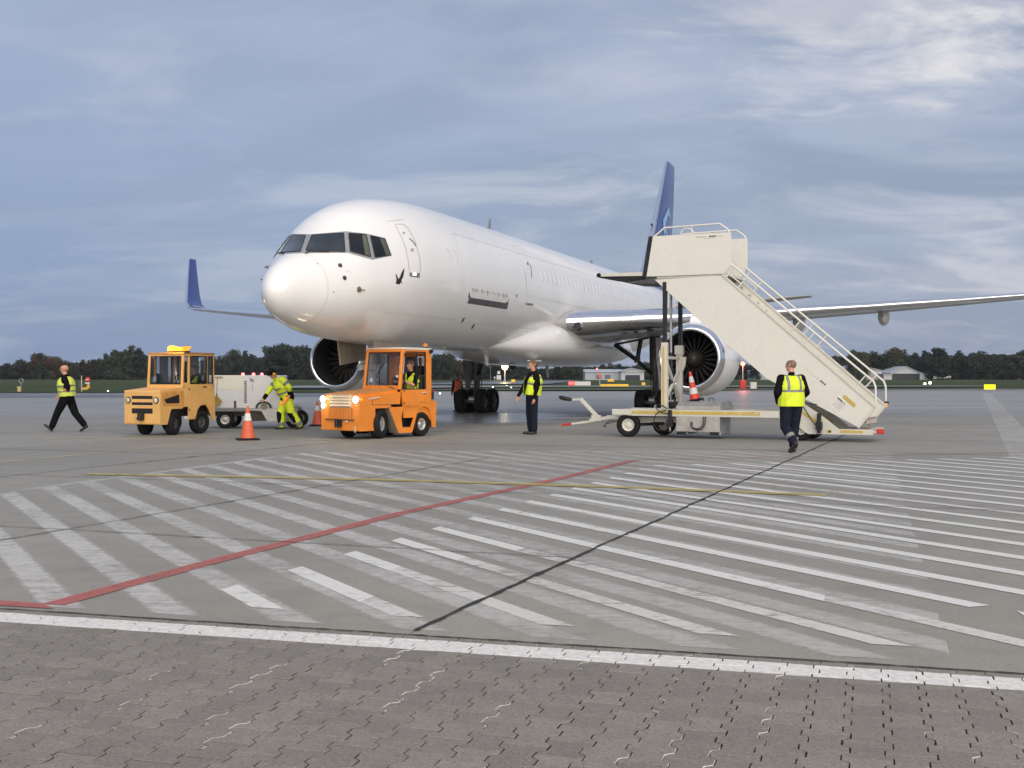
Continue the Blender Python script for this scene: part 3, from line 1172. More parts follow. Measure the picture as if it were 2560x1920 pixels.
# crew door
b = MB()
left = [(1725, 4), (1750, 60), (1810, 170), (1860, 300), (1895, 450), (1913, 600), (1920, 690)]
right = [(1838, 4), (1890, 50), (1950, 150), (2000, 260), (2040, 400), (2060, 540), (2055, 620), (2046, 700)]
for l in (left, right, [left[0], right[0]]):
    fline(b, [c2(*p) for p in l], 1.5, 0.004)
fline(b, [(966, 554), (1012, 549)], 1.0, 0.004)
door = b.build('crew_door', SEAMM, plane)
b = MB()
fpatch(b, [c2(1918, 690), c2(2048, 708), c2(2052, 648), c2(1918, 640)], 0.006, 0, 4, 2)
b.build('door_sill', STEEL, door)
b = MB()
fpatch(b, [c2(1955, 675), c2(2000, 680), c2(2000, 645), c2(1960, 640)], 0.012, 0, 3, 2)
b.build('sill_light', emat('sill_lamp', (1, .8, .45), 1.6), door)
b = MB()
fline(b, [c2(*p) for p in ((1913, 193), (1955, 230), (1980, 262), (1998, 292))], 1.6, 0.012)
b.build('door_handle', DGREY, door)
b = MB()
fpatch(b, [c2(1825, 130), c2(1858, 133), c2(1855, 108), c2(1825, 105)], 0.006, 0, 2, 1)
b.build('door_placard', pmat('placard_grey', (.40, .38, .37), .5), door)
b = MB()
fpatch(b, [c2(1930, 360), c2(1972, 365), c2(1970, 325), c2(1928, 322)], 0.006, 0, 2, 1)
b.build('door_placard', pmat('placard_grey', (.40, .38, .37), .5), door)
# pitot probes, angle vane
for (x, y), (dx, dy) in (((1003, 545), (-34, 20)), ((1062, 710), (-40, 2)), ((1252, 862), (55, 10))):
    h = fhit(*c2(x, y))
    n = (fhit(*c2(x, y), 1.0) - h).normalized()
    b = MB()
    r_ = 0.055 if x < 1200 else 0.07
    base = [h + n * .004, h + n * .02]
    b.tube(base, [r_, r_ * .8], 0, 14)
    tip = fhit(*c2(x + dx, y + dy), 0.05)
    b.tube([h + n * .018, h + n * .06], .016, 0, 8)
    b.tube([h + n * .055, tip + n * .02], [.016, .010], 0, 8)
    b.build('pitot_probe' if x < 1200 else 'flow_vane', DGREY if x < 1200 else pmat('bronze_disc', (.18, .14, .09), .5), plane)
    if x < 1200:
        b2 = MB()
        b2.v = [(-p[0], p[1], p[2]) for p in b.v]
        b2.f, b2.m, b2.sm = [f[::-1] for f in b.f], b.m, b.sm
        b2.build('pitot_probe', DGREY, plane)
b = MB()
fpatch(b, [c2(1070, 622), c2(1132, 628), c2(1132, 615), c2(1070, 609)], .004, 0, 3, 1)
b.build('placard', FAINTS, plane)
for x, y in ((703, 523), (915, 897)):
    b = MB()
    h = fhit(*c2(x, y))
    n = (fhit(*c2(x, y), 1.0) - h).normalized()
    b.tube([h, h + n * .012], .013, 0, 8)
    b.build('fastener', DGREY, plane)
# black bird emblem
b = MB()
bird_q = [
    [(1735, 780), (1760, 795), (1770, 730), (1745, 730)],
    [(1760, 795), (1785, 795), (1795, 735), (1770, 728)],
    [(1785, 795), (1800, 770), (1810, 740), (1795, 735)],
    [(1745, 732), (1772, 728), (1757, 690), (1735, 672)],
    [(1735, 672), (1757, 690), (1742, 662), (1729, 652)],
    [(1770, 730), (1806, 745), (1832, 700), (1792, 690)],
    [(1792, 690), (1832, 700), (1842, 640), (1810, 640)],
    [(1810, 640), (1842, 640), (1850, 575), (1840, 590)],
    [(1800, 770), (1826, 778), (1812, 760), (1806, 745)],
    [(1738, 790), (1748, 785), (1748, 770), (1735, 768)]]
for q in bird_q:
    fpatch(b, [c2(*p) for p in q], .004, 0, 3, 3)
b.build('bird_emblem', BLACK, plane)


def c4(x, y):
    return (1150 + .09494 * x, 700 + .09494 * y)


# dark scuff plate under the freight hatch with its rows of stencilled marks
b = MB()
SCUFF = pmat('scuff_plate', (0.085, 0.08, 0.088), 0.5, var=0.2, scale=3)
fpatch(b, [c4(188, 612), c4(1222, 772), c4(1240, 612), c4(250, 458)], .005, 0, 24, 4)
fpatch(b, [c4(206, 470), c4(290, 466), c4(258, 420), c4(224, 400)], .0055, 0, 2, 2)
fpatch(b, [c4(224, 400), c4(258, 420), c4(252, 330), c4(238, 332)], .0055, 0, 2, 2)
fpatch(b, [c4(1190, 612), c4(1256, 640), c4(1272, 566), c4(1250, 570)], .0055, 0, 2, 2)
fpatch(b, [c4(1222, 760), c4(1245, 745), c4(1276, 570), c4(1236, 600)], .0052, 0, 2, 2)
fpatch(b, [c4(1256, 552), c4(1276, 552), c4(1282, 508), c4(1270, 510)], .0055, 0, 2, 2)
b.build('scuff_plate', SCUFF, plane)
b = MB()
for x, y, k in ((340, 290, 1), (428, 300, 1), (575, 320, 1), (725, 345, 1), (1003, 400, 1), (1140, 420, 1), (1212, 430, 1)):
    fline(b, [c4(x + 10, y - 70), c4(x - 8, y + 60)], .9, .005, step=3)
for x, y in ((390, 280), (476, 292), (627, 322), (770, 345), (905, 372), (1047, 395), (1182, 425), (1252, 432)):
    fpatch(b, [c4(x - 10, y + 16), c4(x + 8, y + 18), c4(x + 10, y - 16), c4(x - 8, y - 18)], .005, 0, 1, 1)
    fpatch(b, [c4(x - 70, y - 30), c4(x - 36, y - 25), c4(x - 32, y - 42), c4(x - 66, y - 48)], .005, 0, 1, 1)
tag(b.build('stencil_marks', pmat('stencil_grey', (.22, .21, .21), .6), plane), kind='stuff')
b = MB()
fpatch(b, [c4(1474, 450), c4(1496, 456), c4(1506, 378), c4(1486, 376)], .006, 0, 1, 3)
b.build('drain_cover', BLACK, plane)
b = MB()
fline(b, [c4(1735, 645), c4(1750, 580)], 1.2, .005)
fpatch(b, [c4(1735, 648), c4(1925, 680), c4(1928, 665), c4(1738, 632)], .005, 0, 4, 1)
for i in range(6):
    x = 1765 + i * 26
    fpatch(b, [c4(x, 640 + i * 3), c4(x + 18, 643 + i * 3), c4(x + 19, 602 + i * 4), c4(x + 2, 600 + i * 4)], .005, 0, 1, 1)
b.build('name_stencil', pmat('stencil_dark', (.12, .12, .125), .6), plane)
c5 = lambda x, y: (1100 + .27125 * x, 480 + .27125 * y)
b = MB()
fpatch(b, [c5(806, 674), c5(817, 677), c5(810, 645), c5(801, 645)], .006, 0, 1, 2)
b.build('vent_cover', DGREY, plane)
b = MB()
fline(b, [c5(832, 670), c5(842, 720), c5(845, 795)], 2.2, .006)
b.build('hatch_seal', pmat('hatch_grey', (.36, .36, .37), .5), plane)
# outline of the big main deck freight door
for l, wpx in (([(660, 488), (745, 500)], 1), ([(60, 520), (85, 550), (100, 600), (95, 640)], .8), ([(125, 535), (150, 560), (165, 610), (160, 660)], .8), ([(780, 700), (790, 800), (800, 890)], 1)):
    b = MB()
    fline(b, [c5(*p) for p in l], wpx, .004)
    b.build('freight_door_seam', FAINTS, plane)
# added shallow oval plates along the side, imitating scalloped reflections on the skin
refl_plate = None
for k in range(44):
    y = 14.2 + k * 0.508
    zz = 4.78
    Tt, Bb, Ww, Zz = (pchip(ST, a, y) for a in (TOP, BOT, HWD, ZCT))
    for s_ in (1, -1):
        x = Ww * math.sqrt(max(0, 1 - ((zz - Zz) / (Tt - Zz)) ** 2))
        if refl_plate is None:
            pb_ = MB()
            ang = [2 * math.pi * j / 20 for j in range(20)]
            ow = [(math.copysign(abs(math.cos(a)) ** .7, math.cos(a)) * .125, math.copysign(abs(math.sin(a)) ** .7, math.sin(a)) * .19) for a in ang]
            iw = [(p[0] * .86, p[1] * .90) for p in ow]
            pb_.ring([[Vector((-.002 - abs(p[1]) ** 2 * .25, p[0], p[1])) for p in ow], [Vector((.0014 - abs(p[1]) ** 2 * .25, p[0], p[1])) for p in ow], [Vector((.0013 - abs(p[1]) ** 2 * .25, p[0], p[1])) for p in iw]], 0, True)
            refl_plate = pb_.mesh('skin_reflection_plate', WHITE)
        tilt = math.atan2((zz - Zz) / (Tt - Zz) ** 2, x / Ww ** 2)
        inst('skin_reflection_plate', refl_plate, plane, (s_ * x, y, zz), (0, -tilt, 0) if s_ > 0 else (0, -tilt, math.pi))
# small oval outlets low on the nose side
for x, y, a in ((212, 1180, 14), (303, 1240, 13)):
    b = MB()
    fpatch(b, [c5(x - 22, y + 28), c5(x + 2, y + 14), c5(x + 22, y - 28), c5(x - 2, y - 14)], .005, 0, 3, 3)
    b.build('air_outlet', pmat('outlet_brown', (.13, .10, .08), .6), plane)
# body lap joints
for y in (6.9, 9.6, 12.4, 15.9, 19.2, 24.6, 28.6, 33.5):
    b = MB()
    r0, r1 = fus_ring(y - .006, 96), fus_ring(y + .006, 96)
    for r in (r0, r1):
        c = Vector((0, r[0].y, 4.26))
        for i, p in enumerate(r):
            d = (p - c)
            d.y = 0
            r[i] = p + d.normalized() * .003
    b.ring([r0, r1], 0, True)
    b.build('skin_joint', FAINTS, plane)
# stringer laps along the body
b = MB()
for zz, y0 in ((3.05, 3.2), (5.35, 7.0), (2.55, 5.0)):
    for s_ in (1, -1):
        L = [[], []]
        for i in range(60):
            y = y0 + (34 - y0) * i / 59
            T, B_, Wd, Z = (pchip(ST, a, y) for a in (TOP, BOT, HWD, ZCT))
            for q, z in enumerate((zz - .007, zz + .007)):
                k = ((z - Z) / ((T - Z) if z > Z else (Z - B_)))
                x = Wd * math.sqrt(max(0, 1 - k * k))
                L[q].append(Vector((s_ * (x + .003), y, z)))
        if s_ < 0:
            L = L[::-1]
        b.ring([L[0], L[1]], 0, True, closed=False)
b.build('lap_joint', FAINTS, plane)

# belly fairing
b = MB()
rings = []
for y, w, zt, zb in ((11.8, .55, 2.72, 2.38), (12.6, .90, 2.80, 2.27), (13.4, 1.28, 2.95, 2.17), (14.2, 1.62, 3.15, 2.07), (15.2, 1.92, 3.34, 1.97), (16.2, 2.05, 3.44, 1.92), (17.2, 2.1, 3.5, 1.88), (20, 2.1, 3.5, 1.86), (24, 2.05, 3.4, 1.90), (26.5, 1.9, 3.2, 2.05), (28.5, 1.5, 3.0, 2.2), (30, .9, 2.9, 2.33)):
    r = []
    for j in range(40):
        a = 2 * math.pi * j / 40
        ca, sa = math.cos(a), math.sin(a)
        e = .62 + .3 * max(0, min(1, (16.5 - y) / 3.5))
        r.append(Vector((math.copysign(abs(ca) ** e, ca) * w, y, (zt + zb) / 2 + math.copysign(abs(sa) ** .8, sa) * (zt - zb) / 2)))
    rings.append(r)
b.ring(rings, 0, True, True, True)
b.build('belly_fairing', WHITE, plane)
b = MB()
b.box((1.35, 14.85, 2.02), (.30, .62, .05), 0)
b.box((1.35, 14.80, 1.995), (.20, .42, .02), 1)
b.build('ram_air_inlet', [WHITE, BLACK], plane, bevel=.01)


# wings
def airfoil(n=14):
    """closed loop, upper surface TE->LE then lower LE->TE"""
    up, lo = [], []
    for i in range(n + 1):
        x = (1 - math.cos(math.pi * i / n)) / 2
        t = 5 * (.2969 * math.sqrt(x) - .126 * x - .3516 * x * x + .2843 * x**3 - .1036 * x**4)
        cam_ = .012 * math.sin(math.pi * min(1, x * 1.1)) - .004
        up.append((x, cam_, t))
        lo.append((x, cam_, -t))
    return up[::-1] + lo[1:]


AF = airfoil()
WSEC = [  # span x, leading-edge y, chord, z of chord line, thickness
    (1.2, 15.90, 8.9, 3.22, .135), (2.0, 16.36, 8.3, 3.27, .132), (4.0, 17.49, 6.95, 3.42, .125), (6.4, 18.84, 5.55, 3.60, .118),
    (9.0, 20.30, 4.55, 3.80, .11), (12.0, 22.0, 3.65, 4.04, .105), (15.0, 23.69, 2.78, 4.30, .10), (17.5, 25.1, 2.10, 4.53, .10), (19.05, 25.95, 1.78, 4.68, .10),
    (19.52, 26.25, 1.62, 4.80, .10), (19.84, 26.55, 1.45, 5.02, .10), (20.06, 26.95, 1.22, 5.45, .09), (20.32, 27.42, 1.0, 6.1, .085), (20.68, 28.15, .62, 7.28, .08)]
SLATF = 0.115


def wing_sec(k, s_, lo=0.0, hi=1.0):
    x, ly, ch, z, tc = WSEC[k]
    cant = 0 if k < 9 else (R(28), R(50), R(70), R(75), R(75))[k - 9]
    pts = []
    for (u, cm, t) in AF:
        if lo - 1e-6 <= u <= hi + 1e-6:
            h = (cm + t * tc) * ch
            tw = (u - .3) * ch * R(-2.2 if k < 3 else -1.0)
            pts.append(Vector((s_ * (x - math.sin(cant) * h), ly + u * ch, z + math.cos(cant) * h + (tw if k < 9 else 0))))
    return pts


for s_ in (1, -1):
    b = MB()
    rings = [wing_sec(k, s_) for k in range(0, 10)]
    if s_ < 0:
        rings = [r[::-1] for r in rings]
    b.ring(rings, 0, True)
    wing = b.build('wing', WGREY, plane)
    # polished leading-edge slats, in sections
    for a0, a1 in ((1, 2), (2, 3), (3, 4), (4, 5), (5, 6), (6, 7), (7, 9)):
        b = MB()
        rr = []
        for k in range(a0, a1 + 1):
            pts = [p for p in wing_sec(k, s_, 0, .20)]
            c = sum(pts, Vector()) / len(pts)
            pts = [c + (p - c) * 1.012 + Vector((0, -.012, 0)) for p in pts]
            rr.append(pts if s_ > 0 else pts[::-1])
        g = .006
        d = (rr[-1][len(rr[-1]) // 2] - rr[0][len(rr[0]) // 2]).normalized() * g
        rr[0] = [p + d for p in rr[0]]
        rr[-1] = [p - d for p in rr[-1]]
        b.ring(rr, 0, True, True, True)
        b.build('leading_edge_slat', CHROME, plane)
    b = MB()
    r9 = [wing_sec(k, s_) for k in range(9, len(WSEC))]
    if s_ < 0:
        r9 = [r[::-1] for r in r9]
    b.ring(r9, 0, True, False, True)
    b.build('winglet', BLUE, plane)
    b = MB()
    rr = []
    for k in range(9, len(WSEC)):
        pts = wing_sec(k, s_, 0, .15)
        c = sum(pts, Vector()) / len(pts)
        pts = [c + (p - c) * 1.03 + Vector((0, -.008, 0)) for p in pts]
        rr.append(pts if s_ > 0 else pts[::-1])
    b.ring(rr, 0, True, True, True)
    b.build('winglet_leading_edge', CHROME, plane)
    # landing light in the wing root
    b = MB()
    b.lathe([(-.03, .0), (-.02, .16), (.02, .2), (.06, .2)], (0, 0, 0), 'y', 0, 20, mats=[1, 1, 0])
    o = b.build('landing_light', [CHROME, CGLASS], plane, loc=(s_ * 2.32, 16.50, 3.20))
    o.rotation_euler = (R(-8), 0, s_ * R(-24))
    o.scale = (1.25, 1.0, .82)
    # flap track fairings
    for x, L_ in ((9.1, 2.4), (12.1, 2.3)):
        k = max(i for i in range(len(WSEC) - 1) if WSEC[i][0] <= x)
        f = (x - WSEC[k][0]) / (WSEC[k + 1][0] - WSEC[k][0])
        ly, ch, z = (WSEC[k][i] + (WSEC[k + 1][i] - WSEC[k][i]) * f for i in (1, 2, 3))
        b = MB()
        y0 = ly + ch * .42
        prof = [(0, .02), (.1, .13), (.3, .21), (.7, .27), (L_ * .55, .26), (L_ * .8, .16), (L_, .03)]
        rings = []
        for yy, r in prof:
            rings.append([Vector((s_ * x + .80 * r * math.cos(t_), y0 + yy, z - .16 * (1 - yy / L_ * .3) - .16 + 1.25 * r * math.sin(t_))) for t_ in [2 * math.pi * j / 20 for j in range(20)]])
        b.ring(rings, 0, True)
        b.build('flap_track_fairing', pmat('fairing_paint', (.52, .52, .52), .35), plane)

# engines
fanblade = MB()
rw = [(.28, -.075, .04), (.45, -.09, .075), (.65, -.085, .11), (.86, -.07, .14)]
L = []
for r, dy, dx in rw:
    L.append([Vector((r, dy, -dx)), Vector((r, 0, -dx * .1 + .01)), Vector((r, -dy, dx)), Vector((r, .01, dx * .1 - .01))])
fanblade.ring(L, 0, True, True, True)
bladem = fanblade.mesh('fan_blade', pmat('titanium_blade', (.012, .011, .009), .5, .3, var=.2))
for s_ in (1, -1):
    eng = MB()
    outer = [(.10, 1.035), (.32, 1.10), (.36, 1.108), (.8, 1.195), (1.5, 1.265), (2.3, 1.27), (3.0, 1.21), (3.8, 1.06), (4.5, .86), (4.9, .74)]
    eng.lathe(outer[2:], (0, 0, 0), 'y', 0, 56)
    eng.lathe([(4.9, .74), (4.7, .70), (3.6, .66)], (0, 0, 0), 'y', 1, 40)
    eng.lathe([(4.3, .58), (5.1, .50), (5.7, .34)], (0, 0, 0), 'y', 2, 40)
    eng.lathe([(5.2, .30), (5.8, .20), (6.2, .03)], (0, 0, 0), 'y', 2, 24)
    e = eng.build('engine', [WHITE, BLACK, STEEL], plane, loc=(s_ * 6.35, 15.6, 2.10), fixn=False)
    b = MB()
    b.lathe([(.36, 1.106), (.2, 1.078), (.10, 1.04), (.03, 1.0), (0.0, .955), (.02, .915), (.07, .89), (.16, .878)], (0, 0, 0), 'y', 0, 56)
    b.build('inlet_lip', CHROME, e)
    b = MB()
    b.lathe([(.16, .878), (.5, .895), (1.0, .92), (1.15, .93), (1.35, .93)], (0, 0, 0), 'y', 0, 48)
    b.lathe([(1.34, .93), (1.35, .05)], (0, 0, 0), 'y', 1, 48)
    b.build('inlet_duct', [pmat('inlet_dark', (.014, .014, .014), .6, .0, var=.3), BLACK], e)
    b = MB()
    b.lathe([(.62, .0), (.66, .09), (.78, .2), (.95, .285), (1.08, .31), (1.2, .32)], (0, 0, 0), 'y', 0, 32)
    b.build('spinner', pmat('spinner_grey', (.06, .052, .04), .5, .2, var=.5, scale=5), e)
    for j in range(22):
        inst('fan_blade', bladem, e, (0, 1.15, 0), (0, 2 * math.pi * j / 22, 0))
    # pylon
    b = MB()
    pr = [(.9, .95), (1.35, 1.42), (2.2, 1.60), (3.4, 1.72), (5.4, 1.60), (5.6, .9), (4.2, .7), (2.0, 1.0)]
    b.prism(pr, -.19, .19, 0, 'x')
    b.build('pylon', WHITE, e, bevel=.13, seg=4)
    b = MB()
    b.prism([(1.2, 1.18), (1.9, 1.24), (1.9, 1.28), (1.3, 1.36)], -.012, .012, 0, 'x')
    o = b.build('nacelle_chine', WHITE, e)
    o.rotation_euler = (0, R(48) * -s_, 0)
    b = MB()
    b.tube([(0.25 * s_, 1.3, -1.24), (0.25 * s_, 1.42, -1.36)], .03, 0, 8)
    b.build('drain_mast', CONEW, e)

# fin and tailplanes
FSEC = [(36.3, 7.3, 5.9, .10), (37.2, 6.75, 6.75, .10), (39.2, 5.55, 8.95, .098), (41.3, 4.05, 11.3, .095), (43.15, 2.45, 13.35, .09), (43.55, 1.95, 13.46, .05)]


def fin_ring(k, lo=0, hi=1):
    y, ch, z, tc = FSEC[k]
    return [Vector((t * tc * ch, y + u * ch, z)) for u, cm, t in AF if lo - 1e-6 <= u <= hi + 1e-6]


b = MB()
b.ring([fin_ring(k)[::-1] for k in range(6)], 0, True, False, True)
fin = b.build('tail_fin', BLUE, plane)
b = MB()
rr = []
for k in range(0, 5):
    pts = fin_ring(k, 0, .08)[::-1]
    c = sum(pts, Vector()) / len(pts)
    rr.append([c + (p - c) * 1.05 + Vector((0, -.02, 0)) for p in pts])
b.ring(rr, 0, True, True, True)
b.build('fin_leading_edge', CHROME, fin)


def fin_pt(px, py):
    """photo pixel -> point on the fin's port face (near the centre plane)"""
    d = PMI.to_3x3() @ Vector(((px - 1280) / F_PX, 1.0, (HZ - py) / F_PX))
    t = (0.16 - CAMP.x) / d.x
    p = CAMP + d * t
    z = p.z
    k = max(i for i in range(5) if FSEC[i][2] <= z)
    f = (z - FSEC[k][2]) / (FSEC[k + 1][2] - FSEC[k][2])
    y0 = FSEC[k][0] + (FSEC[k + 1][0] - FSEC[k][0]) * f
    ch = FSEC[k][1] + (FSEC[k + 1][1] - FSEC[k][1]) * f
    u = min(1, max(0, (p.y - y0) / ch))
    tt = 5 * (.2969 * math.sqrt(u) - .126 * u - .3516 * u * u + .2843 * u**3 - .1036 * u**4)
    p.x = tt * .098 * ch + .02
    return p


c6 = lambda x, y: (1600 + .18692 * x, 390 + .18692 * y)
b = MB()
for poly in ([(282, 860), (285, 1030), (322, 1030), (318, 890)], [(282, 860), (318, 890), (372, 775), (366, 680)], [(366, 680), (366, 790), (396, 850), (402, 830)], [(285, 975), (285, 1070), (298, 1070), (300, 1000)], [(306, 975), (330, 1066), (348, 1062), (326, 985)]):
    q = []
    n = 4
    for j in range(n + 1):
        for i in range(n + 1):
            a, c = lerp2(poly[0], poly[1], i / n), lerp2(poly[3], poly[2], i / n)
            q.append(fin_pt(*c6(*lerp2(a, c, j / n))))
    b.add(q, [(j * (n + 1) + i, j * (n + 1) + i + 1, (j + 1) * (n + 1) + i + 1, (j + 1) * (n + 1) + i) for i in range(n) for j in range(n)], 0, True)
b.build('tail_emblem', LBLUE, fin)
b = MB()
b.box((0, 39.55, 9.45), (.06, .5, .12))
b.build('fin_probe', BLACK, fin, bevel=.02)
for s_ in (1, -1):
    b = MB()
    rr = []
    for x, y, ch, z, tc in ((.5, 39.6, 5.0, 5.15, .11), (1.2, 40.2, 4.6, 5.22, .11), (4.5, 42.9, 3.05, 5.6, .10), (7.2, 45.1, 1.85, 5.92, .09), (7.6, 45.6, 1.5, 5.96, .06)):
        rr.append([Vector((s_ * x, y + u * ch, z + t * tc * ch)) for u, cm, t in AF])
    if s_ < 0:
        rr = [r[::-1] for r in rr]
    b.ring(rr, 0, True, False, True)
    b.build('tailplane', WGREY, plane)
# rudder hinge seam, tail cone
b = MB()
b.lathe([(46.6, .22), (46.95, .16), (47.0, .0)], (0, 0, 5.45), 'y', 0, 20)
b.build('tail_cone', STEEL, plane)


# wheels and gear
def wheel_mesh(Rw, w, rr, name, hubm, hub_out=True, n=36):
    b = MB()
    h = w / 2
    prof = [(-h * .62, rr * .98), (-h * .92, rr * 1.12), (-h, Rw * .80), (-h * .90, Rw * .93), (-h * .62, Rw * .985), (-h * .3, Rw), (0, Rw * 1.002), (h * .3, Rw), (h * .62, Rw * .985), (h * .90, Rw * .93), (h, Rw * .80), (h * .92, rr * 1.12), (h * .62, rr * .98)]
    b.lathe(prof, (0, 0, 0), 'x', 0, n)
    for s_ in (1, -1):
        p2 = [(s_ * h * .62, rr * .98), (s_ * h * .70, rr * .90), (s_ * h * .42, rr * .80), (s_ * h * .30, rr * .45), (s_ * h * .50, rr * .36), (s_ * h * .55, rr * .20), (s_ * h * .52, 0.001)]
        if s_ < 0:
            p2 = p2[::-1]
        b.lathe(p2[::-1], (0, 0, 0), 'x', 1, n)
        for k in range(8):
            a = 2 * math.pi * k / 8
            b.tube([(s_ * h * .30, rr * .62 * math.cos(a), rr * .62 * math.sin(a)), (s_ * h * .48, rr * .62 * math.cos(a), rr * .62 * math.sin(a))], rr * .055, 2, 6)
    return b.mesh(name, [RUBBER, hubm, DGREY])


gw = wheel_mesh(.505, .37, .27, 'wheel', DGREY)
GEARM = pmat('gear_grime_grey', (.075, .075, .068), .5, .2, var=.35, scale=5, dirt=.4, dirt_col=(.03, .028, .024))
for s_ in (1, -1):
    gx, gy = s_ * 3.68, 22.98
    b = MB()
    b.tube([(0, 0, .55), (0, 0, 1.5)], .12, 0, 16)
    b.tube([(0, 0, 1.35), (-s_ * .02, .02, 3.2)], .22, 0, 16)
    b.box((0, 0, .58), (.26, 1.30, .26), 0)
    for dy in (-.57, .57):
        b.tube([(-.62, dy, .505), (.62, dy, .505)], .085, 0, 12)
    b.tube([(0, -.10, .8), (0, -.28, 1.15), (0, -.18, 1.5)], .05, 0, 8)
    b.tube([(.1, .15, .75), (.12, .25, 1.4), (.1, .1, 2.2)], .02, 1, 6)
    b.tube([(-.1, -.15, .75), (-.16, -.2, 1.3), (-.1, -.1, 2.4)], .016, 1, 6)
    gear = b.build('main_gear', [GEARM, BLACK], plane, loc=(gx, gy, 0), bevel=.01)
    for dy in (-.57, .57):
        for dx in (-.43, .43):
            inst('wheel', gw, gear, (dx, dy, .505))
    b = MB()
    b.box((0, -.66, .60), (.22, .02, .09))
    b.build('identification_plate', CONEW, gear)
    b = MB()
    b.tube([(-s_ * .02, -.10, 1.55), (-s_ * .55, -.72, 2.12)], .07, 0, 10)
    b.tube([(-s_ * .55, -.72, 2.12), (-s_ * .42, -.65, 2.95)], .085, 0, 10)
    b.tube([(-s_ * .55, -.72, 2.12), (-s_ * 1.30, -1.25, 2.72)], .085, 0, 10)
    b.tube([(-s_ * 1.30, -1.25, 2.72), (-s_ * .05, -.9, 2.98)], .04, 0, 8)
    b.box((-s_ * .55, -.72, 2.14), (.2, .2, .22), 0)
    b.build('drag_brace', BLACK, gear)
    b = MB()
    b.prism([(-.36, 3.0), (.14, 3.0), (.12, 1.9), (-.02, .98), (-.20, .98), (-.33, 2.2)], -.025, .025, 0, 'y')
    o = b.build('gear_door', pmat('door_pale_grey', (.52, .53, .55), .4) if s_ > 0 else pmat('door_dark', (.10, .10, .085), .5, var=.3, scale=4, dirt=.3), gear, bevel=.01)  # starboard door has a darker colour than the port one
    o.location = (s_ * .42, -.18, 0)
    o.rotation_euler = (0, 0, s_ * R(12) if s_ > 0 else R(168))
# nose gear
nw = wheel_mesh(.40, .30, .20, 'wheel', GALV)
b = MB()
b.tube([(0, 0, .42), (0, 0, 1.2)], .07, 0, 14)
b.tube([(0, 0, 1.1), (0, .05, 2.5)], .11, 0, 14)
b.tube([(-.36, 0, .4), (.36, 0, .4)], .05, 0, 10)
b.tube([(0, -.1, .7), (0, -.3, 1.0), (0, -.12, 1.35)], .04, 0, 8)
b.tube([(-.14, .1, 1.5), (-.2, 1.0, 2.45)], .05, 1, 8)
b.tube([(.14, .1, 1.5), (.2, 1.0, 2.45)], .05, 1, 8)
b.box((0, -.16, 1.75), (.5, .1, .13), 0)
ng = b.build('nose_gear', [CONEW, GALV], plane, loc=(0, 5.15, 0))
for dx in (-.24, .24):
    inst('wheel', nw, ng, (dx, 0, .40))
for s_ in (1, -1):
    b = MB()
    b.prism([(-.9, 2.42), (.75, 2.42), (.7, 1.95), (-.75, 1.80)], -.02, .02, 0, 'x')
    o = b.build('gear_door', pmat('door_painted_shade', (.36, .30, .24), .5, var=.15, scale=3), ng, loc=(s_ * .50, 0, 0))  # brown tone paints in the shade under the nose
    b = MB()
    b.lathe([(0, .09), (.06, .07), (.09, 0)], (s_ * .2, -.24, 1.75), 'y', 0, 14)
    b.build('taxi_light', CHROME, ng)

# blade aerials, beacon and drain masts
for (x, y, z), (h, c0, c1, lean), nm in (((0, 14.0, 6.22), (.46, .26, .09, .22), 'blade_aerial'), ((0, 27.0, 6.22), (.3, .3, .15, .15), 'blade_aerial'), ((.25, 13.0, 2.28), (-.42, .34, .16, .22), 'blade_aerial'), ((0, 20.5, 1.88), (-.42, .34, .16, .22), 'blade_aerial')):
    b = MB()
    b.prism([(y, z - (.05 if h > 0 else -.05)), (y + c0, z - (.05 if h > 0 else -.05)), (y + lean + c1, z + h), (y + lean, z + h)], x - .02, x + .02, 0, 'x')
    b.build(nm, CONEW if h < 0 else pmat('aerial_grey', (.2, .2, .21), .4), plane, bevel=.012)
b = MB()
b.lathe([(0, .12), (-.05, .10), (-.12, .05), (-.14, 0)], (0.1, 16.3, 1.88), 'z', 0, 16)
b.build('belly_beacon', BLACK, plane)
b = MB()
b.tube([(.3, 9.5, 2.3), (.3, 9.62, 2.15)], .025, 0, 8)
b.build('drain_mast', CONEW, plane)
# ------------------------------------------------------------------ towable passenger stairs (x along the flight, y away from the camera)
PSI = R(26)
stairs = thing('passenger_stairs', 'cream towable passenger stairs with steep flight and raised platform', 'boarding stairs', (2.793, 29.525, 0), -PSI)
SW = 1.42


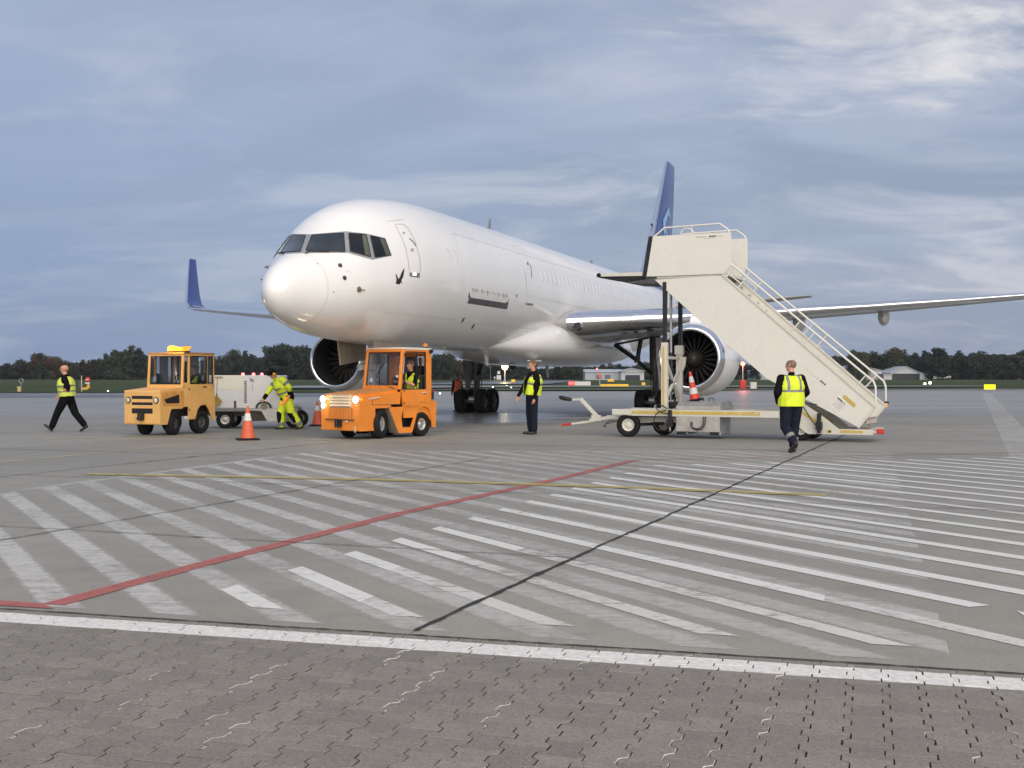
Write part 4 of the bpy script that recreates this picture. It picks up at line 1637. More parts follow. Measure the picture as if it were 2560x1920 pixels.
def dplate(name):
    """chequer plate: pressed lozenges"""
    m = bpy.data.materials.new(name)
    m.use_nodes = True
    t = NT(m.node_tree)
    out = t.add('ShaderNodeOutputMaterial')
    b = t.add('ShaderNodeBsdfPrincipled', i_Metallic=0.75, i_Roughness=0.42)
    t.link(b.outputs[0], out.inputs[0])
    tc = t.add('ShaderNodeTexCoord')
    w1 = t.add('ShaderNodeTexWave', i_Scale=9.0)
    w2 = t.add('ShaderNodeTexWave', i_Scale=9.0)
    t.link(t.mapping(tc.outputs['Object'], rot=(0, R(45), 0)), w1.inputs['Vector'])
    t.link(t.mapping(tc.outputs['Object'], rot=(0, R(-45), 0)), w2.inputs['Vector'])
    h = t.math('MULTIPLY', w1.outputs['Fac'], w2.outputs['Fac'])
    n = t.noise(tc.outputs['Object'], 5, 5, 0.6)
    c = t.mix(t.ramp(n, .3, .7), (0.40, 0.38, 0.34), (0.54, 0.53, 0.50))
    c = t.mix(t.math('MULTIPLY', h, .5), c, (.66, .65, .62))
    t.link(c, b.inputs['Base Color'])
    bn = t.add('ShaderNodeBump', i_Strength=0.6, i_Distance=0.02)
    t.link(h, bn.inputs['Height'])
    t.link(bn.outputs[0], b.inputs['Normal'])
    return m


DPL = dplate('chequer_plate')
SGREY = pmat('stair_grey_edge', (.36, .35, .33), .5, var=.1)


def sp(name, mb, mats, bevel=.006, parent=None, loc=None):
    return mb.build(name, mats, parent or stairs, bevel=bevel, loc=loc)


# platform
for yy, nm in ((-.02, 'platform_side_panel'), (SW, 'platform_side_panel')):
    b = MB()
    b.prism([(.66, 4.83), (2.57, 4.83), (2.57, 4.07), (2.42, 3.87), (.50, 3.87)], yy, yy + .035, 0, 'y')
    o = sp(nm, b, CREAM)
    b = MB()
    b.prism([(.555, 4.83), (.655, 4.83), (.495, 3.87), (.395, 3.87)], yy - .01, yy + .045, 0, 'y')
    sp('edge_bumper', b, BLACK, .01, o)
    b = MB()
    for i in range(9):
        b.box((1.74 + i * .028, yy - .0035, 4.755), (.018, .003, .016 + .006 * (i % 3)), 0)
    for i in range(5):
        b.box((2.06 + i * .036, yy - .0035, 4.757), (.028, .003, .03), 1)
    for i in range(7):
        b.box((2.26 + i * .02, yy - .0035, 4.755), (.012, .003, .012), 0)
        b.box((1.95 + i * .035, yy - .0035, 4.715), (.022, .003, .012), 0)
    if yy < 0:
        o2 = sp('maker_name', b, [pmat('print_grey', (.38, .37, .34), .6), pmat('print_black', (.03, .03, .03), .6)], 0, o)
        tag(o2, kind='stuff')
    b = MB()
    pts = [(.70, yy + .02, 4.83), (.95, yy + .02, 5.02), (2.30, yy + .02, 5.045), (2.50, yy + .02, 4.90), (2.555, yy + .02, 4.78), (2.555, yy + .02, 4.05)]
    b.tube(pts, .021, 0, 10)
    for x in (1.62,):
        b.tube([(x, yy + .02, 4.83), (x, yy + .02, 5.03)], .016, 0, 8)
    b.tube([(1.34, yy + .02, 4.84), (1.38, yy + .02, 4.93), (1.46, yy + .02, 4.975), (1.54, yy + .02, 4.975), (1.62, yy + .02, 4.93), (1.70, yy + .02, 4.84)], .016, 0, 8)
    sp('platform_rail', b, CREAM, 0)
b = MB()
b.box((1.62, SW / 2, 3.84), (1.75, SW - .06, .06), 0)
sp('platform_floor', b, CREAMF)
b = MB()
b.prism([(.42, 3.85), (2.36, 3.85), (2.30, 3.76), (.70, 3.70), (-.05, 3.74), (-.08, 3.80)], .05, SW - .05, 0, 'y')
sp('platform_underframe', b, DGREY)
b = MB()
b.prism([(-.70, 3.985), (.48, 3.985), (.48, 3.89), (-.70, 3.915)], .0, SW, 0, 'y')
b.prism([(-.66, 3.91), (.44, 3.885), (.44, 3.80), (-.05, 3.76), (-.25, 3.82), (-.30, 3.80), (-.62, 3.88)], .05, SW - .05, 1, 'y')
sp('docking_lip', b, [CREAMF, BLACK])
b = MB()
b.tube([(-.74, -.02, 3.945), (-.74, SW + .02, 3.945)], .055, 0, 14)
sp('docking_bumper', b, RUBBER, 0)
b = MB()
b.box((.2, .7, 3.99), (.9, 1.2, .012), 0)
sp('lip_tread', b, DPL, 0)

# flight: two deep side panels, treads between them, handrails
poly = [(.70, 3.79), (1.58, 3.0), (3.42, 1.42), (5.48, .335), (5.84, .79), (2.38, 3.83)]
for yy in (0.0, SW - .04):
    b = MB()
    b.prism(poly, yy, yy + .035, 0, 'y')
    o = sp('flight_side_panel', b, CREAM, .008)
    b = MB()
    d = Vector((5.84 - 2.38, 0, .79 - 3.83)).normalized()
    nrm = Vector((-d.z, 0, d.x)) * -1
    nrm = Vector((d.z, 0, -d.x)) * -1
    b.bar((2.36, yy + .018, 3.85), (5.85, yy + .018, .79), .075, .045, 0)
    sp('top_capping', b, CREAMF, .006, o)
    b = MB()
    b.box((5.66, yy + .018, .56), (.05, .06, .60), 0, Matrix.Rotation(R(38.5), 3, 'Y'))
    sp('foot_plate', b, CREAMF, .006, o)
    b = MB()
    off = Vector((.648, 0, .762)) * .32
    r0, r1 = Vector((2.56, yy + .018, 4.10)), Vector((5.80, yy + .018, 1.36))
    b.tube([r0, r1, r1 + Vector((.045, 0, -.12)), r1 + Vector((.05, 0, -.46))], .024, 0, 10)
    hr = sp('handrail', b, CREAM, 0)
    for k, f in enumerate((.03, .12, .50, .60, .95)):
        b = MB()
        p = r0 + (r1 - r0) * f
        b.tube([p, p - Vector((.55, 0, .62)) * .44], .018, 0, 8)
        sp('rail_strut', b, CREAM, 0, hr)
    b = MB()
    r2 = [p - Vector((.50, 0, .62)) * .26 for p in (r0, r1)]
    b.tube([r2[0] + (r2[1] - r2[0]) * .02, r2[0] + (r2[1] - r2[0]) * .12], .016, 0, 8)
    sp('lower_rail', b, CREAM, 0, hr)
steps = 17
for k in range(steps):
    f = (k + .5) / steps
    x, z = 2.25 + (5.62 - 2.25) * f, 3.72 + (.42 - 3.72) * f
    b = MB()
    b.box((x, SW / 2, z), (.27, SW - .10, .035), 0)
    b.box((x + .125, SW / 2, z - .06), (.014, SW - .10, .10), 1)
    sp('step', b, [DPL, pmat('step_riser_pinkish', (.55, .44, .37), .5)], 0)
for yy in (.03,):
    b = MB()
    for i in range(8):
        b.box((4.30 + i * .055, -.0035, 1.66 - i * .047), (.03, .003, .014), 0, Matrix.Rotation(R(41), 3, 'Y'))
    for i in range(3):
        b.box((4.66 + i * .04, -.0035, 1.36 - i * .034), (.032, .003, .04), 1, Matrix.Rotation(R(41), 3, 'Y'))
    tag(sp('maker_name', b, [pmat('print_grey', (.38, .37, .34), .6), pmat('print_black', (.03, .03, .03), .6)], 0), kind='stuff')
    b = MB()
    b.box((5.28, -.004, .92), (.34, .004, .085), 0, Matrix.Rotation(R(41), 3, 'Y'))
    sp('yellow_warning_strip', b, YTAPE, 0)
    b = MB()
    b.box((5.06, -.003, .83), (.30, .002, .30), 0, Matrix.Rotation(R(41), 3, 'Y'))
    pl = sp('data_plate', b, pmat('plate_white', (.72, .71, .68), .5), 0)
    b = MB()
    for r_ in range(6):
        for c_ in range(5):
            p = Matrix.Rotation(R(41), 3, 'Y') @ Vector((-.11 + c_ * .045, -.002, .10 - r_ * .038))
            b.box((5.06 + p.x, -.0055, .83 + p.z), (.034 if r_ else .04, .002, .012 if r_ else .034), 1 if r_ == 0 and c_ < 3 else 0, Matrix.Rotation(R(41), 3, 'Y'))
    tag(sp('plate_print', b, [pmat('print_grey', (.38, .37, .34), .6), pmat('print_black', (.03, .03, .03), .6)], 0, pl), kind='stuff')
b = MB()
b.box((5.86, SW + .03, .86), (.10, .05, .05), 0)
b.box((5.86, SW - .0, .80), (.05, .04, .10), 1)
sp('rail_reflector', b, [BLACK, pmat('amber_reflector', (.8, .38, .08), .3)])

# chassis
for yy in (0.0, SW - .12):
    b = MB()
    b.box((1.70, yy + .04, .595), (4.2, .08, .16), 0)
    o = sp('deck_beam', b, CREAMF, .008)
    b = MB()
    b.box((1.66, yy - .003, .605), (3.2, .004, .075), 0)
    sp('yellow_strip', b, YTAPE, 0, o)
    for i in range(9):
        b = MB()
        b.box((.28 + i * .36, yy - .0065, .607), (.09, .002, .016), 0)
        sp('strip_print', b, pmat('strip_print_white', (.62, .56, .35), .6), 0, o)
b = MB()
b.box((1.70, SW / 2, .60), (4.15, SW - .26, .05), 0)
sp('deck', b, CREAMF)
for x in (-.38, 3.78):
    b = MB()
    b.box((x, SW / 2, .595), (.07, SW - .2, .13), 0)
    sp('cross_beam', b, CREAMF)
b = MB()
b.box((.75, .5, .42), (1.4, .16, .12), 0)
b.box((.55, .55, .50), (1.3, .3, .03), 1)
sp('axle_frame', b, [CREAMF, DGREY])
# rear cranked frame to the foot
for yy in (0.0, SW - .10):
    b = MB()
    b.prism([(3.70, .70), (4.00, .86), (4.30, .83), (4.65, .60), (5.05, .29), (5.80, .29), (5.80, .17), (4.36, .165), (4.22, .26), (3.95, .50), (3.70, .52)], yy, yy + .05, 0, 'y')
    o = sp('rear_frame', b, CREAMF, .008)
    b = MB()
    b.prism([(4.10, .78), (4.66, .42), (4.66, .34), (4.10, .70)], yy - .004, yy - .001, 0, 'y')
    b.box((5.33, yy - .003, .235), (.50, .004, .055), 0)
    sp('yellow_strip', b, YTAPE, 0, o)
    b = MB()
    b.box((4.84, yy - .003, .235), (.10, .004, .07), 0)
    b.box((4.85, yy - .006, .23), (.05, .003, .045), 1)
    sp('lashing_mark', b, [YTAPE, BLACK], 0, o)
    b = MB()
    b.box((5.95, yy + .03, .25), (.16, .09, .11), 0)
    b.box((5.84, yy + .03, .23), (.14, .05, .06), 1)
    if yy == 0.0:
        sp('red_buffer', b, [REDP, CREAMF], .02, o)
for k, x in enumerate((4.9, 5.3, 5.7)):
    b = MB()
    b.box((x, SW / 2, .27), (.16, SW - .12, .03), 0)
    sp('cross_beam', b, pmat('step_riser_pinkish', (.55, .44, .37), .5))
swm = wheel_mesh(.29, .20, .155, 'wheel', CREAMF, n=32)
for x, y in ((0.0, .10), (0.50, SW - .12), (4.18, .16), (4.18, SW - .16)):
    w = inst('wheel', swm, stairs, (x, y, .29), (0, 0, R(90) + (R(8) if x < 1 else 0)))
for p_ in ([(0, .1, .29), (.5, SW - .12, .29)], [(4.18, .1, .29), (4.18, SW - .1, .29)]):
    b = MB()
    b.tube(p_, .04, 0, 10)
    sp('axle', b, DGREY, 0)
# jacks
for x, y in ((1.11, -.07), (4.63, -.09), (1.11, SW + .05), (4.63, SW + .07)):
    b = MB()
    b.box((x, y, .47 if x < 2 else .42), (.085, .085, .40 if x < 2 else .44), 0)
    b.box((x, y, .36), (.14, .12, .18), 0)
    b.tube([(x, y, .30), (x, y, .16)], .024, 1, 8)
    b.lathe([(.13, .03), (.155, .045), (.165, .10), (.18, .03)][::-1], (x, y, 0), 'z', 0, 14)
    sp('jack', b, [BLACK, STEEL])
# hydraulic box below and hood above the deck
b = MB()
b.box((1.775, .45, .345), (1.07, .92, .37), 0)
for x in (1.36, 2.17):
    b.box((x, .45, .13), (.22, .90, .08), 1)
    b.box((x + .02, .45, .13), (.26, .80, .07), 0)
sp('storage_box', b, [DPL, BLACK])
b = MB()
b.prism([(.02, .68), (.02, .76), (.20, .87), (.95, .87), (1.12, .76), (1.12, .68)], 1.24, 2.31, 0, 'x')
hood = sp('pump_hood', b, DPL, .008)
for x in (1.62, 1.88):
    b = MB()
    b.tube([(x, .55, .87), (x, .55, .93), (x + .03, .55, .955), (x + .09, .55, .955), (x + .12, .55, .93), (x + .12, .55, .87)], .010, 0, 6)
    sp('hood_handle', b, BLACK, 0, hood)
# hoses
for pts in ([(1.0, -.05, .66), (.82, -.13, .60), (.74, -.16, .42), (.80, -.13, .22), (1.02, -.1, .18)],
            [(1.05, -.06, .70), (.86, -.10, .80), (.78, -.12, .72), (.90, -.12, .62), (1.08, -.08, .58)],
            [(1.92, -.02, .52), (1.92, -.06, .36), (1.86, -.08, .26), (1.74, -.08, .24), (1.66, -.07, .30), (1.66, -.05, .40)],
            [(1.97, -.02, .52), (1.97, -.06, .38), (1.90, -.08, .24), (1.76, -.08, .215), (1.64, -.07, .27), (1.62, -.05, .40)],
            [(4.0, -.05, .92), (4.2, -.09, .93), (4.42, -.10, .86), (4.58, -.08, .84)],
            [(4.15, -.06, .92), (4.32, -.10, .72), (4.44, -.10, .52), (4.56, -.08, .36)]):
    b = MB()
    P = [Vector(p) for p in pts]
    sm_ = []
    for i in range(len(P) - 1):
        p0, p1, p2, p3 = P[max(0, i - 1)], P[i], P[i + 1], P[min(len(P) - 1, i + 2)]
        for k in range(6):
            t = k / 6
            sm_.append(.5 * ((2 * p1) + (p2 - p0) * t + (2 * p0 - 5 * p1 + 4 * p2 - p3) * t * t + (3 * p1 - p0 - 3 * p2 + p3) * t**3))
    sm_.append(P[-1])
    b.tube(sm_, .013, 0, 6)
    sp('hydraulic_hose', b, BLACK, 0)
# lift mast: two posts with black telescoping columns, braced together
mast = MB()
mast.box((.95, .02, 1.48), (.15, .10, 1.60), 0)
mast.box((.93, -.034, 1.46), (.052, .004, 1.45), 1)
mo = sp('lift_mast', mast, [CREAMF, YTAPE], .008)
b = MB()
b.box((.93, 1.20, 1.46), (.15, .12, 1.56), 0)
b.box((.93, 1.18, 2.12), (.20, .16, .22), 0)
sp('mast_post', b, CREAMF, .008, mo)
for a, c in (((.95, .07, 1.92), (.93, 1.14, 1.92)), ((.95, .07, .86), (.93, 1.14, .86)), ((.95, .08, 1.86), (.93, 1.16, .92)), ((.95, .08, .92), (.93, 1.16, 1.62))):
    b = MB()
    b.bar(a, c, .06, .07, 0)
    sp('mast_brace', b, CREAMF, .006, mo)
b = MB()
b.prism([(1.02, 1.95), (1.12, 1.95), (1.10, 1.75), (1.02, 1.55)], 1.12, 1.16, 0, 'y')
sp('mast_gusset', b, CREAMF, .006, mo)
for y in (.03, 1.2):
    b = MB()
    b.box((.95, y, 2.95), (.095, .10, 1.55), 0)
    sp('lift_column', b, BLACK, .008, mo)
b = MB()
b.tube([(.90, .62, 2.05), (.90, .62, 3.75)], .035, 0, 12)
sp('lift_ram', b, STEEL, 0, mo)
b = MB()
b.tube([(.90, .62, .68), (.90, .62, 2.05)], .055, 0, 12)
sp('ram_cylinder', b, BLACK, 0, mo)
b = MB()
b.box((1.02, .45, .80), (.16, .5, .12), 0)
b.tube([(1.0, .3, .80), (1.0, .3, 1.02), (1.08, .3, 1.08)], .02, 1, 8)
b.tube([(1.0, .55, .80), (1.05, .55, .96)], .025, 0, 8)
sp('valve_block', b, [BLACK, STEEL], .01, mo)
# drawbar with folded tow handle
b = MB()
b.bar((.25, .62, .43), (-.75, .60, .45), .10, .10, 0)
b.bar((-.70, .60, .44), (-1.22, .60, .36), .09, .09, 0)
b.bar((-1.10, .60, .35), (-1.85, .60, .25), .05, .055, 0)
sp('tow_bar', b, CREAMF, .008)
b = MB()
b.bar((-1.72, .60, .268), (-1.98, .60, .232), .055, .06, 0)
sp('tow_bar_tip', b, REDP, .008)
b = MB()
b.bar((-.98, .60, .42), (-1.47, .60, .90), .07, .09, 0)
b.bar((-1.44, .60, .89), (-1.72, .60, .88), .05, .055, 0)
b.box((-1.05, .60, .42), (.26, .06, .16), 0)
sp('tow_handle', b, CREAMF, .008)
b = MB()
b.ring([[Vector((x, .60 + r * math.cos(a), z + r * .75 * math.sin(a))) for a in [2 * math.pi * j / 12 for j in range(12)]] for x, z, r in ((-1.70, .885, .04), (-1.78, .89, .065), (-1.92, .91, .075), (-2.02, .935, .07), (-2.07, .945, .03))], 0, True, True, True)
sp('handle_grip', b, BLACK, 0)
b = MB()
b.tube([(-.35, .60, .40), (-.62, .60, .33), (-.80, .60, .28), (-.84, .60, .22), (-.78, .60, .20)], .014, 0, 6)
b.tube([(-.45, .60, .42), (-.70, .60, .36), (-.78, .60, .31)], .010, 0, 6)
sp('brake_linkage', b, DGREY, 0)
b = MB()
b.box((-.12, -.03, .585), (.5, .012, .10), 0)
sp('lamp_board', b, CREAMF)


# ------------------------------------------------------------------ traffic cones
def cone(label, loc, h, bands, mats, base, rot=(0, 0, 0), squash=1.0, grp=None):
    t = thing('traffic_cone', label, 'traffic cone', loc, 0, grp)
    t.rotation_euler = rot
    b = MB()
    b.box((0, 0, .018), (base, base, .036), 0)
    b.lathe([(.034, base * .40), (.05, base * .36)], (0, 0, 0), 'z', 0, 24)
    b.build('base', RUBBER, t, bevel=.012)
    r0, r1 = base * .345, .028
    for i in range(len(bands) - 1):
        f0, f1 = bands[i], bands[i + 1]
        b = MB()
        pr = [(.036 + (h - .036) * f, r0 + (r1 - r0) * f + (.0015 if mats[i] is CONEW else 0)) for f in (f0, (f0 + f1) / 2, f1)]
        b.lathe(pr, (0, 0, 0), 'z', 0, 28)
        if i == len(bands) - 2:
            b.lathe([(h, r1), (h + .008, r1 * .7), (h + .004, .012), (h - .05, .010)], (0, 0, 0), 'z', 0, 20)
        b.build('body' if mats[i] is not CONEW else 'reflective_collar', mats[i], t)
    return t


gc = gpt(619, 1100)
cone('orange traffic cone with one white collar standing between the two tugs', (gc.x, gc.y, .0), .775, [0, .56, .785, 1], [CONEO, CONEW, CONEO], .50, (0, 0, R(20)))
gc = gpt(790, 1065)
cone('orange traffic cone half hidden behind the front of the orange tug', (gc.x + .04, gc.y, .0), .74, [0, .60, .80, 1], [CONEO, CONEW, CONEO], .48, (0, 0, R(12)))
sm_loc = PSI
q = Matrix.Translation(stairs.location) @ Matrix.Rotation(-PSI, 4, 'Z')
p = q @ Vector((1.52, .62, .872))
cone('red and white striped traffic cone leaning on the deck of the stairs', p, .72, [0, .2, .42, .62, .83, 1], [CONER, CONEW, CONER, CONEW, CONER], .36, (0, R(-11), -PSI))
# ------------------------------------------------------------------ orange tow tractor (x = its left, y = towards its rear)
otug = thing('tow_tractor', 'bright orange airport tow tractor with both headlamps lit, close under the aircraft nose', 'tow tractor', (-4.026, 28.499, 0), -R(38), 'airport tow tractors')
HW = .63


def tp(name, mb, mats, bevel=.012, parent=None, loc=None):
    return mb.build(name, mats, parent or otug, bevel=bevel, loc=loc)


b = MB()
# front body: nose box with sloping hood
b.prism([(0.0, .20), (.50, .20), (.53, .30), (.53, .73), (.53, .90), (0.0, .90)], -HW, HW, 0, 'x')
b.prism([(0.0, .90), (.53, .90), (1.40, .90), (1.40, 1.16), (.10, 1.06), (.0, 1.04)], -HW + .10, HW - .10, 0, 'x')
body = tp('body', b, ORANGE, .02)
b = MB()
b.prism([(.12, .80), (1.38, .80), (1.40, 1.10), (.12, .97)], HW - .1, HW - .005, 0, 'x')
b.prism([(.12, .80), (1.38, .80), (1.40, 1.10), (.12, .97)], -HW + .005, -HW + .1, 0, 'x')
b.prism([(.53, .72), (1.06, .72), (1.06, .81), (.53, .81)], HW - .12, HW, 0, 'x')
b.prism([(.53, .72), (1.06, .72), (1.06, .81), (.53, .81)], -HW, -HW + .12, 0, 'x')
tp('wing_panel', b, ORANGE, .012)
for s_ in (1, -1):
    b = MB()
    b.prism([(.42, .795), (1.38, .795), (1.38, .81), (.42, .81)], s_ * HW, s_ * (HW + .002), 0, 'x')
    b.prism([(.42, .81), (.44, .81), (.44, .92), (.42, .92)], s_ * HW, s_ * (HW + .002), 0, 'x')
    tp('hood_seam', b, RUST, 0)
    b = MB()
    b.bar((s_ * (HW + .012), .30, .94), (s_ * (HW + .012), .66, .985), .012, .022, 0)
    tp('hood_latch', b, CONEW, .003)
b = MB()
b.prism([(.0, 1.035), (.12, 1.07), (1.40, 1.175), (1.40, 1.165), (.12, 1.06), (.0, 1.025)], -HW + .09, HW - .09, 0, 'x')
tp('hood_top', b, pmat('hood_worn_paint', (.62, .27, .07), .5, var=.15, scale=4, dirt=.5, dirt_col=(.42, .27, .14)), .006)
# skirt with step cut-outs, rear body
for s_ in (1, -1):
    b = MB()
    b.prism([(.98, .74), (1.50, .74), (1.42, .47), (1.46, .24), (1.78, .24), (1.84, .47), (1.92, .47), (1.78, .11), (1.36, .11)][:4] + [(1.46, .24), (1.40, .11), (1.34, .11)], s_ * (HW - .03), s_ * HW, 0, 'x')
    b.prism([(1.46, .24), (1.40, .11), (1.80, .11), (1.76, .24)], s_ * (HW - .03), s_ * HW, 0, 'x')
    b.prism([(1.76, .24), (1.80, .11), (1.84, .20), (1.98, .58), (2.0, .74), (1.50, .74), (1.50, .47), (1.86, .47)], s_ * (HW - .03), s_ * HW, 0, 'x')
    tp('side_skirt', b, ORANGE, .004)
    b = MB()
    b.box((s_ * (HW - .16), 1.62, .26), (.26, .38, .03), 0)
    b.box((s_ * (HW - .30), 1.62, .36), (.02, .38, .24), 0)
    tp('foot_step', b, BLACK, .005)
    b = MB()
    # rear wheel arch panel
    arch = [(2.0, .58), (2.06, .68), (2.2, .735), (2.36, .70), (2.45, .60), (2.50, .40)]
    pl = arch + [(2.53, .22), (2.66, .20), (2.69, .82), (1.98, .82)]
    b.prism(pl, s_ * (HW - .03), s_ * HW, 0, 'x')
    tp('rear_quarter', b, ORANGE, .004)
    b = MB()
    b.prism([(.98, .74), (1.0, .74), (1.36, .11), (1.32, .11)], s_ * (HW - .30), s_ * (HW - .01), 0, 'x')
    tp('wheel_splash', b, pmat('splash_grey', (.22, .19, .15), .8), .004)
b = MB()
b.box((0, 2.30, .60), (2 * HW - .08, .76, .42), 0)
b.box((0, 2.60, .84), (2 * HW, .18, .05), 0)
b.box((0, 1.98, .42), (2 * HW - .35, 1.2, .28), 1)
b.box((0, .75, .44), (.9, .5, .3), 1)
b.box((0, 2.67, .51), (2 * HW - .06, .03, .60), 0)
tp('chassis', b, [ORANGE, BLACK], .01)
# cab
CX = .64
b = MB()
for s_ in (1, -1):
    b.bar((s_ * (CX - .04), 1.40, 1.16), (s_ * (CX - .06), 1.52, 2.10), .07, .085, 0)      # A pillar
    b.box((s_ * (CX - .04), 2.40, 1.46), (.07, .20, 1.32), 0)                        # rear corner post
    b.prism([(1.50, .72), (2.02, .72), (2.02, .82), (2.32, .82), (2.32, 1.15), (1.42, 1.15)], s_ * (CX - .06), s_ * CX, 0, 'x')
b.box((0, 1.42, 1.20), (2 * CX - .08, .06, .10), 0)
b.box((0, 1.53, 2.10), (2 * CX - .10, .08, .08), 0)
b.box((0, 2.46, .98), (2 * CX - .06, .05, .34), 0)
b.box((0, 2.46, 2.04), (2 * CX - .06, .06, .16), 0)
for s_ in (1, -1):
    b.box((s_ * (CX - .05), 1.98, 2.075), (.08, .92, .09), 0)
tp('cab', b, ORANGE, .012)
b = MB()
b.prism([(1.49, 2.12), (2.52, 2.12), (2.50, 2.165), (1.55, 2.175)], -CX, CX, 0, 'x')
tp('cab_roof', b, pmat('roof_white_edge', (.66, .63, .58), .4, dirt=.3), .012)
# door: lower panel, window frame and handle
for s_ in (1, -1):
    d_ = thing('cab_door', None, None)
    d_.parent = otug
    b = MB()
    b.prism([(1.50, .76), (2.04, .76), (2.04, .86), (2.29, .86), (2.29, 1.15), (1.50, 1.15)], s_ * CX, s_ * (CX + .014), 0, 'x')
    b.build('door_panel', ORANGE, d_, bevel=.005)
    b = MB()
    for a, c in (((1.50, 1.15), (1.58, 2.06)), ((1.58, 2.06), (2.27, 2.06)), ((2.27, 2.06), (2.27, 1.15)), ((2.27, 1.15), (1.50, 1.15))):
        b.bar((s_ * (CX - .01), a[0], a[1]), (s_ * (CX - .01), c[0], c[1]), .03, .03, 0)
    b.bar((s_ * (CX - .01), 1.97, 1.15), (s_ * (CX - .01), 1.97, 2.06), .02, .02, 0)
    b.build('window_frame', BLACK, d_, bevel=.004)
    b = MB()
    b.box((s_ * (CX + .03), 2.19, 1.075), (.02, .13, .03), 0)
    b.box((s_ * (CX + .015), 2.23, 1.06), (.012, .06, .05), 1)
    b.build('door_handle', [CONEW, BLACK], d_, bevel=.004)
    for k in range(2):
        b = MB()
        zz = (.80, 1.10)[k]
        b.tube([(s_ * (CX + .012), 1.50, zz), (s_ * (CX + .012), 1.50, zz + .05)], .014, 0, 8)
        b.build('hinge', RUST, d_)
# windscreen
b = MB()
b.add([(-CX + .09, 1.432, 1.25), (CX - .09, 1.432, 1.25), (CX - .10, 1.528, 2.06), (-CX + .10, 1.528, 2.06)], [(0, 1, 2, 3)])
ws = tp('windscreen', b, GLASS, 0)
b = MB()
for a, c in (((-CX + .09, 1.42, 1.245), (CX - .09, 1.42, 1.245)), ((CX - .09, 1.42, 1.245), (CX - .10, 1.52, 2.065)), ((CX - .10, 1.52, 2.065), (-CX + .10, 1.52, 2.065)), ((-CX + .10, 1.52, 2.065), (-CX + .09, 1.42, 1.245))):
    b.tube([a, c], .013, 0, 6)
tp('windscreen_seal', b, BLACK, 0, ws)
b = MB()
b.tube([(.36, 1.40, 1.19), (-.16, 1.405, 1.335)], .009, 0, 6)
b.tube([(.22, 1.40, 1.225), (.52, 1.385, 1.15)], .014, 0, 6)
tp('wiper', b, BLACK, 0, ws)
b = MB()
b.box((-.40, 1.444, 1.36), (.075, .004, .13), 0)
b.box((-.46, 1.443, 1.34), (.05, .004, .10), 1)
b.box((.46, 1.452, 1.47), (.075, .004, .06), 0)
tp('permit_sticker', b, [CONEW, pmat('sticker_blue', (.16, .33, .55), .6)], 0, ws)
b = MB()
b.add([(-CX + .1, 2.46, 1.18), (CX - .1, 2.46, 1.18), (CX - .1, 2.46, 1.94), (-CX + .1, 2.46, 1.94)], [(3, 2, 1, 0)])
tp('rear_window', b, GLASS, 0)
b = MB()
b.box((0, 2.45, 1.56), (.36, .05, .80), 0)
tp('rear_pillar', b, DGREY, .01)
# interior
b = MB()
b.box((0, 1.50, 1.05), (1.08, .22, .22), 0)
b.tube([(.30, 1.62, 1.1), (.30, 1.74, 1.28)], .022, 0, 8)
tp('dashboard', b, BLACK, .01)
b = MB()
ring_ = []
for j in range(24):
    a = 2 * math.pi * j / 24
    ring_.append(Vector((.30 + .17 * math.cos(a), 1.74 - .07 * math.sin(a), 1.29 + .155 * math.sin(a))))
b.tube(ring_ + [ring_[0]], .014, 0, 6, False)
b.tube([ring_[0], ring_[12]], .012, 0, 6)
tp('steering_wheel', b, BLACK, 0)
for x in (.27, -.28):
    b = MB()
    b.box((x, 2.12, .86), (.44, .44, .12), 0)
    b.box((x, 2.34, 1.18), (.42, .10, .55), 0)
    tp('seat', b, pmat('seat_vinyl', (.03, .03, .035), .6), .03)
b = MB()
b.box((.30, 2.34, 1.62), (.24, .07, .22), 0)
tp('head_restraint', b, BLACK, .03)
# nose details
b = MB()
b.box((.02, -.006, .895), (.78, .01, .30), 0)
tp('grille_panel', b, pmat('grille_dull', (.48, .34, .2), .6, dirt=.4), .004)
for k in range(4):
    b = MB()
    z = 1.0 - k * .068
    b.prism([(-.035, z - .02), (-.012, z - .026), (-.012, z + .022), (-.02, z + .022)], -.30, .36, 0, 'x')
    tp('grille_slat', b, pmat('slat_pale', (.62, .52, .40), .5), .003)
for s_ in (1, -1):
    b = MB()
    b.lathe([(.004, .105), (-.02, .10), (-.03, .088), (-.012, .082)], (s_ * .545, -.01, .93), 'y', 0, 24)
    hl = tp('headlight', b, CHROME, 0)
    b = MB()
    b.lathe([(-.022, .084), (-.034, .05), (-.038, .0)], (s_ * .545, -.01, .93), 'y', 0, 24)
    tp('lit_lens', b, LAMP_W, 0, hl)
    point('headlight_glow', (s_ * .545, -.20, .93), 2.2 if s_ < 0 else 1.2, (1, .85, .6), .07, otug)
    b = MB()
    for x in (-.03, .03):
        b.tube([(s_ * .545 + x, -.004, .80), (s_ * .545 + x, -.016, .80)], .014, 0, 8)
    tp('indicator', b, CONEW, 0)
b = MB()
b.lathe([(.0, .075), (-.012, .07), (-.018, .06)], (-.545, -.01, .775), 'y', 0, 20)
fl = tp('fog_light', b, CHROME, 0)
b = MB()
b.lathe([(-.016, .062), (-.024, .0)], (-.545, -.01, .775), 'y', 0, 20)
tp('lit_lens', b, LAMP_W, 0, fl)
b = MB()
b.box((0.02, -.004, .60), (.80, .008, .28), 0)
tp('radiator_panel', b, pmat('radiator_rust', (.34, .17, .06), .7, dirt=.5), .003)
for k in range(15):
    b = MB()
    b.box((-.34 + k * .05, -.014, .60), (.018, .014, .25), 0)
    tp('radiator_bar', b, ORANGE, 0)
b = MB()
b.box((0, -.02, .46), (.96, .03, .03), 0)
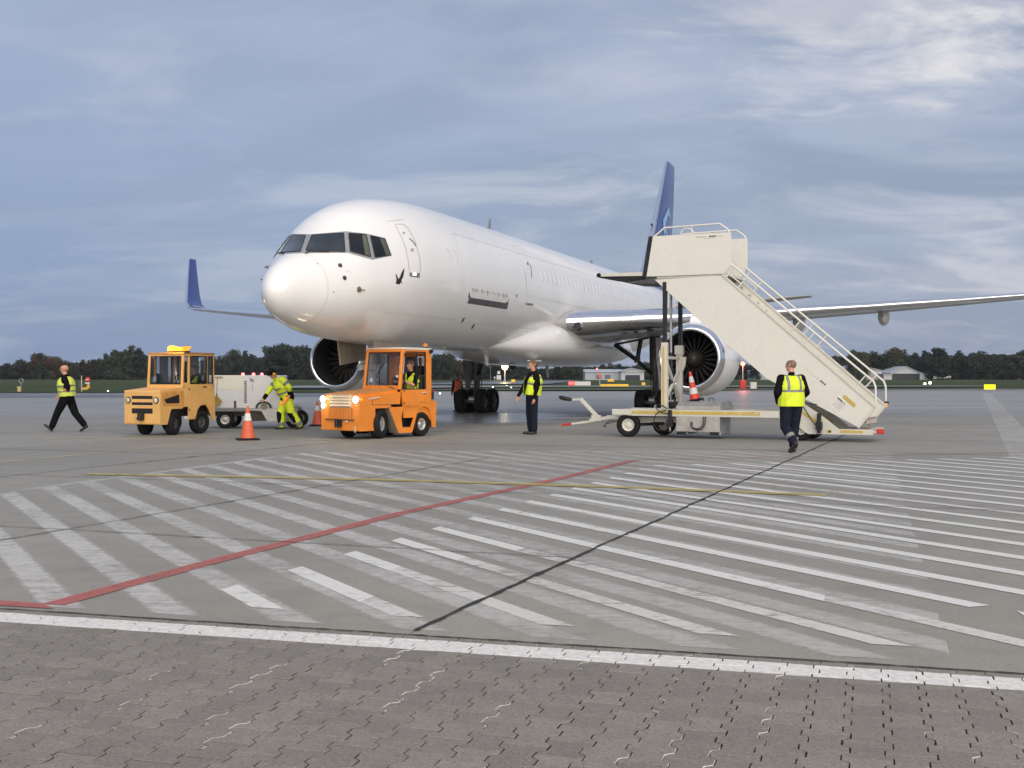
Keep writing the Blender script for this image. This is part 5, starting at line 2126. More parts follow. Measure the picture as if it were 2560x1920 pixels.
b.box((0, -.06, .38), (.16, .10, .17), 1)
b.tube([(0, -.12, .28), (0, -.12, .48)], .045, 1, 12)
b.box((.24, -.02, .42), (.07, .02, .04), 2)
tp('tow_hook', b, [RUST, BLACK, CONEW], .006)
b = MB()
b.box((.50, -.003, .24), (.03, .004, .15), 0)
b.box((.50, -.003, .21), (.06, .004, .05), 0)
tp('paint_chip', b, pmat('chipped_primer', (.62, .55, .45), .7), 0)
tw = wheel_mesh(.345, .24, .18, 'wheel', GALV, n=32)
for x, y, r_ in ((.50, .78, .345), (-.50, .78, .345), (.52, 2.17, .30), (-.52, 2.17, .30)):
    k = r_ / .345
    inst('wheel', tw, otug, (x, y, r_), (0, 0, R(22) if y < 1 else 0), (1, k, k))
b = MB()
b.tube([(.52, 2.40, 2.16), (.52, 2.40, 2.23)], .06, 0, 14)
b.lathe([(2.20, .07), (2.26, .065), (2.29, .04), (2.295, 0)], (.52, 2.40, 0), 'z', 1, 16)
b.tube([(.66, 2.44, 2.06), (.70, 2.44, 2.12)], .05, 0, 10)
tp('roof_beacon', b, [BLACK, pmat('amber_off', (.5, .16, .04), .3)], 0)
b = MB()
b.box((CX - .02, 2.53, 1.0), (.08, .06, .20), 0)
b.box((CX - .02, 2.565, 1.10), (.06, .02, .08), 1)
tp('tail_lamp', b, [BLACK, REDP], .008)
b = MB()
b.box((0, 2.75, .42), (.14, .16, .12), 0)
tp('rear_hitch', b, BLACK, .01)

# ------------------------------------------------------------------ pale orange tow tractor
ytug = thing('tow_tractor', 'faded pale orange tow tractor with amber beacon flashing on its cab roof', 'tow tractor', (-9.14, 30.09, 0), -R(25), 'airport tow tractors')
HW2 = .57


def yp(name, mb, mats, bevel=.012, parent=None, loc=None):
    return mb.build(name, mats, parent or ytug, bevel=bevel, loc=loc)


b = MB()
b.prism([(0, .28), (.26, .28), (.40, .66), (.80, .66), (.86, .70), (1.05, .70), (1.05, 1.20), (.80, 1.19), (0, 1.12)], -HW2, HW2, 0, 'x')
yp('body', b, AMBERP, .03)
b = MB()
b.box((0, 1.35, .60), (.8, 1.5, .28), 0)
b.box((0, .6, .48), (.7, .6, .3), 0)
yp('chassis', b, BLACK, .01)
for s_ in (1, -1):
    b = MB()
    b.prism([(.08, .74), (.86, .72), (.86, 1.11), (.04, 1.08)], s_ * HW2, s_ * (HW2 + .006), 0, 'x')
    yp('hood_side_panel', b, pmat('tug_stained_orange', (.62, .29, .075), .6, var=.2, scale=5, dirt=.5, dirt_col=(.25, .12, .05)), .003)
    b = MB()
    b.prism([(.13, .90), (.68, 1.02), (.70, .80), (.22, .80)], s_ * (HW2 + .005), s_ * (HW2 + .009), 0, 'x')
    yp('side_vent', b, BLACK, 0)
    b = MB()
    cabp = [(1.05, .38), (1.30, .38), (1.40, .62), (1.50, .72), (1.72, .74), (1.86, .60), (1.98, .34), (2.10, .34), (2.06, 1.27), (1.05, 1.27)]
    b.prism(cabp, s_ * (HW2 - .03), s_ * HW2, 0, 'x')
    yp('cab_side', b, AMBERP, .006)
    b = MB()
    b.prism([(1.09, .40), (1.28, .40), (1.36, .62), (1.47, .74), (1.72, .76), (1.74, .80), (1.74, 1.25), (1.09, 1.25)], s_ * HW2, s_ * (HW2 + .01), 0, 'x')
    dd = yp('cab_door', b, AMBERP, .004)
    b = MB()
    b.box((s_ * (HW2 + .02), 1.66, 1.20), (.02, .13, .025), 0)
    yp('door_handle', b, BLACK, .004, dd)
    b = MB()
    for y, z in ((1.06, .60), (1.06, 1.12)):
        b.tube([(s_ * (HW2 + .012), y, z), (s_ * (HW2 + .012), y, z + .06)], .013, 0, 8)
    yp('hinge', b, RUST, 0, dd)
    for a0, a1 in ((1.11, 1.75), (1.81, 1.99)):
        b = MB()
        pts = [(s_ * (HW2 - .005), a0, 1.30), (s_ * (HW2 - .005), a0 + .02, 1.98), (s_ * (HW2 - .005), a1 - .01, 1.98), (s_ * (HW2 - .005), a1, 1.30)]
        b.tube(pts + [pts[0]], .016, 0, 6, False)
        fr_ = yp('window_seal', b, BLACK, 0)
        b = MB()
        b.add([pts[0], pts[3], pts[2], pts[1]] if s_ > 0 else pts, [(0, 1, 2, 3)])
        yp('side_window', b, GLASS, 0, fr_)
b = MB()
for s_ in (1, -1):
    b.bar((s_ * (HW2 - .03), .83, 1.16), (s_ * (HW2 - .035), .89, 2.03), .06, .06, 0)
    b.bar((s_ * (HW2 - .03), 1.08, 1.2), (s_ * (HW2 - .03), 1.09, 2.03), .055, .05, 0)
    b.bar((s_ * (HW2 - .03), 1.78, 1.2), (s_ * (HW2 - .03), 1.78, 2.03), .05, .05, 0)
    b.bar((s_ * (HW2 - .03), 2.04, 1.2), (s_ * (HW2 - .03), 2.02, 2.03), .06, .06, 0)
    b.box((s_ * (HW2 - .03), 1.46, 2.01), (.06, 1.18, .06), 0)
    b.box((s_ * (HW2 - .03), .95, 1.24), (.06, .24, .14), 0)
b.box((0, .845, 1.20), (2 * HW2 - .07, .05, .13), 0)
b.box((0, .895, 2.01), (2 * HW2 - .07, .05, .06), 0)
b.box((0, 2.03, .95), (2 * HW2 - .06, .04, .66), 0)
b.box((0, 2.02, 2.01), (2 * HW2 - .06, .05, .06), 0)
yp('cab', b, AMBERP, .01)
b = MB()
b.prism([(.84, 2.04), (2.08, 2.04), (2.06, 2.075), (.88, 2.08)], -HW2 - .015, HW2 + .015, 0, 'x')
yp('cab_roof', b, pmat('roof_rust_paint', (.42, .21, .08), .6, dirt=.4), .01)
b = MB()
pts = [(-HW2 + .09, .845, 1.28), (HW2 - .09, .845, 1.28), (HW2 - .09, .89, 1.98), (-HW2 + .09, .89, 1.98)]
b.add(pts, [(0, 1, 2, 3)])
w2 = yp('windscreen', b, GLASS, 0)
b = MB()
b.tube(pts + [pts[0]], .015, 0, 6, False)
yp('windscreen_seal', b, BLACK, 0, w2)
b = MB()
b.box((-.36, .862, 1.40), (.10, .004, .14), 0)
b.box((-.44, .862, 1.38), (.05, .004, .10), 1)
b.box((.40, .862, 1.34), (.07, .004, .06), 0)
b.box((HW2 - .012, 1.62, 1.43), (.004, .10, .14), 0)
yp('permit_sticker', b, [CONEW, pmat('sticker_blue', (.16, .33, .55), .6)], 0)
b = MB()
b.add([(-HW2 + .1, 2.03, 1.3), (HW2 - .1, 2.03, 1.3), (HW2 - .1, 2.03, 1.97), (-HW2 + .1, 2.03, 1.97)], [(3, 2, 1, 0)])
yp('rear_window', b, GLASS, 0)
b = MB()
b.box((-.02, 2.02, 1.62), (.18, .05, .72), 0)
b.box((-.16, 2.02, 1.62), (.05, .05, .72), 0)
yp('rear_pillar', b, pmat('pillar_grey', (.34, .34, .34), .5), .01)
b = MB()
b.box((.05, .98, 1.18), (.9, .2, .14), 0)
b.box((.24, 1.70, 1.02), (.46, .42, .12), 0)
b.box((.24, 1.92, 1.30), (.44, .08, .50), 0)
yp('seat', b, pmat('seat_vinyl', (.03, .03, .035), .6), .03)
b = MB()
ring_ = [Vector((.22 + .17 * math.cos(2 * math.pi * j / 20), 1.18 - .08 * math.sin(2 * math.pi * j / 20), 1.36 + .15 * math.sin(2 * math.pi * j / 20))) for j in range(20)]
b.tube(ring_ + [ring_[0]], .014, 0, 6, False)
b.tube([(.22, 1.02, 1.22), (.22, 1.18, 1.36)], .02, 0, 6)
yp('steering_wheel', b, BLACK, 0)
for k, (z0, z1) in enumerate(((.91, .99), (.76, .83), (.55, .68))):
    b = MB()
    b.box((0, .002, (z0 + z1) / 2), (.66, .012, z1 - z0), 0)
    yp('grille_slot', b, BLACK, .005)
for s_ in (1, -1):
    b = MB()
    b.lathe([(.004, .085), (-.018, .08), (-.026, .068), (-.012, .064)], (s_ * .44, -.005, .88), 'y', 0, 22)
    hl = yp('headlight', b, BLACK, 0)
    b = MB()
    b.lathe([(-.016, .066), (-.028, .04), (-.032, 0)], (s_ * .44, -.005, .88), 'y', 0, 22)
    yp('lens', b, pmat('headlamp_glass', (.72, .70, .62), .1, .3, spec=.8), 0, hl)
b = MB()
b.box((0, -.05, .47), (.16, .09, .16), 0)
b.box((-.10, -.05, .43), (.10, .05, .03), 0)
b.tube([(0, -.09, .38), (0, -.09, .55)], .04, 0, 10)
yp('tow_hook', b, BLACK, .008)
yw = wheel_mesh(.295, .23, .15, 'wheel', DGREY, n=32)
for x, y in ((.43, .60), (-.43, .60), (.45, 1.60), (-.45, 1.60)):
    inst('wheel', yw, ytug, (x, y, .295), (0, 0, R(18) if y < 1 else 0))
b = MB()
b.box((.32, .98, 2.095), (.58, .16, .04), 0)
bb = yp('beacon_bar', b, BLACK, .01)
b = MB()
b.prism([(.02, 2.115), (.56, 2.115), (.66, 2.225), (.40, 2.205), (.26, 2.215), (.10, 2.245), (.03, 2.22)], .905, 1.055, 0, 'y')
yp('lit_beacon', b, LAMP_A, .02, bb)
point('beacon_glow', (.32, .80, 2.30), 6, (1, .55, .1), .08, ytug)

# ------------------------------------------------------------------ ground power unit trailer
GA = R(-2)
gq = gpt(560, 1071.5)
gpu = thing('ground_power_unit', 'white ground power unit trailer with red lamps behind the pale orange tug', 'power unit', (gq.x, gq.y, 0), -GA)


def gp(name, mb, mats, bevel=.01, parent=None):
    return mb.build(name, mats, parent or gpu, bevel=bevel)


# x along the trailer to the right, y away
b = MB()
b.prism([(-.42, .58), (.56, .58), (.56, 1.50), (-.42, 1.50)], 0, 1.3, 0, 'y')
gp('housing', b, CPANEL, .02)
b = MB()
b.prism([(-.40, .60), (.54, .60), (.54, 1.06), (-.40, 1.12)], -.012, 0, 0, 'y')
gp('lower_panel', b, WPLAST, .004)
b = MB()
b.prism([(-.40, 1.14), (.54, 1.08), (.54, 1.48), (-.40, 1.48)], -.012, 0, 0, 'y')
gp('upper_panel', b, CPANEL, .004)
b = MB()
b.prism([(.56, .58), (1.95, .58), (1.90, .72), (1.70, .78), (1.56, 1.50), (.56, 1.50)], 0, 1.3, 0, 'y')
gp('sloping_canopy', b, WPLAST, .05)
b = MB()
b.prism([(1.08, 1.0), (1.16, 1.0), (1.10, 1.46), (1.06, 1.46)], -.004, 0, 0, 'y')
gp('canopy_ridge', b, WPLAST, .002)
for k in range(11):
    b = MB()
    b.box((.60, -.004, .74 + k * .058), (.07, .012, .030), 0)
    gp('cooling_slot', b, BLACK, .003)
b = MB()
b.prism([(.70, 1.42), (.82, 1.40), (.84, 1.31), (.74, 1.32)], -.008, 0, 0, 'y')
gp('display', b, pmat('display_grey', (.28, .29, .26), .4), .002)
tc = bpy.data.curves.new('unit_number', 'FONT')
for k, ch in enumerate('131'):
    cu = bpy.data.curves.new('unit_number', 'FONT')
    cu.body = ch
    cu.size = .085
    cu.extrude = .001
    o = bpy.data.objects.new('unit_number', cu)
    me = bpy.data.meshes.new_from_object(o)
    bpy.data.objects.remove(o)
    me.materials.clear()
    me.materials.append(pmat('number_grey', (.20, .20, .20), .6))
    o = inst('unit_number', me, gpu, (.78, -.006, 1.20 - k * .075), (R(90), 0, 0))
b = MB()
b.box((-.14, -.016, 1.44), (.22, .012, .06), 0)
gp('placard', b, pmat('placard_ochre', (.36, .31, .20), .6), .002)
b = MB()
b.tube([(-.18, -.03, 1.41), (-.20, -.03, .98)], .006, 0, 5)
b.tube([(-.20, -.03, .98), (-.20, -.03, .92)], .016, 0, 6)
gp('chock_cord', b, DGREY, 0)
b = MB()
b.prism([(-.34, .70), (-.32, .84), (-.20, .93), (-.06, .79), (-.10, .70), (-.26, .60)], -.10, -.03, 0, 'y')
gp('wheel_chock', b, pmat('ochre_rubber', (.33, .21, .04), .8, var=.2), .01)
b = MB()
b.box((.31, -.016, .68), (.07, .010, .20), 0)
gp('gauge_strip', b, DGREY, .002)
for x, y in ((.50, .15), (.72, .6), (.88, 1.05)):
    b = MB()
    b.lathe([(1.495, .045), (1.54, .045), (1.565, .03), (1.57, 0)], (x, y, 0), 'z', 0, 14)
    gp('red_lamp', b, LAMP_R, 0)
b = MB()
b.box((.75, .65, .53), (2.5, 1.36, .10), 0)
b.box((.2, .65, .42), (1.3, 1.1, .14), 1)
gp('deck', b, [pmat('deck_grey', (.20, .20, .21), .5, dirt=.3), BLACK], .01)
b = MB()
b.prism([(.60, .56), (2.05, .58), (2.05, .20), (1.22, .20), (1.05, .50), (.60, .52)], -.06, .04, 0, 'y')
gp('side_skirt', b, pmat('skirt_silver', (.40, .41, .39), .35, .4, var=.15, dirt=.3), .02)
b = MB()
b.prism([(.62, .52), (1.04, .50), (1.20, .22), (.70, .20)], .0, .03, 0, 'y')
gp('wheel_well', b, pmat('well_brown', (.05, .043, .035), .8), .01)
gw2 = wheel_mesh(.25, .17, .135, 'wheel', GALV, n=28)
for x, y in ((.02, .08), (.02, 1.22), (1.95, .10), (1.95, 1.22)):
    inst('wheel', gw2, gpu, (x, y, .25), (0, 0, R(90)))
b = MB()
b.box((-.62, .65, .40), (.40, .30, .10), 0)
b.box((-.46, .45, .38), (.14, .2, .22), 1)
b.bar((-.7, .65, .35), (-1.25, .65, .28), .08, .08, 1)
gp('drawbar', b, [BLACK, CONEW], .01)
b = MB()
hp = []
for j in range(13):
    a = math.pi * j / 12
    hp.append((1.12 - .20 * math.cos(a), -.10, .58 + .17 * math.sin(a)))
b.tube(hp, .028, 0, 8)
gp('cable_hose', b, BLACK, 0)
b = MB()
b.tube([(1.7, -.08, .62), (1.95, -.10, .63)], .035, 0, 8)
gp('cable_hose', b, BLACK, 0)
b = MB()
b.lathe([(-.02, .09), (.02, .09)], (1.12, -.06, .62), 'y', 0, 20, cap0=True, cap1=True)
gp('cable_reel', b, pmat('reel_brown', (.20, .17, .13), .6), 0)
# ------------------------------------------------------------------ people: one continuous body grown from a posed skeleton
def cap_mesh(b, p0, r0, p1, r1, sx=1.0, wide=None, n=14):
    """tapered capsule; wide = direction in which the section is sx times broader"""
    p0, p1 = Vector(p0), Vector(p1)
    d = p1 - p0
    L = d.length
    if L < 1e-6:
        d, L = Vector((0, 0, 1)), 1e-6
    t = d / L
    w = Vector(wide) if wide is not None else (t.cross(Vector((0, 0, 1))) if abs(t.z) < .9 else Vector((0, 1, 0)))
    w = w - t * w.dot(t)
    w.normalize()
    v = t.cross(w)
    rings = []
    for k in range(1, 5):
        a = math.pi / 2 * (1 - k / 4)
        rings.append((p0 - t * r0 * math.sin(a), r0 * math.cos(a) if k < 4 else r0))
    for k in range(0, 4):
        a = math.pi / 2 * k / 4
        rings.append((p1 + t * r1 * math.sin(a), r1 * math.cos(a)))
    R_ = [[c + (w * math.cos(2 * math.pi * j / n) * sx + v * math.sin(2 * math.pi * j / n)) * max(r, 1e-3) for j in range(n)] for c, r in rings]
    b.ring(R_, 0, True, True, True)


def remeshed(b, voxel, smooth=3):
    me = b.mesh('tmp', [BLACK])
    o = bpy.data.objects.new('tmp', me)
    COL.objects.link(o)
    m = o.modifiers.new('r', 'REMESH')
    m.mode = 'VOXEL'
    m.voxel_size = voxel
    m.use_smooth_shade = True
    if smooth:
        s = o.modifiers.new('s', 'SMOOTH')
        s.factor = .5
        s.iterations = smooth
    dg = bpy.context.evaluated_depsgraph_get()
    out = bpy.data.meshes.new_from_object(o.evaluated_get(dg))
    bpy.data.objects.remove(o)
    bpy.data.meshes.remove(me)
    out.materials.clear()
    return out


def seg_dist(p, a, b):
    d = b - a
    t = max(0, min(1, (p - a).dot(d) / max(1e-9, d.dot(d))))
    return (p - (a + d * t)).length, t


def hand(caps, wrist, dirv, side, palm_n, curl=.5, size=1.0):
    """palm, five unequal fingers bent by curl, thumb from the side of the palm"""
    d = Vector(dirv).normalized()
    n = Vector(palm_n)
    n = (n - d * n.dot(d)).normalized()          # the palm faces n
    s = d.cross(n) * side                        # towards the thumb
    w = Vector(wrist)
    k = size
    caps.append((w, .026 * k, w + d * .085 * k, .030 * k, 1.35, s, 'skin'))
    for i, ln in enumerate((.072, .080, .074, .058)):
        o = (1.5 - i) * .0195 * k
        base = w + d * .085 * k + s * o
        a1, a2 = curl * .7, curl * 1.5
        d1 = d * math.cos(a1) + n * math.sin(a1)
        d2 = d * math.cos(a2) + n * math.sin(a2)
        m = base + d1 * ln * .55 * k
        caps.append((base, .0105 * k, m, .0095 * k, 1, None, 'skin'))
        caps.append((m, .0095 * k, m + d2 * ln * .5 * k, .008 * k, 1, None, 'skin'))
    tb = w + d * .03 * k + s * .026 * k
    td = (d * .75 + s * .55 + n * .35).normalized()
    caps.append((tb, .013 * k, tb + td * .045 * k, .011 * k, 1, None, 'skin'))
    caps.append((tb + td * .045 * k, .011 * k, tb + td * .04 * k + (d * .9 + n * .4).normalized() * .032 * k, .009 * k, 1, None, 'skin'))


def person(label, loc, rz, J, cols, vest=None, hair=None, group='ground crew at work on the apron', scale=1.0, extras=None, sleeve='long', bulk=1.0, cap=False, bald=False, tb=None):
    """J: joints in metres; x forward, y to the person's left, z up"""
    t = thing('person', label, 'person', loc, rz, group)
    t.scale = (scale,) * 3
    J = {k: Vector(v) for k, v in J.items()}
    caps = []                    # (p0, r0, p1, r1, sx, wide, region)
    side = Vector((J['shl'] - J['shr']))
    hs = Vector((J['hipl'] - J['hipr']))
    pel, che, nk, hd = J['pelvis'], J['chest'], J['neck'], J['head']
    B = bulk
    TB = tb or bulk
    caps.append((pel - Vector((0, 0, .02)), .120 * B, pel + (che - pel) * .35, .122 * TB, 1.32, hs, 'legs'))
    caps.append((pel + (che - pel) * .25, .122 * TB, che, .138 * TB, 1.32 if TB < 1.4 else 1.2, side, 'top'))
    caps.append((che, .128 * TB, che + (nk - che) * .55, .085, 1.55, side, 'top'))
    caps.append((che + (nk - che) * .5, .075, nk, .060, 1.1, side, 'top'))
    caps.append((nk - (hd - nk) * .15, .056, hd, .058, 1, None, 'neck'))
    hf = J.get('look', Vector((1, 0, 0))).normalized()
    hu = (hd - nk).normalized()
    hu = (hu - hf * hu.dot(hf)).normalized()
    hl = hu.cross(hf)
    hc = hd + hu * .075
    caps.append((hc - hf * .022 + hu * .02, .088, hc + hf * .022 + hu * .022, .082, .93, hl, 'head'))
    caps.append((hc + hf * .030 + hu * .0, .070, hc + hf * .048 - hu * .075, .043, 1.05, hl, 'face'))
    caps.append((hc + hf * .098 + hu * .012, .010, hc + hf * .116 - hu * .024, .0145, 1.0, hl, 'face'))
    caps.append((hc + hf * .088 + hu * .032 + hl * .03, .012, hc + hf * .088 + hu * .032 - hl * .03, .012, 1, None, 'face'))
    caps.append((hc + hf * .086 - hu * .058 + hl * .014, .011, hc + hf * .086 - hu * .058 - hl * .014, .011, 1, None, 'face'))
    for s_ in (1, -1):
        e = hc + hl * s_ * .083 - hf * .012
        caps.append((e + hu * .022, .015, e - hu * .022, .011, .6, hl, 'face'))
    for k in 'lr':
        sh, el, wr = J['sh' + k], J['el' + k], J['wr' + k]
        caps.append((che + (nk - che) * .35 + (sh - che) * .3, .075, sh, .066 * B, 1, None, 'top'))
        caps.append((sh, .064 * B, el, .048 * B, 1, None, 'sleeve'))
        caps.append((el, .048 * B, wr, .033 if sleeve == 'short' else .040, 1, None, 'fore'))
        hdv = J.get('hand' + k, (wr - el))
        hand(caps, wr, hdv, 1 if k == 'l' else -1, J.get('palm' + k, Vector((.35, -1 if k == 'l' else 1, 0))), J.get('curl', Vector((.55, 0, 0))).x)
        hp, kn, an, to = J['hip' + k], J['kn' + k], J['an' + k], J['toe' + k]
        caps.append((pel + (hp - pel) * .5, .11 * B, hp, .098 * B, 1, None, 'legs'))
        caps.append((hp, .098 * B, kn, .074 * B, 1, None, 'legs'))
        caps.append((kn, .072 * B, an + (kn - an) * .14, .064 * B, 1, None, 'shin'))
        heel = an - (to - an).normalized() * .05 - Vector((0, 0, .03)) if not J.get('flat' + k) else an - Vector((0, 0, .04))
        fd = (to - an)
        dn = J.get('sole' + k, Vector((0, 0, -1)))
        caps.append((an + dn * .01, .050, an + dn * .040 - fd.normalized() * .035, .038, 1, None, 'shoe'))
        caps.append((an + dn * .045 - fd.normalized() * .03, .036, to + dn * .01, .033, 1.18, hs, 'shoe'))
    b = MB()
    for p0, r0, p1, r1, sx, wd, reg in caps:
        cap_mesh(b, p0, r0, p1, r1, sx, wd)
    me = remeshed(b, .0085, 2)
    regs = ['top', 'sleeve', 'fore', 'legs', 'shin', 'shoe', 'skin', 'head', 'face', 'neck']
    mlist = [cols['top'], cols['legs'], cols['shoe'], SKIN, cols.get('hairm', HAIRB), cols.get('shin', cols['legs']), REFL]
    for m in mlist:
        me.materials.append(m)
    idx = []
    smo = [True] * len(me.polygons)
    for poly in me.polygons:
        c = poly.center
        best, br = 1e9, None
        for p0, r0, p1, r1, sx, wd, reg in caps:
            dd, tt = seg_dist(c, p0, p1)
            dd -= (r0 + (r1 - r0) * tt) * (1 + (sx - 1) * .5)
            if dd < best:
                best, br, bt = dd, reg, tt
        if br in ('top', 'sleeve'):
            i = 0
        elif br == 'fore':
            i = 3 if sleeve == 'short' else 0
            if sleeve == 'stripe' and .35 < bt < .60:
                i = 6
        elif br == 'legs':
            i = 1
        elif br == 'shin':
            i = 5
            if cols.get('legtape') and .55 < bt < .78:
                i = 6
        elif br == 'shoe':
            i = 2
        elif br in ('skin', 'face', 'neck'):
            i = 3
            if br == 'neck' and c.z < nk.z + .015:
                i = 0
        else:
            q = c - hc
            i = 3
            if cols.get('hairm') and (q.dot(hf) < .055 and q.dot(hu) > .0 or q.dot(hf) < -.03 and q.dot(hu) > -.05):
                i = 4
        idx.append(i)
    me.polygons.foreach_set('material_index', idx)
    me.polygons.foreach_set('use_smooth', smo)
    body = bpy.data.objects.new('body', me)
    COL.objects.link(body)
    body.parent = t
    # eyes
    for s_ in (1, -1):
        b = MB()
        c = hc + hf * .086 + hu * .014 + hl * s_ * .032
        cap_mesh(b, c - hl * .006, .009, c + hl * .006, .009, n=8)
        b.build('eye', BLACK, t)
    if hair == 'short':
        b = MB()
        cap_mesh(b, hc - hf * .030 + hu * .040, .092, hc + hf * .030 + hu * .056, .078, .98, hl)
        cap_mesh(b, hc - hf * .050 + hu * .0, .070, hc - hf * .03 + hu * .03, .080, 1.0, hl)
        hm = remeshed(b, .012, 1)
        hm.materials.append(HAIRB)
        o = inst('hair', hm, t)
    if cap:
        b = MB()
        cap_mesh(b, hc - hf * .022 + hu * .040, .094, hc + hf * .026 + hu * .046, .088, .98, hl)
        cap_mesh(b, hc + hf * .085 + hu * .050, .022, hc + hf * .150 + hu * .036, .016, 3.2, hl)
        hm = remeshed(b, .010, 1)
        hm.materials.append(BCLOTH)
        inst('cap', hm, t)
        for s_ in (1, -1):
            b = MB()
            c = hc + hl * s_ * .085 - hf * .008
            cap_mesh(b, c, .042, c + hl * s_ * .030, .036, 1.1, hu)
            b.build('ear_defender', pmat('ear_defender_yellow', (.78, .42, .03), .45), t)
    if vest:
        vm, dens, tapes, hem = vest
        b = MB()
        g = .022
        lo = pel + (che - pel) * hem
        cap_mesh(b, lo, (.128 * TB + g), che, (.136 * TB + g), 1.34 if TB < 1.4 else 1.22, side)
        cap_mesh(b, che, (.134 * TB + g * .8), che + (nk - che) * .50, .100, 1.55, side)
        for k in 'lr':
            cap_mesh(b, che + (nk - che) * .42, .088, che + (J['sh' + k] - che) * .82 + (nk - che) * .14, .080)
        vmesh = remeshed(b, .011, 2)
        ax = (nk - pel).normalized()
        sd = side.normalized()
        fw = sd.cross(ax)
        vmesh.materials.append(vm)
        vmesh.materials.append(REFL)
        bm = bmesh.new()
        bm.from_mesh(vmesh)
        kill = []
        for f in bm.faces:
            q = f.calc_center_median() - lo
            h = q.dot(ax)
            top = (nk - lo).dot(ax)
            y = q.dot(sd)
            x = (f.calc_center_median() - che).dot(fw)
            if h < -.005 or h > top - .035:
                kill.append(f)
                continue
            if dens.get('open') and x > .02 and abs(y) < dens['open'] * (.35 + .65 * h / top) + .0:
                kill.append(f)
                continue
            if dens.get('vneck') and x > .02 and h > top - .22 and abs(y) < (h - (top - .22)) * .55:
                kill.append(f)
                continue
            # armholes
            for k in 'lr':
                d_, _ = seg_dist(f.calc_center_median(), J['sh' + k] + (J['sh' + k] - che) * .1, J['el' + k])
                if d_ < .070 * B and abs(y) > .14:
                    kill.append(f)
                    break
            f.material_index = 1 if any(a < h < a + .045 for a in tapes) or (dens.get('bands') and .095 < abs(y) < .145 and h > tapes[-1]) else 0
        bmesh.ops.delete(bm, geom=list(set(kill)), context='FACES')
        bm.to_mesh(vmesh)
        bm.free()
        o = inst('vest', vmesh, t)
        so = o.modifiers.new('thick', 'SOLIDIFY')
        so.thickness = .006
        so.offset = 1
    if extras:
        extras(t, J)
    return t


def pose(**kw):
    J = dict(pelvis=(0, 0, .95), chest=(0, 0, 1.28), neck=(-.01, 0, 1.50), head=(.01, 0, 1.60), shl=(0, .19, 1.42), shr=(0, -.19, 1.42),
             ell=(-.03, .25, 1.13), elr=(-.03, -.25, 1.13), wrl=(.03, .26, .88), wrr=(.03, -.26, .88),
             hipl=(0, .095, .90), hipr=(0, -.095, .90), knl=(.02, .11, .49), knr=(.02, -.11, .49), anl=(-.02, .11, .085), anr=(-.02, -.11, .085),
             toel=(.15, .13, .045), toer=(.15, -.13, .045))
    J.update(kw)
    return J


# striding man on the left
fp = gpt(168, 1080)
person('person in black shirt and trousers with pale yellow vest striding left', fp, R(178),
       pose(pelvis=(0, 0, .93), chest=(.03, 0, 1.26), neck=(.04, 0, 1.49), head=(.075, 0, 1.585), shl=(.0, .19, 1.41), shr=(.06, -.19, 1.41),
            ell=(-.10, .25, 1.15), wrl=(.10, .20, 1.00), handl=(.5, -.35, -.35), elr=(.12, -.25, 1.14), wrr=(.24, -.16, .96), handr=(.6, .2, -.4),
            hipl=(.02, .095, .90), hipr=(-.02, -.095, .90), knl=(.22, .11, .51), anl=(.385, .10, .11), toel=(.545, .11, .20), solel=(.35, 0, -.94),
            knr=(-.17, -.10, .50), anr=(-.44, -.10, .16), toer=(-.315, -.10, .045), soler=(-.5, 0, -.85)),
       dict(top=BCLOTH, legs=BCLOTH, shoe=SHOE), vest=(pmat('hi_vis_washed_yellow', (.60, .70, .10), .75, var=.1, scale=6), dict(vneck=1), (.10, .24), .05), sleeve='short', bulk=1.30, tb=1.5)
# man looking up at the nose
fp = gpt(1330, 1086)
person('person in black jacket with open yellow vest standing with his head raised, under the nose', fp, R(197),
       pose(pelvis=(0, 0, .97), chest=(-.03, 0, 1.31), neck=(-.05, 0, 1.54), head=(-.01, 0, 1.635), look=(.93, .05, .28), shl=(-.04, .20, 1.45), shr=(-.02, -.20, 1.45),
            ell=(-.03, .28, 1.15), wrl=(.03, .28, .89), elr=(.12, -.27, 1.17), wrr=(.27, -.27, .95), handr=(.3, 0, -.9),
            hipl=(0, .095, .92), hipr=(0, -.095, .92), knl=(-.02, .09, .50), knr=(.03, -.09, .50), anl=(-.03, .09, .085), anr=(.0, -.09, .085), toel=(.15, .10, .045), toer=(.17, -.12, .045)),
       dict(top=BCLOTH, legs=NAVY, shoe=SHOE, hairm=HAIRB), vest=(HIVIS, dict(open=.20), (.24, .42), .0), hair='short', bulk=1.28, tb=1.5, scale=1.03)
# man walking away on the right
fp = gpt(1978, 1132)
person('person in dark overalls and yellow vest walking away in front of the stairs', fp, R(101),
       pose(pelvis=(0, 0, .95), chest=(.01, .0, 1.29), neck=(-.01, 0, 1.52), head=(.015, .0, 1.61), look=(.8, .6, -.05), shl=(0, .205, 1.43), shr=(0, -.205, 1.43),
            ell=(-.05, .315, 1.16), wrl=(.14, .22, .97), handl=(.8, -.4, -.3), elr=(-.05, -.30, 1.16), wrr=(.14, -.20, .97), handr=(.8, .4, -.3),
            hipl=(0, .10, .90), hipr=(0, -.10, .90), knl=(-.02, .13, .50), anl=(-.25, .045, .20), toel=(-.165, .10, .05), solel=(-.75, 0, -.66),
            knr=(.06, -.09, .49), anr=(.02, -.055, .085), toer=(.17, -.05, .045)),
       dict(top=BCLOTH, legs=NAVY, shoe=SHOE, hairm=STUBBLE, legtape=1), vest=(HIVIS, dict(bands=1), (.27,), -.14), bulk=1.32, tb=1.34)


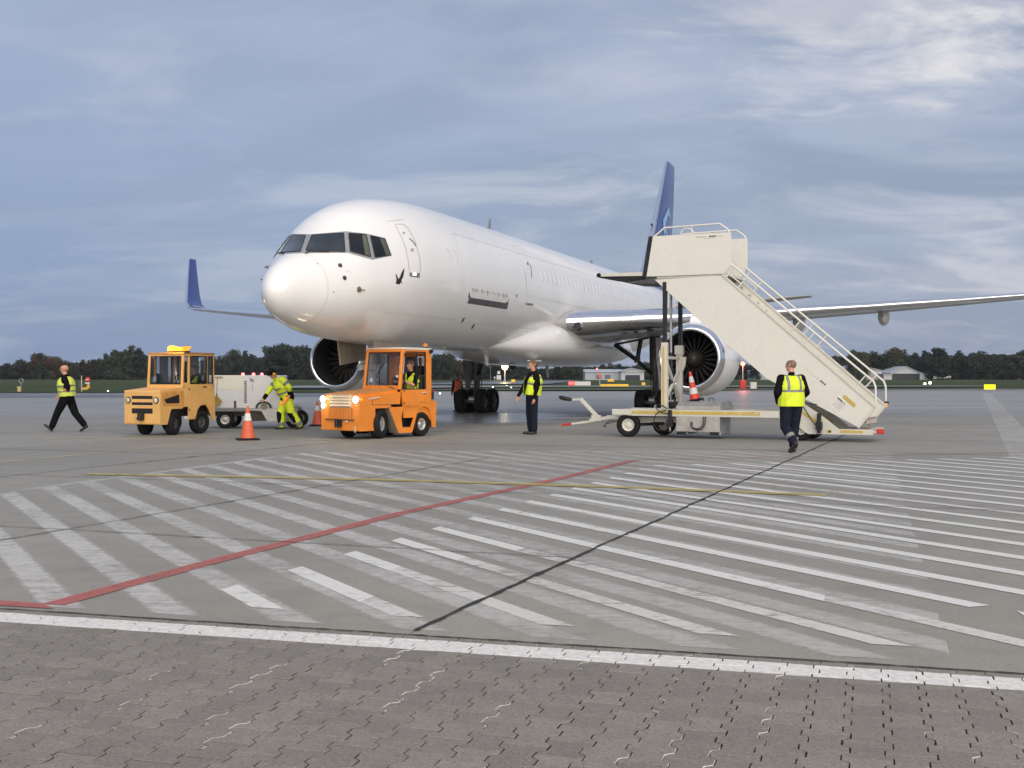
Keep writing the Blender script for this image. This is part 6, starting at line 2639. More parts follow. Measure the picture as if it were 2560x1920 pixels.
def wand(t, J):
    d = Vector((.55, .12, -.55)).normalized()
    a = J['wrl'] + Vector((0, 0, -.04))
    b = MB()
    cap_mesh(b, a, .022, a + d * .12, .022)
    cap_mesh(b, a + d * .10, .028, a + d * .34, .036)
    w = b.mesh('wand', pmat('wand_orange', (.95, .20, .05), .5, emit=(1, .16, .04), estr=.25))
    o = bpy.data.objects.new('marshalling_wand', w)
    COL.objects.link(o)
    o.matrix_world = Matrix.Translation(t.location) @ Matrix.Rotation(t.rotation_euler.z, 4, 'Z')
    tag(o, 'orange marshalling wand held by the bending worker in yellow overalls', 'wand')
    # dark knee pads and the harness strap
    for k in 'lr':
        b = MB()
        kn, an = J['kn' + k], J['an' + k]
        p = kn + (an - kn) * .08 + Vector((.028, 0, 0))
        cap_mesh(b, p, .104, p + (an - kn) * .52, .090, 1.02)
        b.build('knee_patch', BCLOTH, t)
    for k in 'lr':
        b = MB()
        el, wr = J['el' + k], J['wr' + k]
        cap_mesh(b, el + (wr - el) * .62, .062, el + (wr - el) * .93, .054)
        b.build('cuff', BCLOTH, t)
        b = MB()
        sh = J['sh' + k]
        cap_mesh(b, sh + (el - sh) * .45, .093, sh + (el - sh) * .52, .092)
        b.build('sleeve_tape', REFL, t)
        b = MB()
        kn, an = J['kn' + k], J['an' + k]
        cap_mesh(b, kn + (an - kn) * .72, .100, kn + (an - kn) * .84, .099)
        b.build('leg_tape', REFL, t)
    b = MB()
    pel, che = J['pelvis'], J['chest']
    ax = (che - pel)
    b2 = (J['shl'] - J['shr']).normalized()
    cap_mesh(b, pel + ax * .02, .196, pel + ax * .16, .196, 1.30, b2)
    b.build('jacket_hem', BCLOTH, t)
    for f in (.44, .90):
        b = MB()
        b.ring([[c_ + (b2 * math.cos(q_) * 1.23 + b2.cross(ax).normalized() * math.sin(q_)) * r_ for q_ in [2 * math.pi * j_ / 24 for j_ in range(24)]] for c_, r_ in ((pel + ax * f, .212 if f < .6 else .226), (pel + ax * (f + .16), .215 if f < .6 else .226))])
        m_ = b.build('jacket_tape', REFL, t)
        m_.scale = (1, 1, 1)


fp = gpt(716, 1073.5)
bender = person('person in bright yellow jacket and trousers bending over the power unit', fp, R(205),
       pose(pelvis=(-.02, 0, .90), chest=(.13, 0, 1.20), neck=(.26, 0, 1.40), head=(.34, 0, 1.455), look=(.88, .05, -.45), shl=(.16, .21, 1.37), shr=(.21, -.21, 1.36),
            ell=(.00, .33, 1.16), wrl=(-.02, .26, .98), handl=(.2, 0, -.9), elr=(.40, -.26, 1.10), wrr=(.58, -.21, .85), handr=(.7, 0, -.6),
            hipl=(0, .10, .87), hipr=(0, -.10, .87), knl=(-.10, .13, .48), anl=(-.36, .14, .10), toel=(-.20, .17, .045),
            knr=(.12, -.11, .47), anr=(.10, -.11, .085), toer=(.27, -.13, .045), curl=(.9, 0, 0)),
       dict(top=HIVIS, legs=HIVIS, shoe=SHOE), cap=True, bulk=1.5, tb=1.6, extras=wand)
# figure in an orange vest behind the main wheels
fp = gpt(1143, 1029)
person('person in dark clothes and orange vest standing behind the main landing wheels', fp, R(120),
       pose(elr=(-.02, -.25, 1.14), wrr=(.12, -.2, .95), knl=(.03, .09, .49), anl=(-.04, .09, .085)),
       dict(top=BCLOTH, legs=BCLOTH, shoe=SHOE, hairm=HAIRB), vest=(HIVISO, dict(vneck=1), (.22,), .0), hair='short', scale=.88)


def seated(z, x0):
    return pose(pelvis=(0, 0, z), chest=(-.03, 0, z + .33), neck=(-.02, 0, z + .55), head=(.01, 0, z + .64), shl=(-.02, .19, z + .47), shr=(-.02, -.19, z + .47),
                ell=(.14, .25, z + .22), wrl=(.34, .15, z + .30), elr=(.14, -.25, z + .22), wrr=(.34, -.15, z + .30), handl=(.6, 0, .2), handr=(.6, 0, .2), curl=(1.2, 0, 0),
                hipl=(.04, .09, z - .02), hipr=(.04, -.09, z - .02), knl=(.42, .12, z + .02), knr=(.42, -.12, z + .02), anl=(.46, .12, z - .36), anr=(.46, -.12, z - .36), toel=(.60, .13, z - .40), toer=(.60, -.13, z - .40))


def cabloc(tug, x, y):
    m = Matrix.Translation(tug.location) @ Matrix.Rotation(tug.rotation_euler.z, 4, 'Z')
    return m @ Vector((x, y, 0))


person('person with bearded face and yellow vest sitting at the wheel of the bright orange tug', cabloc(otug, .28, 2.12), otug.rotation_euler.z - R(90), seated(1.03, 0),
       dict(top=BCLOTH, legs=BCLOTH, shoe=SHOE, hairm=HAIRB), vest=(HIVIS, dict(vneck=1), (.10, .24), .0), hair='short', sleeve='short', group='tug drivers')
person('person in yellow vest sitting at the wheel of the pale orange tug', cabloc(ytug, .24, 1.66), ytug.rotation_euler.z - R(90), seated(1.12, 0),
       dict(top=BCLOTH, legs=BCLOTH, shoe=SHOE, hairm=HAIRB), vest=(HIVIS, dict(vneck=1), (.10, .24), .0), hair='short', group='tug drivers', scale=.90)
# ------------------------------------------------------------------ far side of the airfield
def grass_mat():
    m = bpy.data.materials.new('meadow_grass')
    m.use_nodes = True
    t = NT(m.node_tree)
    out = t.add('ShaderNodeOutputMaterial')
    b = t.add('ShaderNodeBsdfPrincipled', i_Roughness=0.95)
    b.inputs['Specular IOR Level'].default_value = 0.15
    t.link(b.outputs[0], out.inputs[0])
    geo = t.add('ShaderNodeNewGeometry')
    pos = geo.outputs['Position']
    a = t.noise(t.mapping(pos, scale=(.3, .06, 1)), .3, 6, .65)
    f = t.noise(t.mapping(pos, scale=(1, .2, 1)), 2.2, 6, .7)
    c = t.mix(t.ramp(a, .35, .68), (.040, .062, .020), (.075, .092, .036))
    c = t.mix(t.math('MULTIPLY', t.ramp(f, .4, .7), .6), c, (.028, .042, .016))
    t.link(c, b.inputs['Base Color'])
    bn = t.add('ShaderNodeBump', i_Strength=.8, i_Distance=.3)
    t.link(f, bn.inputs['Height'])
    t.link(bn.outputs[0], b.inputs['Normal'])
    return m


GRASS = grass_mat()
TAXI = pmat('taxiway_asphalt', (.085, .085, .088), .42, var=.25, scale=.15, spec=.6)
PALE = pmat('pale_concrete_strip', (.24, .24, .235), .5, var=.2, scale=.2)


def ground_y(py):
    return F_PX * CAM_H / (py - HZ)


def gsheet(name, pts, z, mat, kind='structure', sub=1):
    b = MB()
    b.add([(x, y, z) for x, y in pts], [tuple(range(len(pts)))])
    o = b.build(name, mat)
    if o.data.polygons[0].normal.z < 0:
        o.data.flip_normals()
    return tag(o, kind=kind)


# slightly raised turf beyond the apron
gb = MB()
gr = random.Random(3)
nx, ny = 90, 40
ys = [104 * (3600 / 104) ** (j / ny) for j in range(ny + 1)]
vs = []
for j, y in enumerate(ys):
    for i in range(nx + 1):
        f = i / nx * 2 - 1
        x = f * (140 + y * .9)
        edge = 104.5 + (12 if x > -12 else 0) + 8 * math.tanh((x - 25) / 15) + 8
        yy = max(y, edge) if j == 0 else max(y, edge + .5 * j)
        h = .05 if j == 0 else .09 + .05 * math.sin(x * .08 + y * .05)
        vs.append((x, yy, h))
gb.add(vs, [(j * (nx + 1) + i, j * (nx + 1) + i + 1, (j + 1) * (nx + 1) + i + 1, (j + 1) * (nx + 1) + i) for j in range(ny) for i in range(nx)], 0, True)
gf = gb.build('grass_field', GRASS)
tag(gf, kind='structure')

gsheet('taxiway', [(-90, 79), (-16, 84), (-8, 96), (-8, 104.4), (-90, 101)], .012, TAXI)
gsheet('taxiway_shoulder', [(-120, 101.2), (-8, 104.6), (-8, 113), (-120, 116)], .014, PALE)
gsheet('taxiway', [(-24, 178), (6, 196), (18, 330), (4, 330)], .20, TAXI)
gsheet('taxiway', [(-28, 140), (60, 150), (60, 158), (-28, 160)], .20, PALE)
gsheet('taxiway', [(-30, 128), (-8, 130), (-4, 150), (-30, 150)], .19, TAXI)
gsheet('apron_edge', [(-9, 116.5), (200, 131), (200, 133), (-9, 118.5)], .17, PALE)
for k in range(14):
    b = MB()
    x = -38.5 + k * 1.55
    b.add([(x, 93.5, .02), (x + .35, 93.5, .02), (x + 1.0, 99, .02), (x + .65, 99, .02)], [(0, 1, 2, 3)])
    b.build('taxiway_dash', pmat('dash_white', (.62, .62, .6), .6), apron)


# ---------------------------------------------------------- trees
def leaf_mat(name, c0, c1):
    m = bpy.data.materials.new(name)
    m.use_nodes = True
    t = NT(m.node_tree)
    out = t.add('ShaderNodeOutputMaterial')
    b = t.add('ShaderNodeBsdfPrincipled', i_Roughness=0.8)
    b.inputs['Specular IOR Level'].default_value = 0.12
    t.link(b.outputs[0], out.inputs[0])
    geo = t.add('ShaderNodeNewGeometry')
    oi = t.add('ShaderNodeObjectInfo')
    n = t.noise(geo.outputs['Position'], .7, 4, .6)
    f = t.math('ADD', t.math('MULTIPLY', n, .7), t.math('MULTIPLY', oi.outputs['Random'], .45))
    t.link(t.mix(t.ramp(f, .3, .85), c0, c1), b.inputs['Base Color'])
    return m


LEAF = [leaf_mat('dark_foliage', (.022, .028, .019), (.052, .062, .038)), leaf_mat('olive_foliage', (.032, .036, .020), (.068, .070, .040)), leaf_mat('autumn_foliage', (.038, .028, .016), (.082, .060, .036)), leaf_mat('needle_foliage', (.010, .020, .013), (.030, .046, .028))]
BARK = pmat('bark', (.05, .04, .03), .9, var=.3, scale=5)


def crown_mesh(kind, seed, mat):
    rnd = random.Random(seed)
    b = MB()
    blobs = []
    if kind == 'round':
        for k in range(16):
            a, h = rnd.uniform(0, 6.28), rnd.uniform(.22, .92)
            rr = (.42 * math.sin(math.pi * min(1, max(.05, (h - .08) / .95))) ** .6) * rnd.uniform(.3, 1)
            blobs.append((Vector((math.cos(a) * rr, math.sin(a) * rr, h)), rnd.uniform(.10, .19)))
        blobs.append((Vector((0, 0, .55)), .28))
    elif kind == 'tall':
        for k in range(18):
            h = rnd.uniform(.15, .97)
            rr = .24 * (1.05 - h) ** .5 * rnd.uniform(.2, 1)
            a = rnd.uniform(0, 6.28)
            blobs.append((Vector((math.cos(a) * rr, math.sin(a) * rr, h)), rnd.uniform(.06, .13)))
    elif kind == 'pine':
        for k in range(13):
            a, h = rnd.uniform(0, 6.28), rnd.uniform(.62, .95)
            rr = .34 * rnd.uniform(.1, 1) * (1.25 - h)**.3
            blobs.append((Vector((math.cos(a) * rr, math.sin(a) * rr, h)), rnd.uniform(.08, .14)))
        for k in range(5):
            a, h = rnd.uniform(0, 6.28), rnd.uniform(.35, .6)
            blobs.append((Vector((math.cos(a) * .2, math.sin(a) * .2, h)), rnd.uniform(.05, .09)))
    else:
        for k in range(14):
            a, h = rnd.uniform(0, 6.28), rnd.uniform(.1, .85)
            rr = .55 * rnd.uniform(.2, 1) * (1.1 - h) ** .4
            blobs.append((Vector((math.cos(a) * rr, math.sin(a) * rr, h)), rnd.uniform(.12, .22)))
    if kind in ('round', 'tall'):
        for k in range(9):
            a = rnd.uniform(0, 6.28)
            rr = rnd.uniform(.05, .34)
            blobs.append((Vector((math.cos(a) * rr, math.sin(a) * rr, rnd.uniform(.04, .28))), rnd.uniform(.10, .16)))
    for c, r in blobs:
        n = int(150 * (r / .14) ** 2)
        for _ in range(n):
            d = Vector((rnd.gauss(0, 1), rnd.gauss(0, 1), rnd.gauss(0, 1))).normalized()
            p = c + d * r * rnd.uniform(.45, 1.12)
            s_ = rnd.uniform(.016, .034)
            u = Vector((rnd.gauss(0, 1), rnd.gauss(0, 1), rnd.gauss(0, 1))).normalized()
            nn = (d + u * .8).normalized()
            w = nn.cross(u)
            if w.length < .05:
                continue
            w.normalize()
            v = nn.cross(w)
            b.add([p - w * s_ - v * s_ * .6, p + w * s_ * .9 - v * s_ * .5, p + w * s_ * .4 + v * s_ * .9, p - w * s_ * .7 + v * s_ * .6], [(0, 1, 2, 3)], 0, False)
    return b.mesh('crown', mat), blobs


def trunk_mesh(blobs, kind):
    b = MB()
    top = .72 if kind != 'bush' else .4
    b.tube([(0, 0, -.01), (.01, 0, top * .5), (-.01, .01, top)], [.028, .019, .008], 0, 7)
    for c, r in blobs[::3]:
        z0 = max(.12, c.z - .25)
        b.tube([(0, 0, z0), (c.x * .6, c.y * .6, c.z - .04), tuple(c)], [.010, .007, .003], 0, 5)
    return b.mesh('trunk', BARK)


variants = []
for kind, mi, sd in (('round', 0, 1), ('round', 1, 2), ('tall', 0, 3), ('tall', 3, 4), ('pine', 3, 5), ('bush', 2, 6), ('round', 2, 7), ('bush', 0, 8), ('round', 0, 9), ('tall', 1, 10)):
    cm, bl = crown_mesh(kind, sd, LEAF[mi])
    variants.append((kind, mi, cm, trunk_mesh(bl, kind)))
KIND = {('round', 0): 'broad dark green tree', ('round', 1): 'broad olive green tree', ('tall', 0): 'tall narrow dark green tree', ('tall', 3): 'tall narrow conifer', ('pine', 3): 'flat-topped dark pine', ('bush', 2): 'low rust brown bushy tree', ('round', 2): 'broad rust brown tree', ('bush', 0): 'low dark green bushy tree', ('tall', 1): 'tall narrow olive green tree'}
ZONES = [(80, 'at the left edge of the treeline'), (250, 'beyond the striding figure'), (420, 'left of the pale orange tug'), (560, 'beyond the cab of the pale orange tug'), (670, 'beyond the power unit'), (800, 'left of the starboard engine'), (1100, 'beyond the bright orange tug'), (1180, 'left of the main wheels'), (1340, 'beyond the amber floodlight'), (1480, 'under the aircraft belly'), (1660, 'behind the long grey hangar'), (2090, 'behind the flight of stairs'), (2215, 'behind the folding-door hangar'), (2340, 'behind the open hangar'), (2450, 'right of the open hangar'), (9999, 'at the right end of the treeline')]
ORD = ['first', 'second', 'third', 'fourth', 'fifth', 'sixth', 'seventh', 'eighth', 'ninth', 'tenth', 'eleventh', 'twelfth']
planted = []


def tree(vi, x, y, h, wid=1.0, rz=0.0):
    kind, mi, cm, tm = variants[vi]
    t = thing('pine_tree' if mi == 3 else 'tree', None, 'tree', (x, y, 0), rz, 'trees of the far treeline')
    inst('crown', cm, t, sc=(h * wid, h * wid, h))
    inst('trunk', tm, t, sc=(h, h, h))
    col_ = x / y * F_PX + 1280
    planted.append((next(z for lim, z in ZONES if col_ < lim), KIND[(kind, mi)], col_, t))
    return t


# silhouette of the wood: top row of the trees in photo pixels against column
PROF = [(0, 903), (60, 905), (100, 890), (150, 895), (230, 897), (280, 880), (330, 870), (390, 884), (470, 892), (545, 888), (600, 880), (650, 884), (690, 868), (745, 864), (800, 872), (900, 880), (1000, 885), (1110, 884), (1150, 890), (1250, 905), (1350, 912), (1450, 908), (1560, 905), (1700, 905), (1900, 900), (2080, 888), (2130, 876), (2200, 882), (2290, 880), (2345, 872), (2400, 880), (2460, 874), (2560, 877)]


def prof(px):
    px = min(2560, max(0, px))
    for (a, ya), (b_, yb) in zip(PROF, PROF[1:]):
        if a <= px <= b_:
            return ya + (yb - ya) * (px - a) / (b_ - a)


tr = random.Random(21)
px = -12
HIDDEN = ((372, 528), (850, 1085), (1665, 1870))
while px < 2590:
    if any(a < px < c for a, c in HIDDEN):
        px += 20
        continue
    y = tr.uniform(425, 455)
    top = prof(px) + tr.uniform(-11, 17)
    if 240 < px < 400:
        vi = tr.choice((2, 2, 3, 9))
    elif 90 < px < 240:
        vi = tr.choice((6, 5, 6, 1))
    elif 1120 < px < 1200:
        vi = tr.choice((6, 0))
    elif px > 1900:
        vi = tr.choice((0, 8, 0, 2, 8, 1))
    else:
        vi = tr.choice((0, 1, 2, 7, 8, 9, 0, 8))
    h = max(4.5, CAM_H + (HZ - top) / F_PX * y)
    tree(vi, (px - 1280) / F_PX * y, y, h, tr.uniform(.95, 1.35), tr.uniform(0, 6.28))
    px += tr.uniform(17, 31)
# landmark trees: pines by the engine, spires on the left and right
for px, top, vi, wid in ((690, 866, 4, 1.25), (742, 862, 0, 1.1), (760, 868, 8, 1.0), (288, 876, 2, 1.1), (330, 870, 9, 1.2), (345, 872, 2, 1.0), (612, 878, 3, .6), (100, 884, 3, .7), (2135, 877, 2, .9), (2342, 871, 3, 1.0), (2355, 874, 2, 1.0), (1120, 880, 8, .9)):
    y = 420
    tree(vi, (px - 1280) / F_PX * y, y, CAM_H + (HZ - top) / F_PX * y + .3, wid, px * .7)
bykey = {}
for z, kd, c, t in sorted(planted, key=lambda q: q[2]):
    bykey.setdefault((z, kd), []).append(t)
for (z, kd), ts in bykey.items():
    for i, t in enumerate(ts):
        t['label'] = kd + ' ' + z if len(ts) == 1 else '%s %s from the left, %s' % (ORD[i], kd, z)
# the wood behind, one closed mass of foliage
wb = MB()
wr = random.Random(9)
for k in range(30000):
    px = wr.uniform(-420, 3000)
    y = wr.uniform(456, 520)
    top = prof(px) + 15
    hmax = CAM_H + (HZ - top) / F_PX * y
    z = hmax * wr.uniform(0, 1) ** .6
    c = Vector(((px - 1280) / F_PX * y, y, z))
    s_ = wr.uniform(.45, 1.1)
    u = Vector((wr.gauss(0, 1), wr.gauss(0, 1), wr.gauss(0, 1))).normalized()
    w = u.cross(Vector((0, .4, 1))).normalized()
    v = u.cross(w)
    wb.add([c - w * s_ - v * s_, c + w * s_ - v * s_ * .7, c + w * s_ * .6 + v * s_, c - w * s_ * .8 + v * s_ * .7], [(0, 1, 2, 3)])
wood = wb.build('wood', LEAF[0])
tag(wood, 'dense dark wood behind the treeline on the far side of the airfield', 'wood', kind='stuff')

# ---------------------------------------------------------- hangars and sheds
SHEDW = pmat('shed_pale_cladding', (.36, .38, .43), .6, var=.08, scale=.4)
SHEDL = pmat('shed_light_cladding', (.45, .47, .50), .6, var=.08, scale=.4)
SHEDR = pmat('shed_roof', (.42, .45, .50), .5, var=.1, scale=.4)
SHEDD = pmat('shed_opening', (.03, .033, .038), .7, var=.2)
SHEDG = pmat('shed_window', (.10, .12, .15), .2)


def X(px, d):
    return (px - 1280) / F_PX * d


def Zz(py, d):
    return CAM_H + (HZ - py) / F_PX * d


def shed(label, px0, px1, eave, ridge, d, depth=14, opening=None, walls=SHEDW, gable=True, off=None, slats=0, wins=()):
    """gabled shed; front faces the apron; pixel rows give its heights at distance d"""
    x0, x1 = X(px0, d), X(px1, d)
    ze, zr = Zz(eave, d), Zz(ridge, d)
    t = thing('hangar', label, 'hangar', ((x0 + x1) / 2, d, 0), 0)
    hw = (x1 - x0) / 2
    b = MB()
    if gable:
        b.prism([(-hw, 0), (hw, 0), (hw, ze), (0, zr), (-hw, ze)], 0, depth, 0, 'y')
    else:
        b.box((0, depth / 2, ze / 2), (2 * hw, depth, ze), 0)
    b.build('wall', walls, t)
    b = MB()
    if gable:
        b.prism([(-hw - .3, ze - .06), (0, zr - .02), (hw + .3, ze - .06), (hw + .3, ze + .14), (0, zr + .2), (-hw - .3, ze + .14)], -.4, depth + .3, 0, 'y')
    else:
        b.prism([(-.35, ze - .05), (-.35, ze + .12), (depth * .5, zr), (depth + .3, ze + .1), (depth + .3, ze - .05)], -hw - .3, hw + .3, 0, 'x')
    b.build('roof', SHEDR, t)
    if opening:
        a, c, top = opening
        xa, xc, zt = X(a, d) - (x0 + x1) / 2, X(c, d) - (x0 + x1) / 2, Zz(top, d)
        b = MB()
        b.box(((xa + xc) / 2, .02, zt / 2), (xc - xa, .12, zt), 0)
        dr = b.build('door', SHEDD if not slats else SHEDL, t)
        for k in range(slats):
            b = MB()
            b.box((xa + (xc - xa) * (k + .5) / slats, -.06, zt / 2), ((xc - xa) / slats * .86, .06, zt * .97), 0)
            b.box((xa + (xc - xa) * (k + .5) / slats, -.10, zt * .2), ((xc - xa) / slats * .6, .03, zt * .12), 1)
            b.build('door_leaf', [SHEDW, SHEDG], dr)
    for a, c, top, bot in wins:
        b = MB()
        xa, xc = X(a, d) - (x0 + x1) / 2, X(c, d) - (x0 + x1) / 2
        b.box(((xa + xc) / 2, 0, (Zz(top, d) + Zz(bot, d)) / 2), (xc - xa, .12, Zz(top, d) - Zz(bot, d)), 0)
        b.build('window', SHEDG, t)
    return t


s1 = shed('long grey hangar with shallow roof seen under the port wing', 1463, 1555, 930, 923, 400, 12, None, SHEDW, False, wins=((1490, 1504, 937, 947), (1512, 1526, 937, 947)))
s2 = shed('pale hangar annex with wide dark doorway, right of the long grey hangar', 1553, 1610, 928, 922, 396, 12, (1563, 1600, 937.5), SHEDL)
b = MB()
for i in range(9):
    b.box((-3.4 + i * .82, -.05, Zz(931.5, 396)), (.5 + .2 * (i % 2), .05, .42), 0)
tag(b.build('faded_lettering', pmat('faded_sign_brown', (.26, .23, .22), .7), s2), kind='stuff')
shed('low pale shed half hidden behind the stairs', 1886, 1925, 928, 922, 430, 12, None, SHEDW)
shed('white gabled hangar with folding doors seen through the stair rails', 2095, 2204, 927, 914, 430, 20, (2112, 2185, 933), SHEDL, slats=11)
shed('white gabled hangar with dark open front at the edge of the grass', 2229, 2300, 933, 917, 425, 16, (2230, 2299, 934), SHEDL)
shed('small white lean-to on the left side of the open hangar', 2209, 2229, 936, 934.5, 424, 9, None, SHEDL, False)
shed('small white lean-to on the right side of the open hangar', 2300, 2334, 934, 932, 424, 9, None, SHEDL, False)
shed('pale building between trees on the far right', 2500, 2560, 922, 920, 452, 10, None, SHEDW, False, wins=((2508, 2516, 925, 930), (2524, 2532, 925, 930), (2540, 2548, 925, 930)))

# white tanker lorry parked by the hangars
tk = thing('tank_lorry', 'white tank lorry parked at the edge of the grass beside the hangars', 'lorry', (X(2357, 420), 420, 0))
b = MB()
b.tube([(-2.2, 0, 1.05), (2.6, 0, 1.05)], .62, 0, 16)
b.build('tank', CONEW, tk)
b = MB()
b.prism([(-3.2, .35), (-2.3, .35), (-2.3, 1.5), (-2.9, 1.5), (-3.2, .95)], -.6, .6, 0, 'y')
b.build('cab', CONEW, tk, bevel=.08)
twm = wheel_mesh(.32, .25, .17, 'wheel', DGREY, n=18)
for x in (-2.6, 1.2, 2.1):
    for y in (-.55, .55):
        inst('wheel', twm, tk, (x, y, .32), (0, 0, R(90)))


# ---------------------------------------------------------- airfield signs, lamps and small things
def post_sign(name, label, px, py0, py1, d, board=None, disc=None, cat='sign'):
    t = thing(name, label, cat, (X(px, d), d, 0))
    b = MB()
    b.tube([(0, 0, 0), (0, 0, Zz(py0, d))], .035, 0, 8)
    b.build('post', pmat('pale_post', (.50, .46, .32), .6), t)
    return t


def yellow_board(label, px0, px1, py0, py1, d, grp='yellow airfield signs'):
    t = thing('airfield_sign', label, 'airfield sign', ((X(px0, d) + X(px1, d)) / 2, d, 0), 0, grp)
    w, z0, z1 = X(px1, d) - X(px0, d), Zz(py1, d), Zz(py0, d)
    b = MB()
    b.box((0, 0, (z0 + z1) / 2), (w, .18, z1 - z0), 0)
    b.build('board', YSIGN, t, bevel=.02)
    n = max(2, int(w / 1.2) + 1)
    for i in range(n):
        b = MB()
        b.box((-w * .42 + w * .84 * i / (n - 1), 0, z0 / 2), (.06, .06, max(.1, z0)), 0)
        b.build('leg', DGREY, t)
    return t


yellow_board('long yellow airfield sign on the grass in front of the hangar', 1501, 1571, 960.5, 968.5, 150)
yellow_board('small yellow airfield sign nearest the main wheels, on the grass', 1278, 1288, 948.5, 955.5, 230)
yellow_board('small yellow airfield sign between the hangar and the long sign', 1519, 1535, 948, 954, 232)
yellow_board('small yellow airfield sign just left of the port landing gear', 1604, 1613, 956, 963, 170)
t = yellow_board('lit yellow airfield sign glowing on the grass at the far right', 2461, 2488, 961.5, 974, 133)
t.children[0].data.materials[0] = LAMP_YS
for px, lab in ((1426, 'left half, red'),):
    d = 140
    t = thing('airfield_sign', 'red and white mandatory airfield sign on the grass strip', 'airfield sign', (X(1442, d), d, 0), 0, 'yellow airfield signs')
    b = MB()
    b.box((-.62, 0, .62), (.76, .18, .45), 0)
    b.build('red_board', pmat('sign_red_lit', (.7, .04, .04), .5, emit=(1, .08, .06), estr=.35), t, bevel=.02)
    b = MB()
    b.box((.68, 0, .60), (1.82, .18, .46), 0)
    b.build('white_board', CONEW, t, bevel=.02)
    for k in range(3):
        b = MB()
        b.box((-.8 + k * .18, -.095, .62), (.10, .01, .2), 0)
        b.build('sign_character', CONEW, t)
    for x in (-.8, -.2, .6, 1.4):
        b = MB()
        b.box((x, 0, .2), (.06, .06, .4), 0)
        b.build('leg', DGREY, t)
# round red board on a pole, by the long sign
d = 148
t = thing('pole_sign', 'oval red board on a thin pole beside the long yellow sign', 'sign', (X(1499.5, d), d, 0))
b = MB()
b.tube([(0, 0, 0), (0, 0, Zz(940, d))], .04, 0, 8)
b.build('pole', pmat('pale_post', (.50, .46, .32), .6), t)
b = MB()
b.lathe([(-.03, .0), (-.03, .18), (.03, .18), (.03, 0)], (0, 0, 0), 'y', 0, 20)
o = b.build('board', pmat('board_pink_red', (.72, .14, .13), .6), t, loc=(0, -.06, Zz(939.5, d)))
o.scale = (1, 1, 2.1)
# left: red round sign over a yellow chevron, pale marker post, buckets
d = 118
t = thing('pole_sign', 'round red sign with white plate over yellow arrow board, left grass edge', 'sign', (X(219, d), d, 0))
b = MB()
b.tube([(0, 0, 0), (0, 0, Zz(947, d))], .03, 0, 8)
b.build('pole', pmat('sign_amber', (.6, .36, .05), .6), t)
b = MB()
b.lathe([(-.03, .0), (-.03, .26), (.03, .26), (.03, 0)], (0, 0, 0), 'y', 0, 20)
b.build('red_disc', REDP, t, loc=(0, -.05, Zz(949.5, d)))
b = MB()
b.box((0, -.09, Zz(949.5, d)), (.30, .02, .09), 0)
b.box((0, -.05, Zz(957.5, d)), (.42, .05, .16), 0)
b.build('white_plate', CONEW, t)
b = MB()
b.prism([(-.62, Zz(976, d)), (-.62, Zz(969, d)), (-.1, Zz(968, d)), (.02, Zz(960, d)), (.2, Zz(960, d)), (.24, Zz(969, d)), (-.1, Zz(974, d))], -.05, .0, 0, 'y')
b.build('arrow_board', pmat('sign_amber', (.6, .36, .05), .6), t)
d = 108
t = thing('marker_post', 'slim pale marker post on the grass edge, right of the striding figure', 'marker post', (X(204, d), d, 0))
b = MB()
b.tube([(0, 0, 0), (0, 0, Zz(939, d))], .045, 0, 8)
b.build('post', pmat('pale_post', (.50, .46, .32), .6), t)
b = MB()
b.box((-.12, 0, Zz(960, d)), (.14, .06, .7), 0)
b.build('dark_plate', DGREY, t)
d = 108
t = thing('marker_bin', 'cream barrel-shaped marker at the far left grass edge', 'marker', (X(48, d), d, 0))
b = MB()
b.lathe([(0, .14), (.45, .19), (.5, .21), (.52, .17), (.53, 0)], (0, 0, 0), 'z', 0, 18)
b.build('drum', pmat('marker_cream', (.62, .52, .24), .6), t)
d = 170
t = thing('windsock_hoop', 'grey round antenna hoop standing on the far left grass', 'antenna', (X(53, d), d, 0))
b = MB()
b.tube([Vector((.30 * math.cos(a), 0, Zz(952, d) + .30 * math.sin(a))) for a in [2 * math.pi * j / 18 for j in range(19)]], .03, 0, 6)
b.tube([(0, 0, 0), (0, 0, Zz(957, d))], .03, 0, 6)
b.build('hoop', GALV, t)


def lamp(label, px, py, d, r, mat, energy, col, cat='lamp', base=None, grp=None):
    t = thing('airfield_lamp', label, cat, (X(px, d), d, 0), 0, grp)
    z = Zz(py, d)
    b = MB()
    b.tube([(0, 0, 0), (0, 0, z - r)], max(.02, r * .22), 0, 8)
    b.build('pole', GALV, t)
    b = MB()
    b.lathe([(-r, 0), (-r * .7, r * .7), (0, r), (r * .7, r * .7), (r, 0)], (0, 0, z), 'z', 0, 16)
    b.build('lit_globe', mat, t)
    if energy:
        point('lamp_glow', (0, -r * 1.6, z), energy, col, r, t)
    return t


lamp('amber floodlight on a slim pole under the aircraft belly', 1262, 917, 240, .62, LAMP_Y, 260, (1, .75, .35))
t = lamp('unlit slim lamp post left of the amber floodlight', 1226, 917, 260, .07, GALV, 0, None)
t = lamp('red obstruction lamp on a white pole over a red cabinet', 1857, 910, 132, .24, emat('obstruction_red', (1, .16, .10), 3.2), 120, (1, .2, .15), 'obstruction lamp')
b = MB()
b.box((0, 0, Zz(968, 132) * .5 + .35), (.62, .5, 1.05), 0)
b.build('red_cabinet', REDP, t, bevel=.03)
lamp('small red lamp on the long hangar roof', 1492.5, 922, 399, .30, LAMP_R, 0, None)
for px, py, lab in ((2312, 960, 'lower'), (2325, 957, 'upper')):
    lamp('white and orange approach lamp in the grass, %s one of the pair' % lab, px, py, 190, .22, emat('approach_lamp', (1, .62, .4), 3.5), 0, None, 'approach lamp', grp='approach lamps in the grass')
t = thing('cabinet', 'pale grey equipment cabinet on the grass edge behind the stairs', 'cabinet', (X(1883, 130), 130, 0))
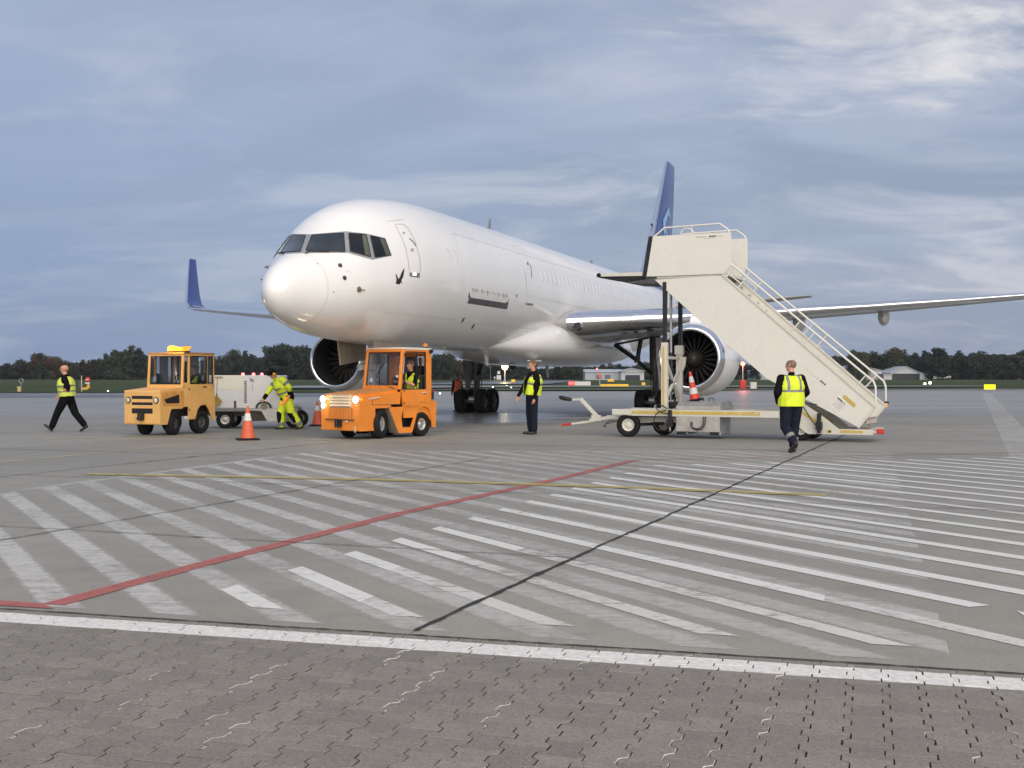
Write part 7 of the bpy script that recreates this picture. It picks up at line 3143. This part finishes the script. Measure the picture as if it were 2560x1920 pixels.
b = MB()
b.box((0, 0, .42), (.68, .5, .80), 0)
b.box((0, -.26, .42), (.58, .02, .66), 1)
b.build('housing', [pmat('cabinet_grey', (.46, .45, .42), .6), GALV], t, bevel=.02)
for px, py in ((270, 982), (1100, 989), (1232, 971), (1267, 967), (1278, 972)):
    d = ground_y(py) * .985
    t = thing('taxiway_light', 'small lit taxiway edge light, %s' % {270: 'on the far left by the dark taxiway', 1100: 'right of the bright orange tug', 1232: 'left one of the three past the main wheels', 1267: 'upper one of the three past the main wheels', 1278: 'right one of the three past the main wheels'}[px], 'edge light', (X(px, d), d, .02), 0, 'taxiway edge lights')
    b = MB()
    b.lathe([(0, .08), (.10, .06), (.12, .05)], (0, 0, 0), 'z', 0, 10)
    b.build('base', BLACK, t)
    b = MB()
    b.lathe([(.12, .06), (.18, .05), (.22, 0)], (0, 0, 0), 'z', 0, 10)
    b.build('lit_lens', emat('edge_lamp', (.85, .92, 1), 4) if 'edge_lamp' not in bpy.data.materials else bpy.data.materials['edge_lamp'], t)
# white radar cabin with dome
d = 300
t = thing('radar_cabin', 'white equipment cabin with small tower behind the main wheels', 'cabin', (X(1247, d), d, 0))
b = MB()
b.box((0, 0, Zz(941, d) - .25), (1.1, 1.0, 1.05), 0)
b.build('cabin', CONEW, t, bevel=.03)
b = MB()
b.box((0, 0, Zz(931.5, d)), (.68, .6, .75), 0)
b.build('upper_box', CONEW, t, bevel=.03)
b = MB()
for x in (-.45, .45):
    b.box((x, 0, .35), (.1, .1, .7), 0)
b.box((0, 0, .4), (.9, .06, .08), 0)
b.build('stand', GALV, t)
b = MB()
b.lathe([(-.25, 0), (-.15, .22), (0, .28), (.15, .22), (.25, 0)], (-1.0, 0, Zz(944, d)), 'z', 0, 14)
b.tube([(-1.0, 0, 0), (-1.0, 0, Zz(944, d) - .2)], .06, 0, 8)
b.build('dish', CONEW, t)


# ------------------------------------------------------------------ the evening air
hz = MB()
hz.box((0, 1200, 12.0), (9600, 8400, 26.0))
m = bpy.data.materials.new('evening_haze')
m.use_nodes = True
t = NT(m.node_tree)
o_ = t.add('ShaderNodeOutputMaterial')
pv_ = t.add('ShaderNodeVolumePrincipled', i_Density=0.00012)
pv_.inputs['Color'].default_value = (.80, .86, .96, 1)
pv_.inputs['Anisotropy'].default_value = .2
t.link(pv_.outputs[0], o_.inputs['Volume'])
haze = hz.build('haze', m)
tag(haze, kind='stuff')
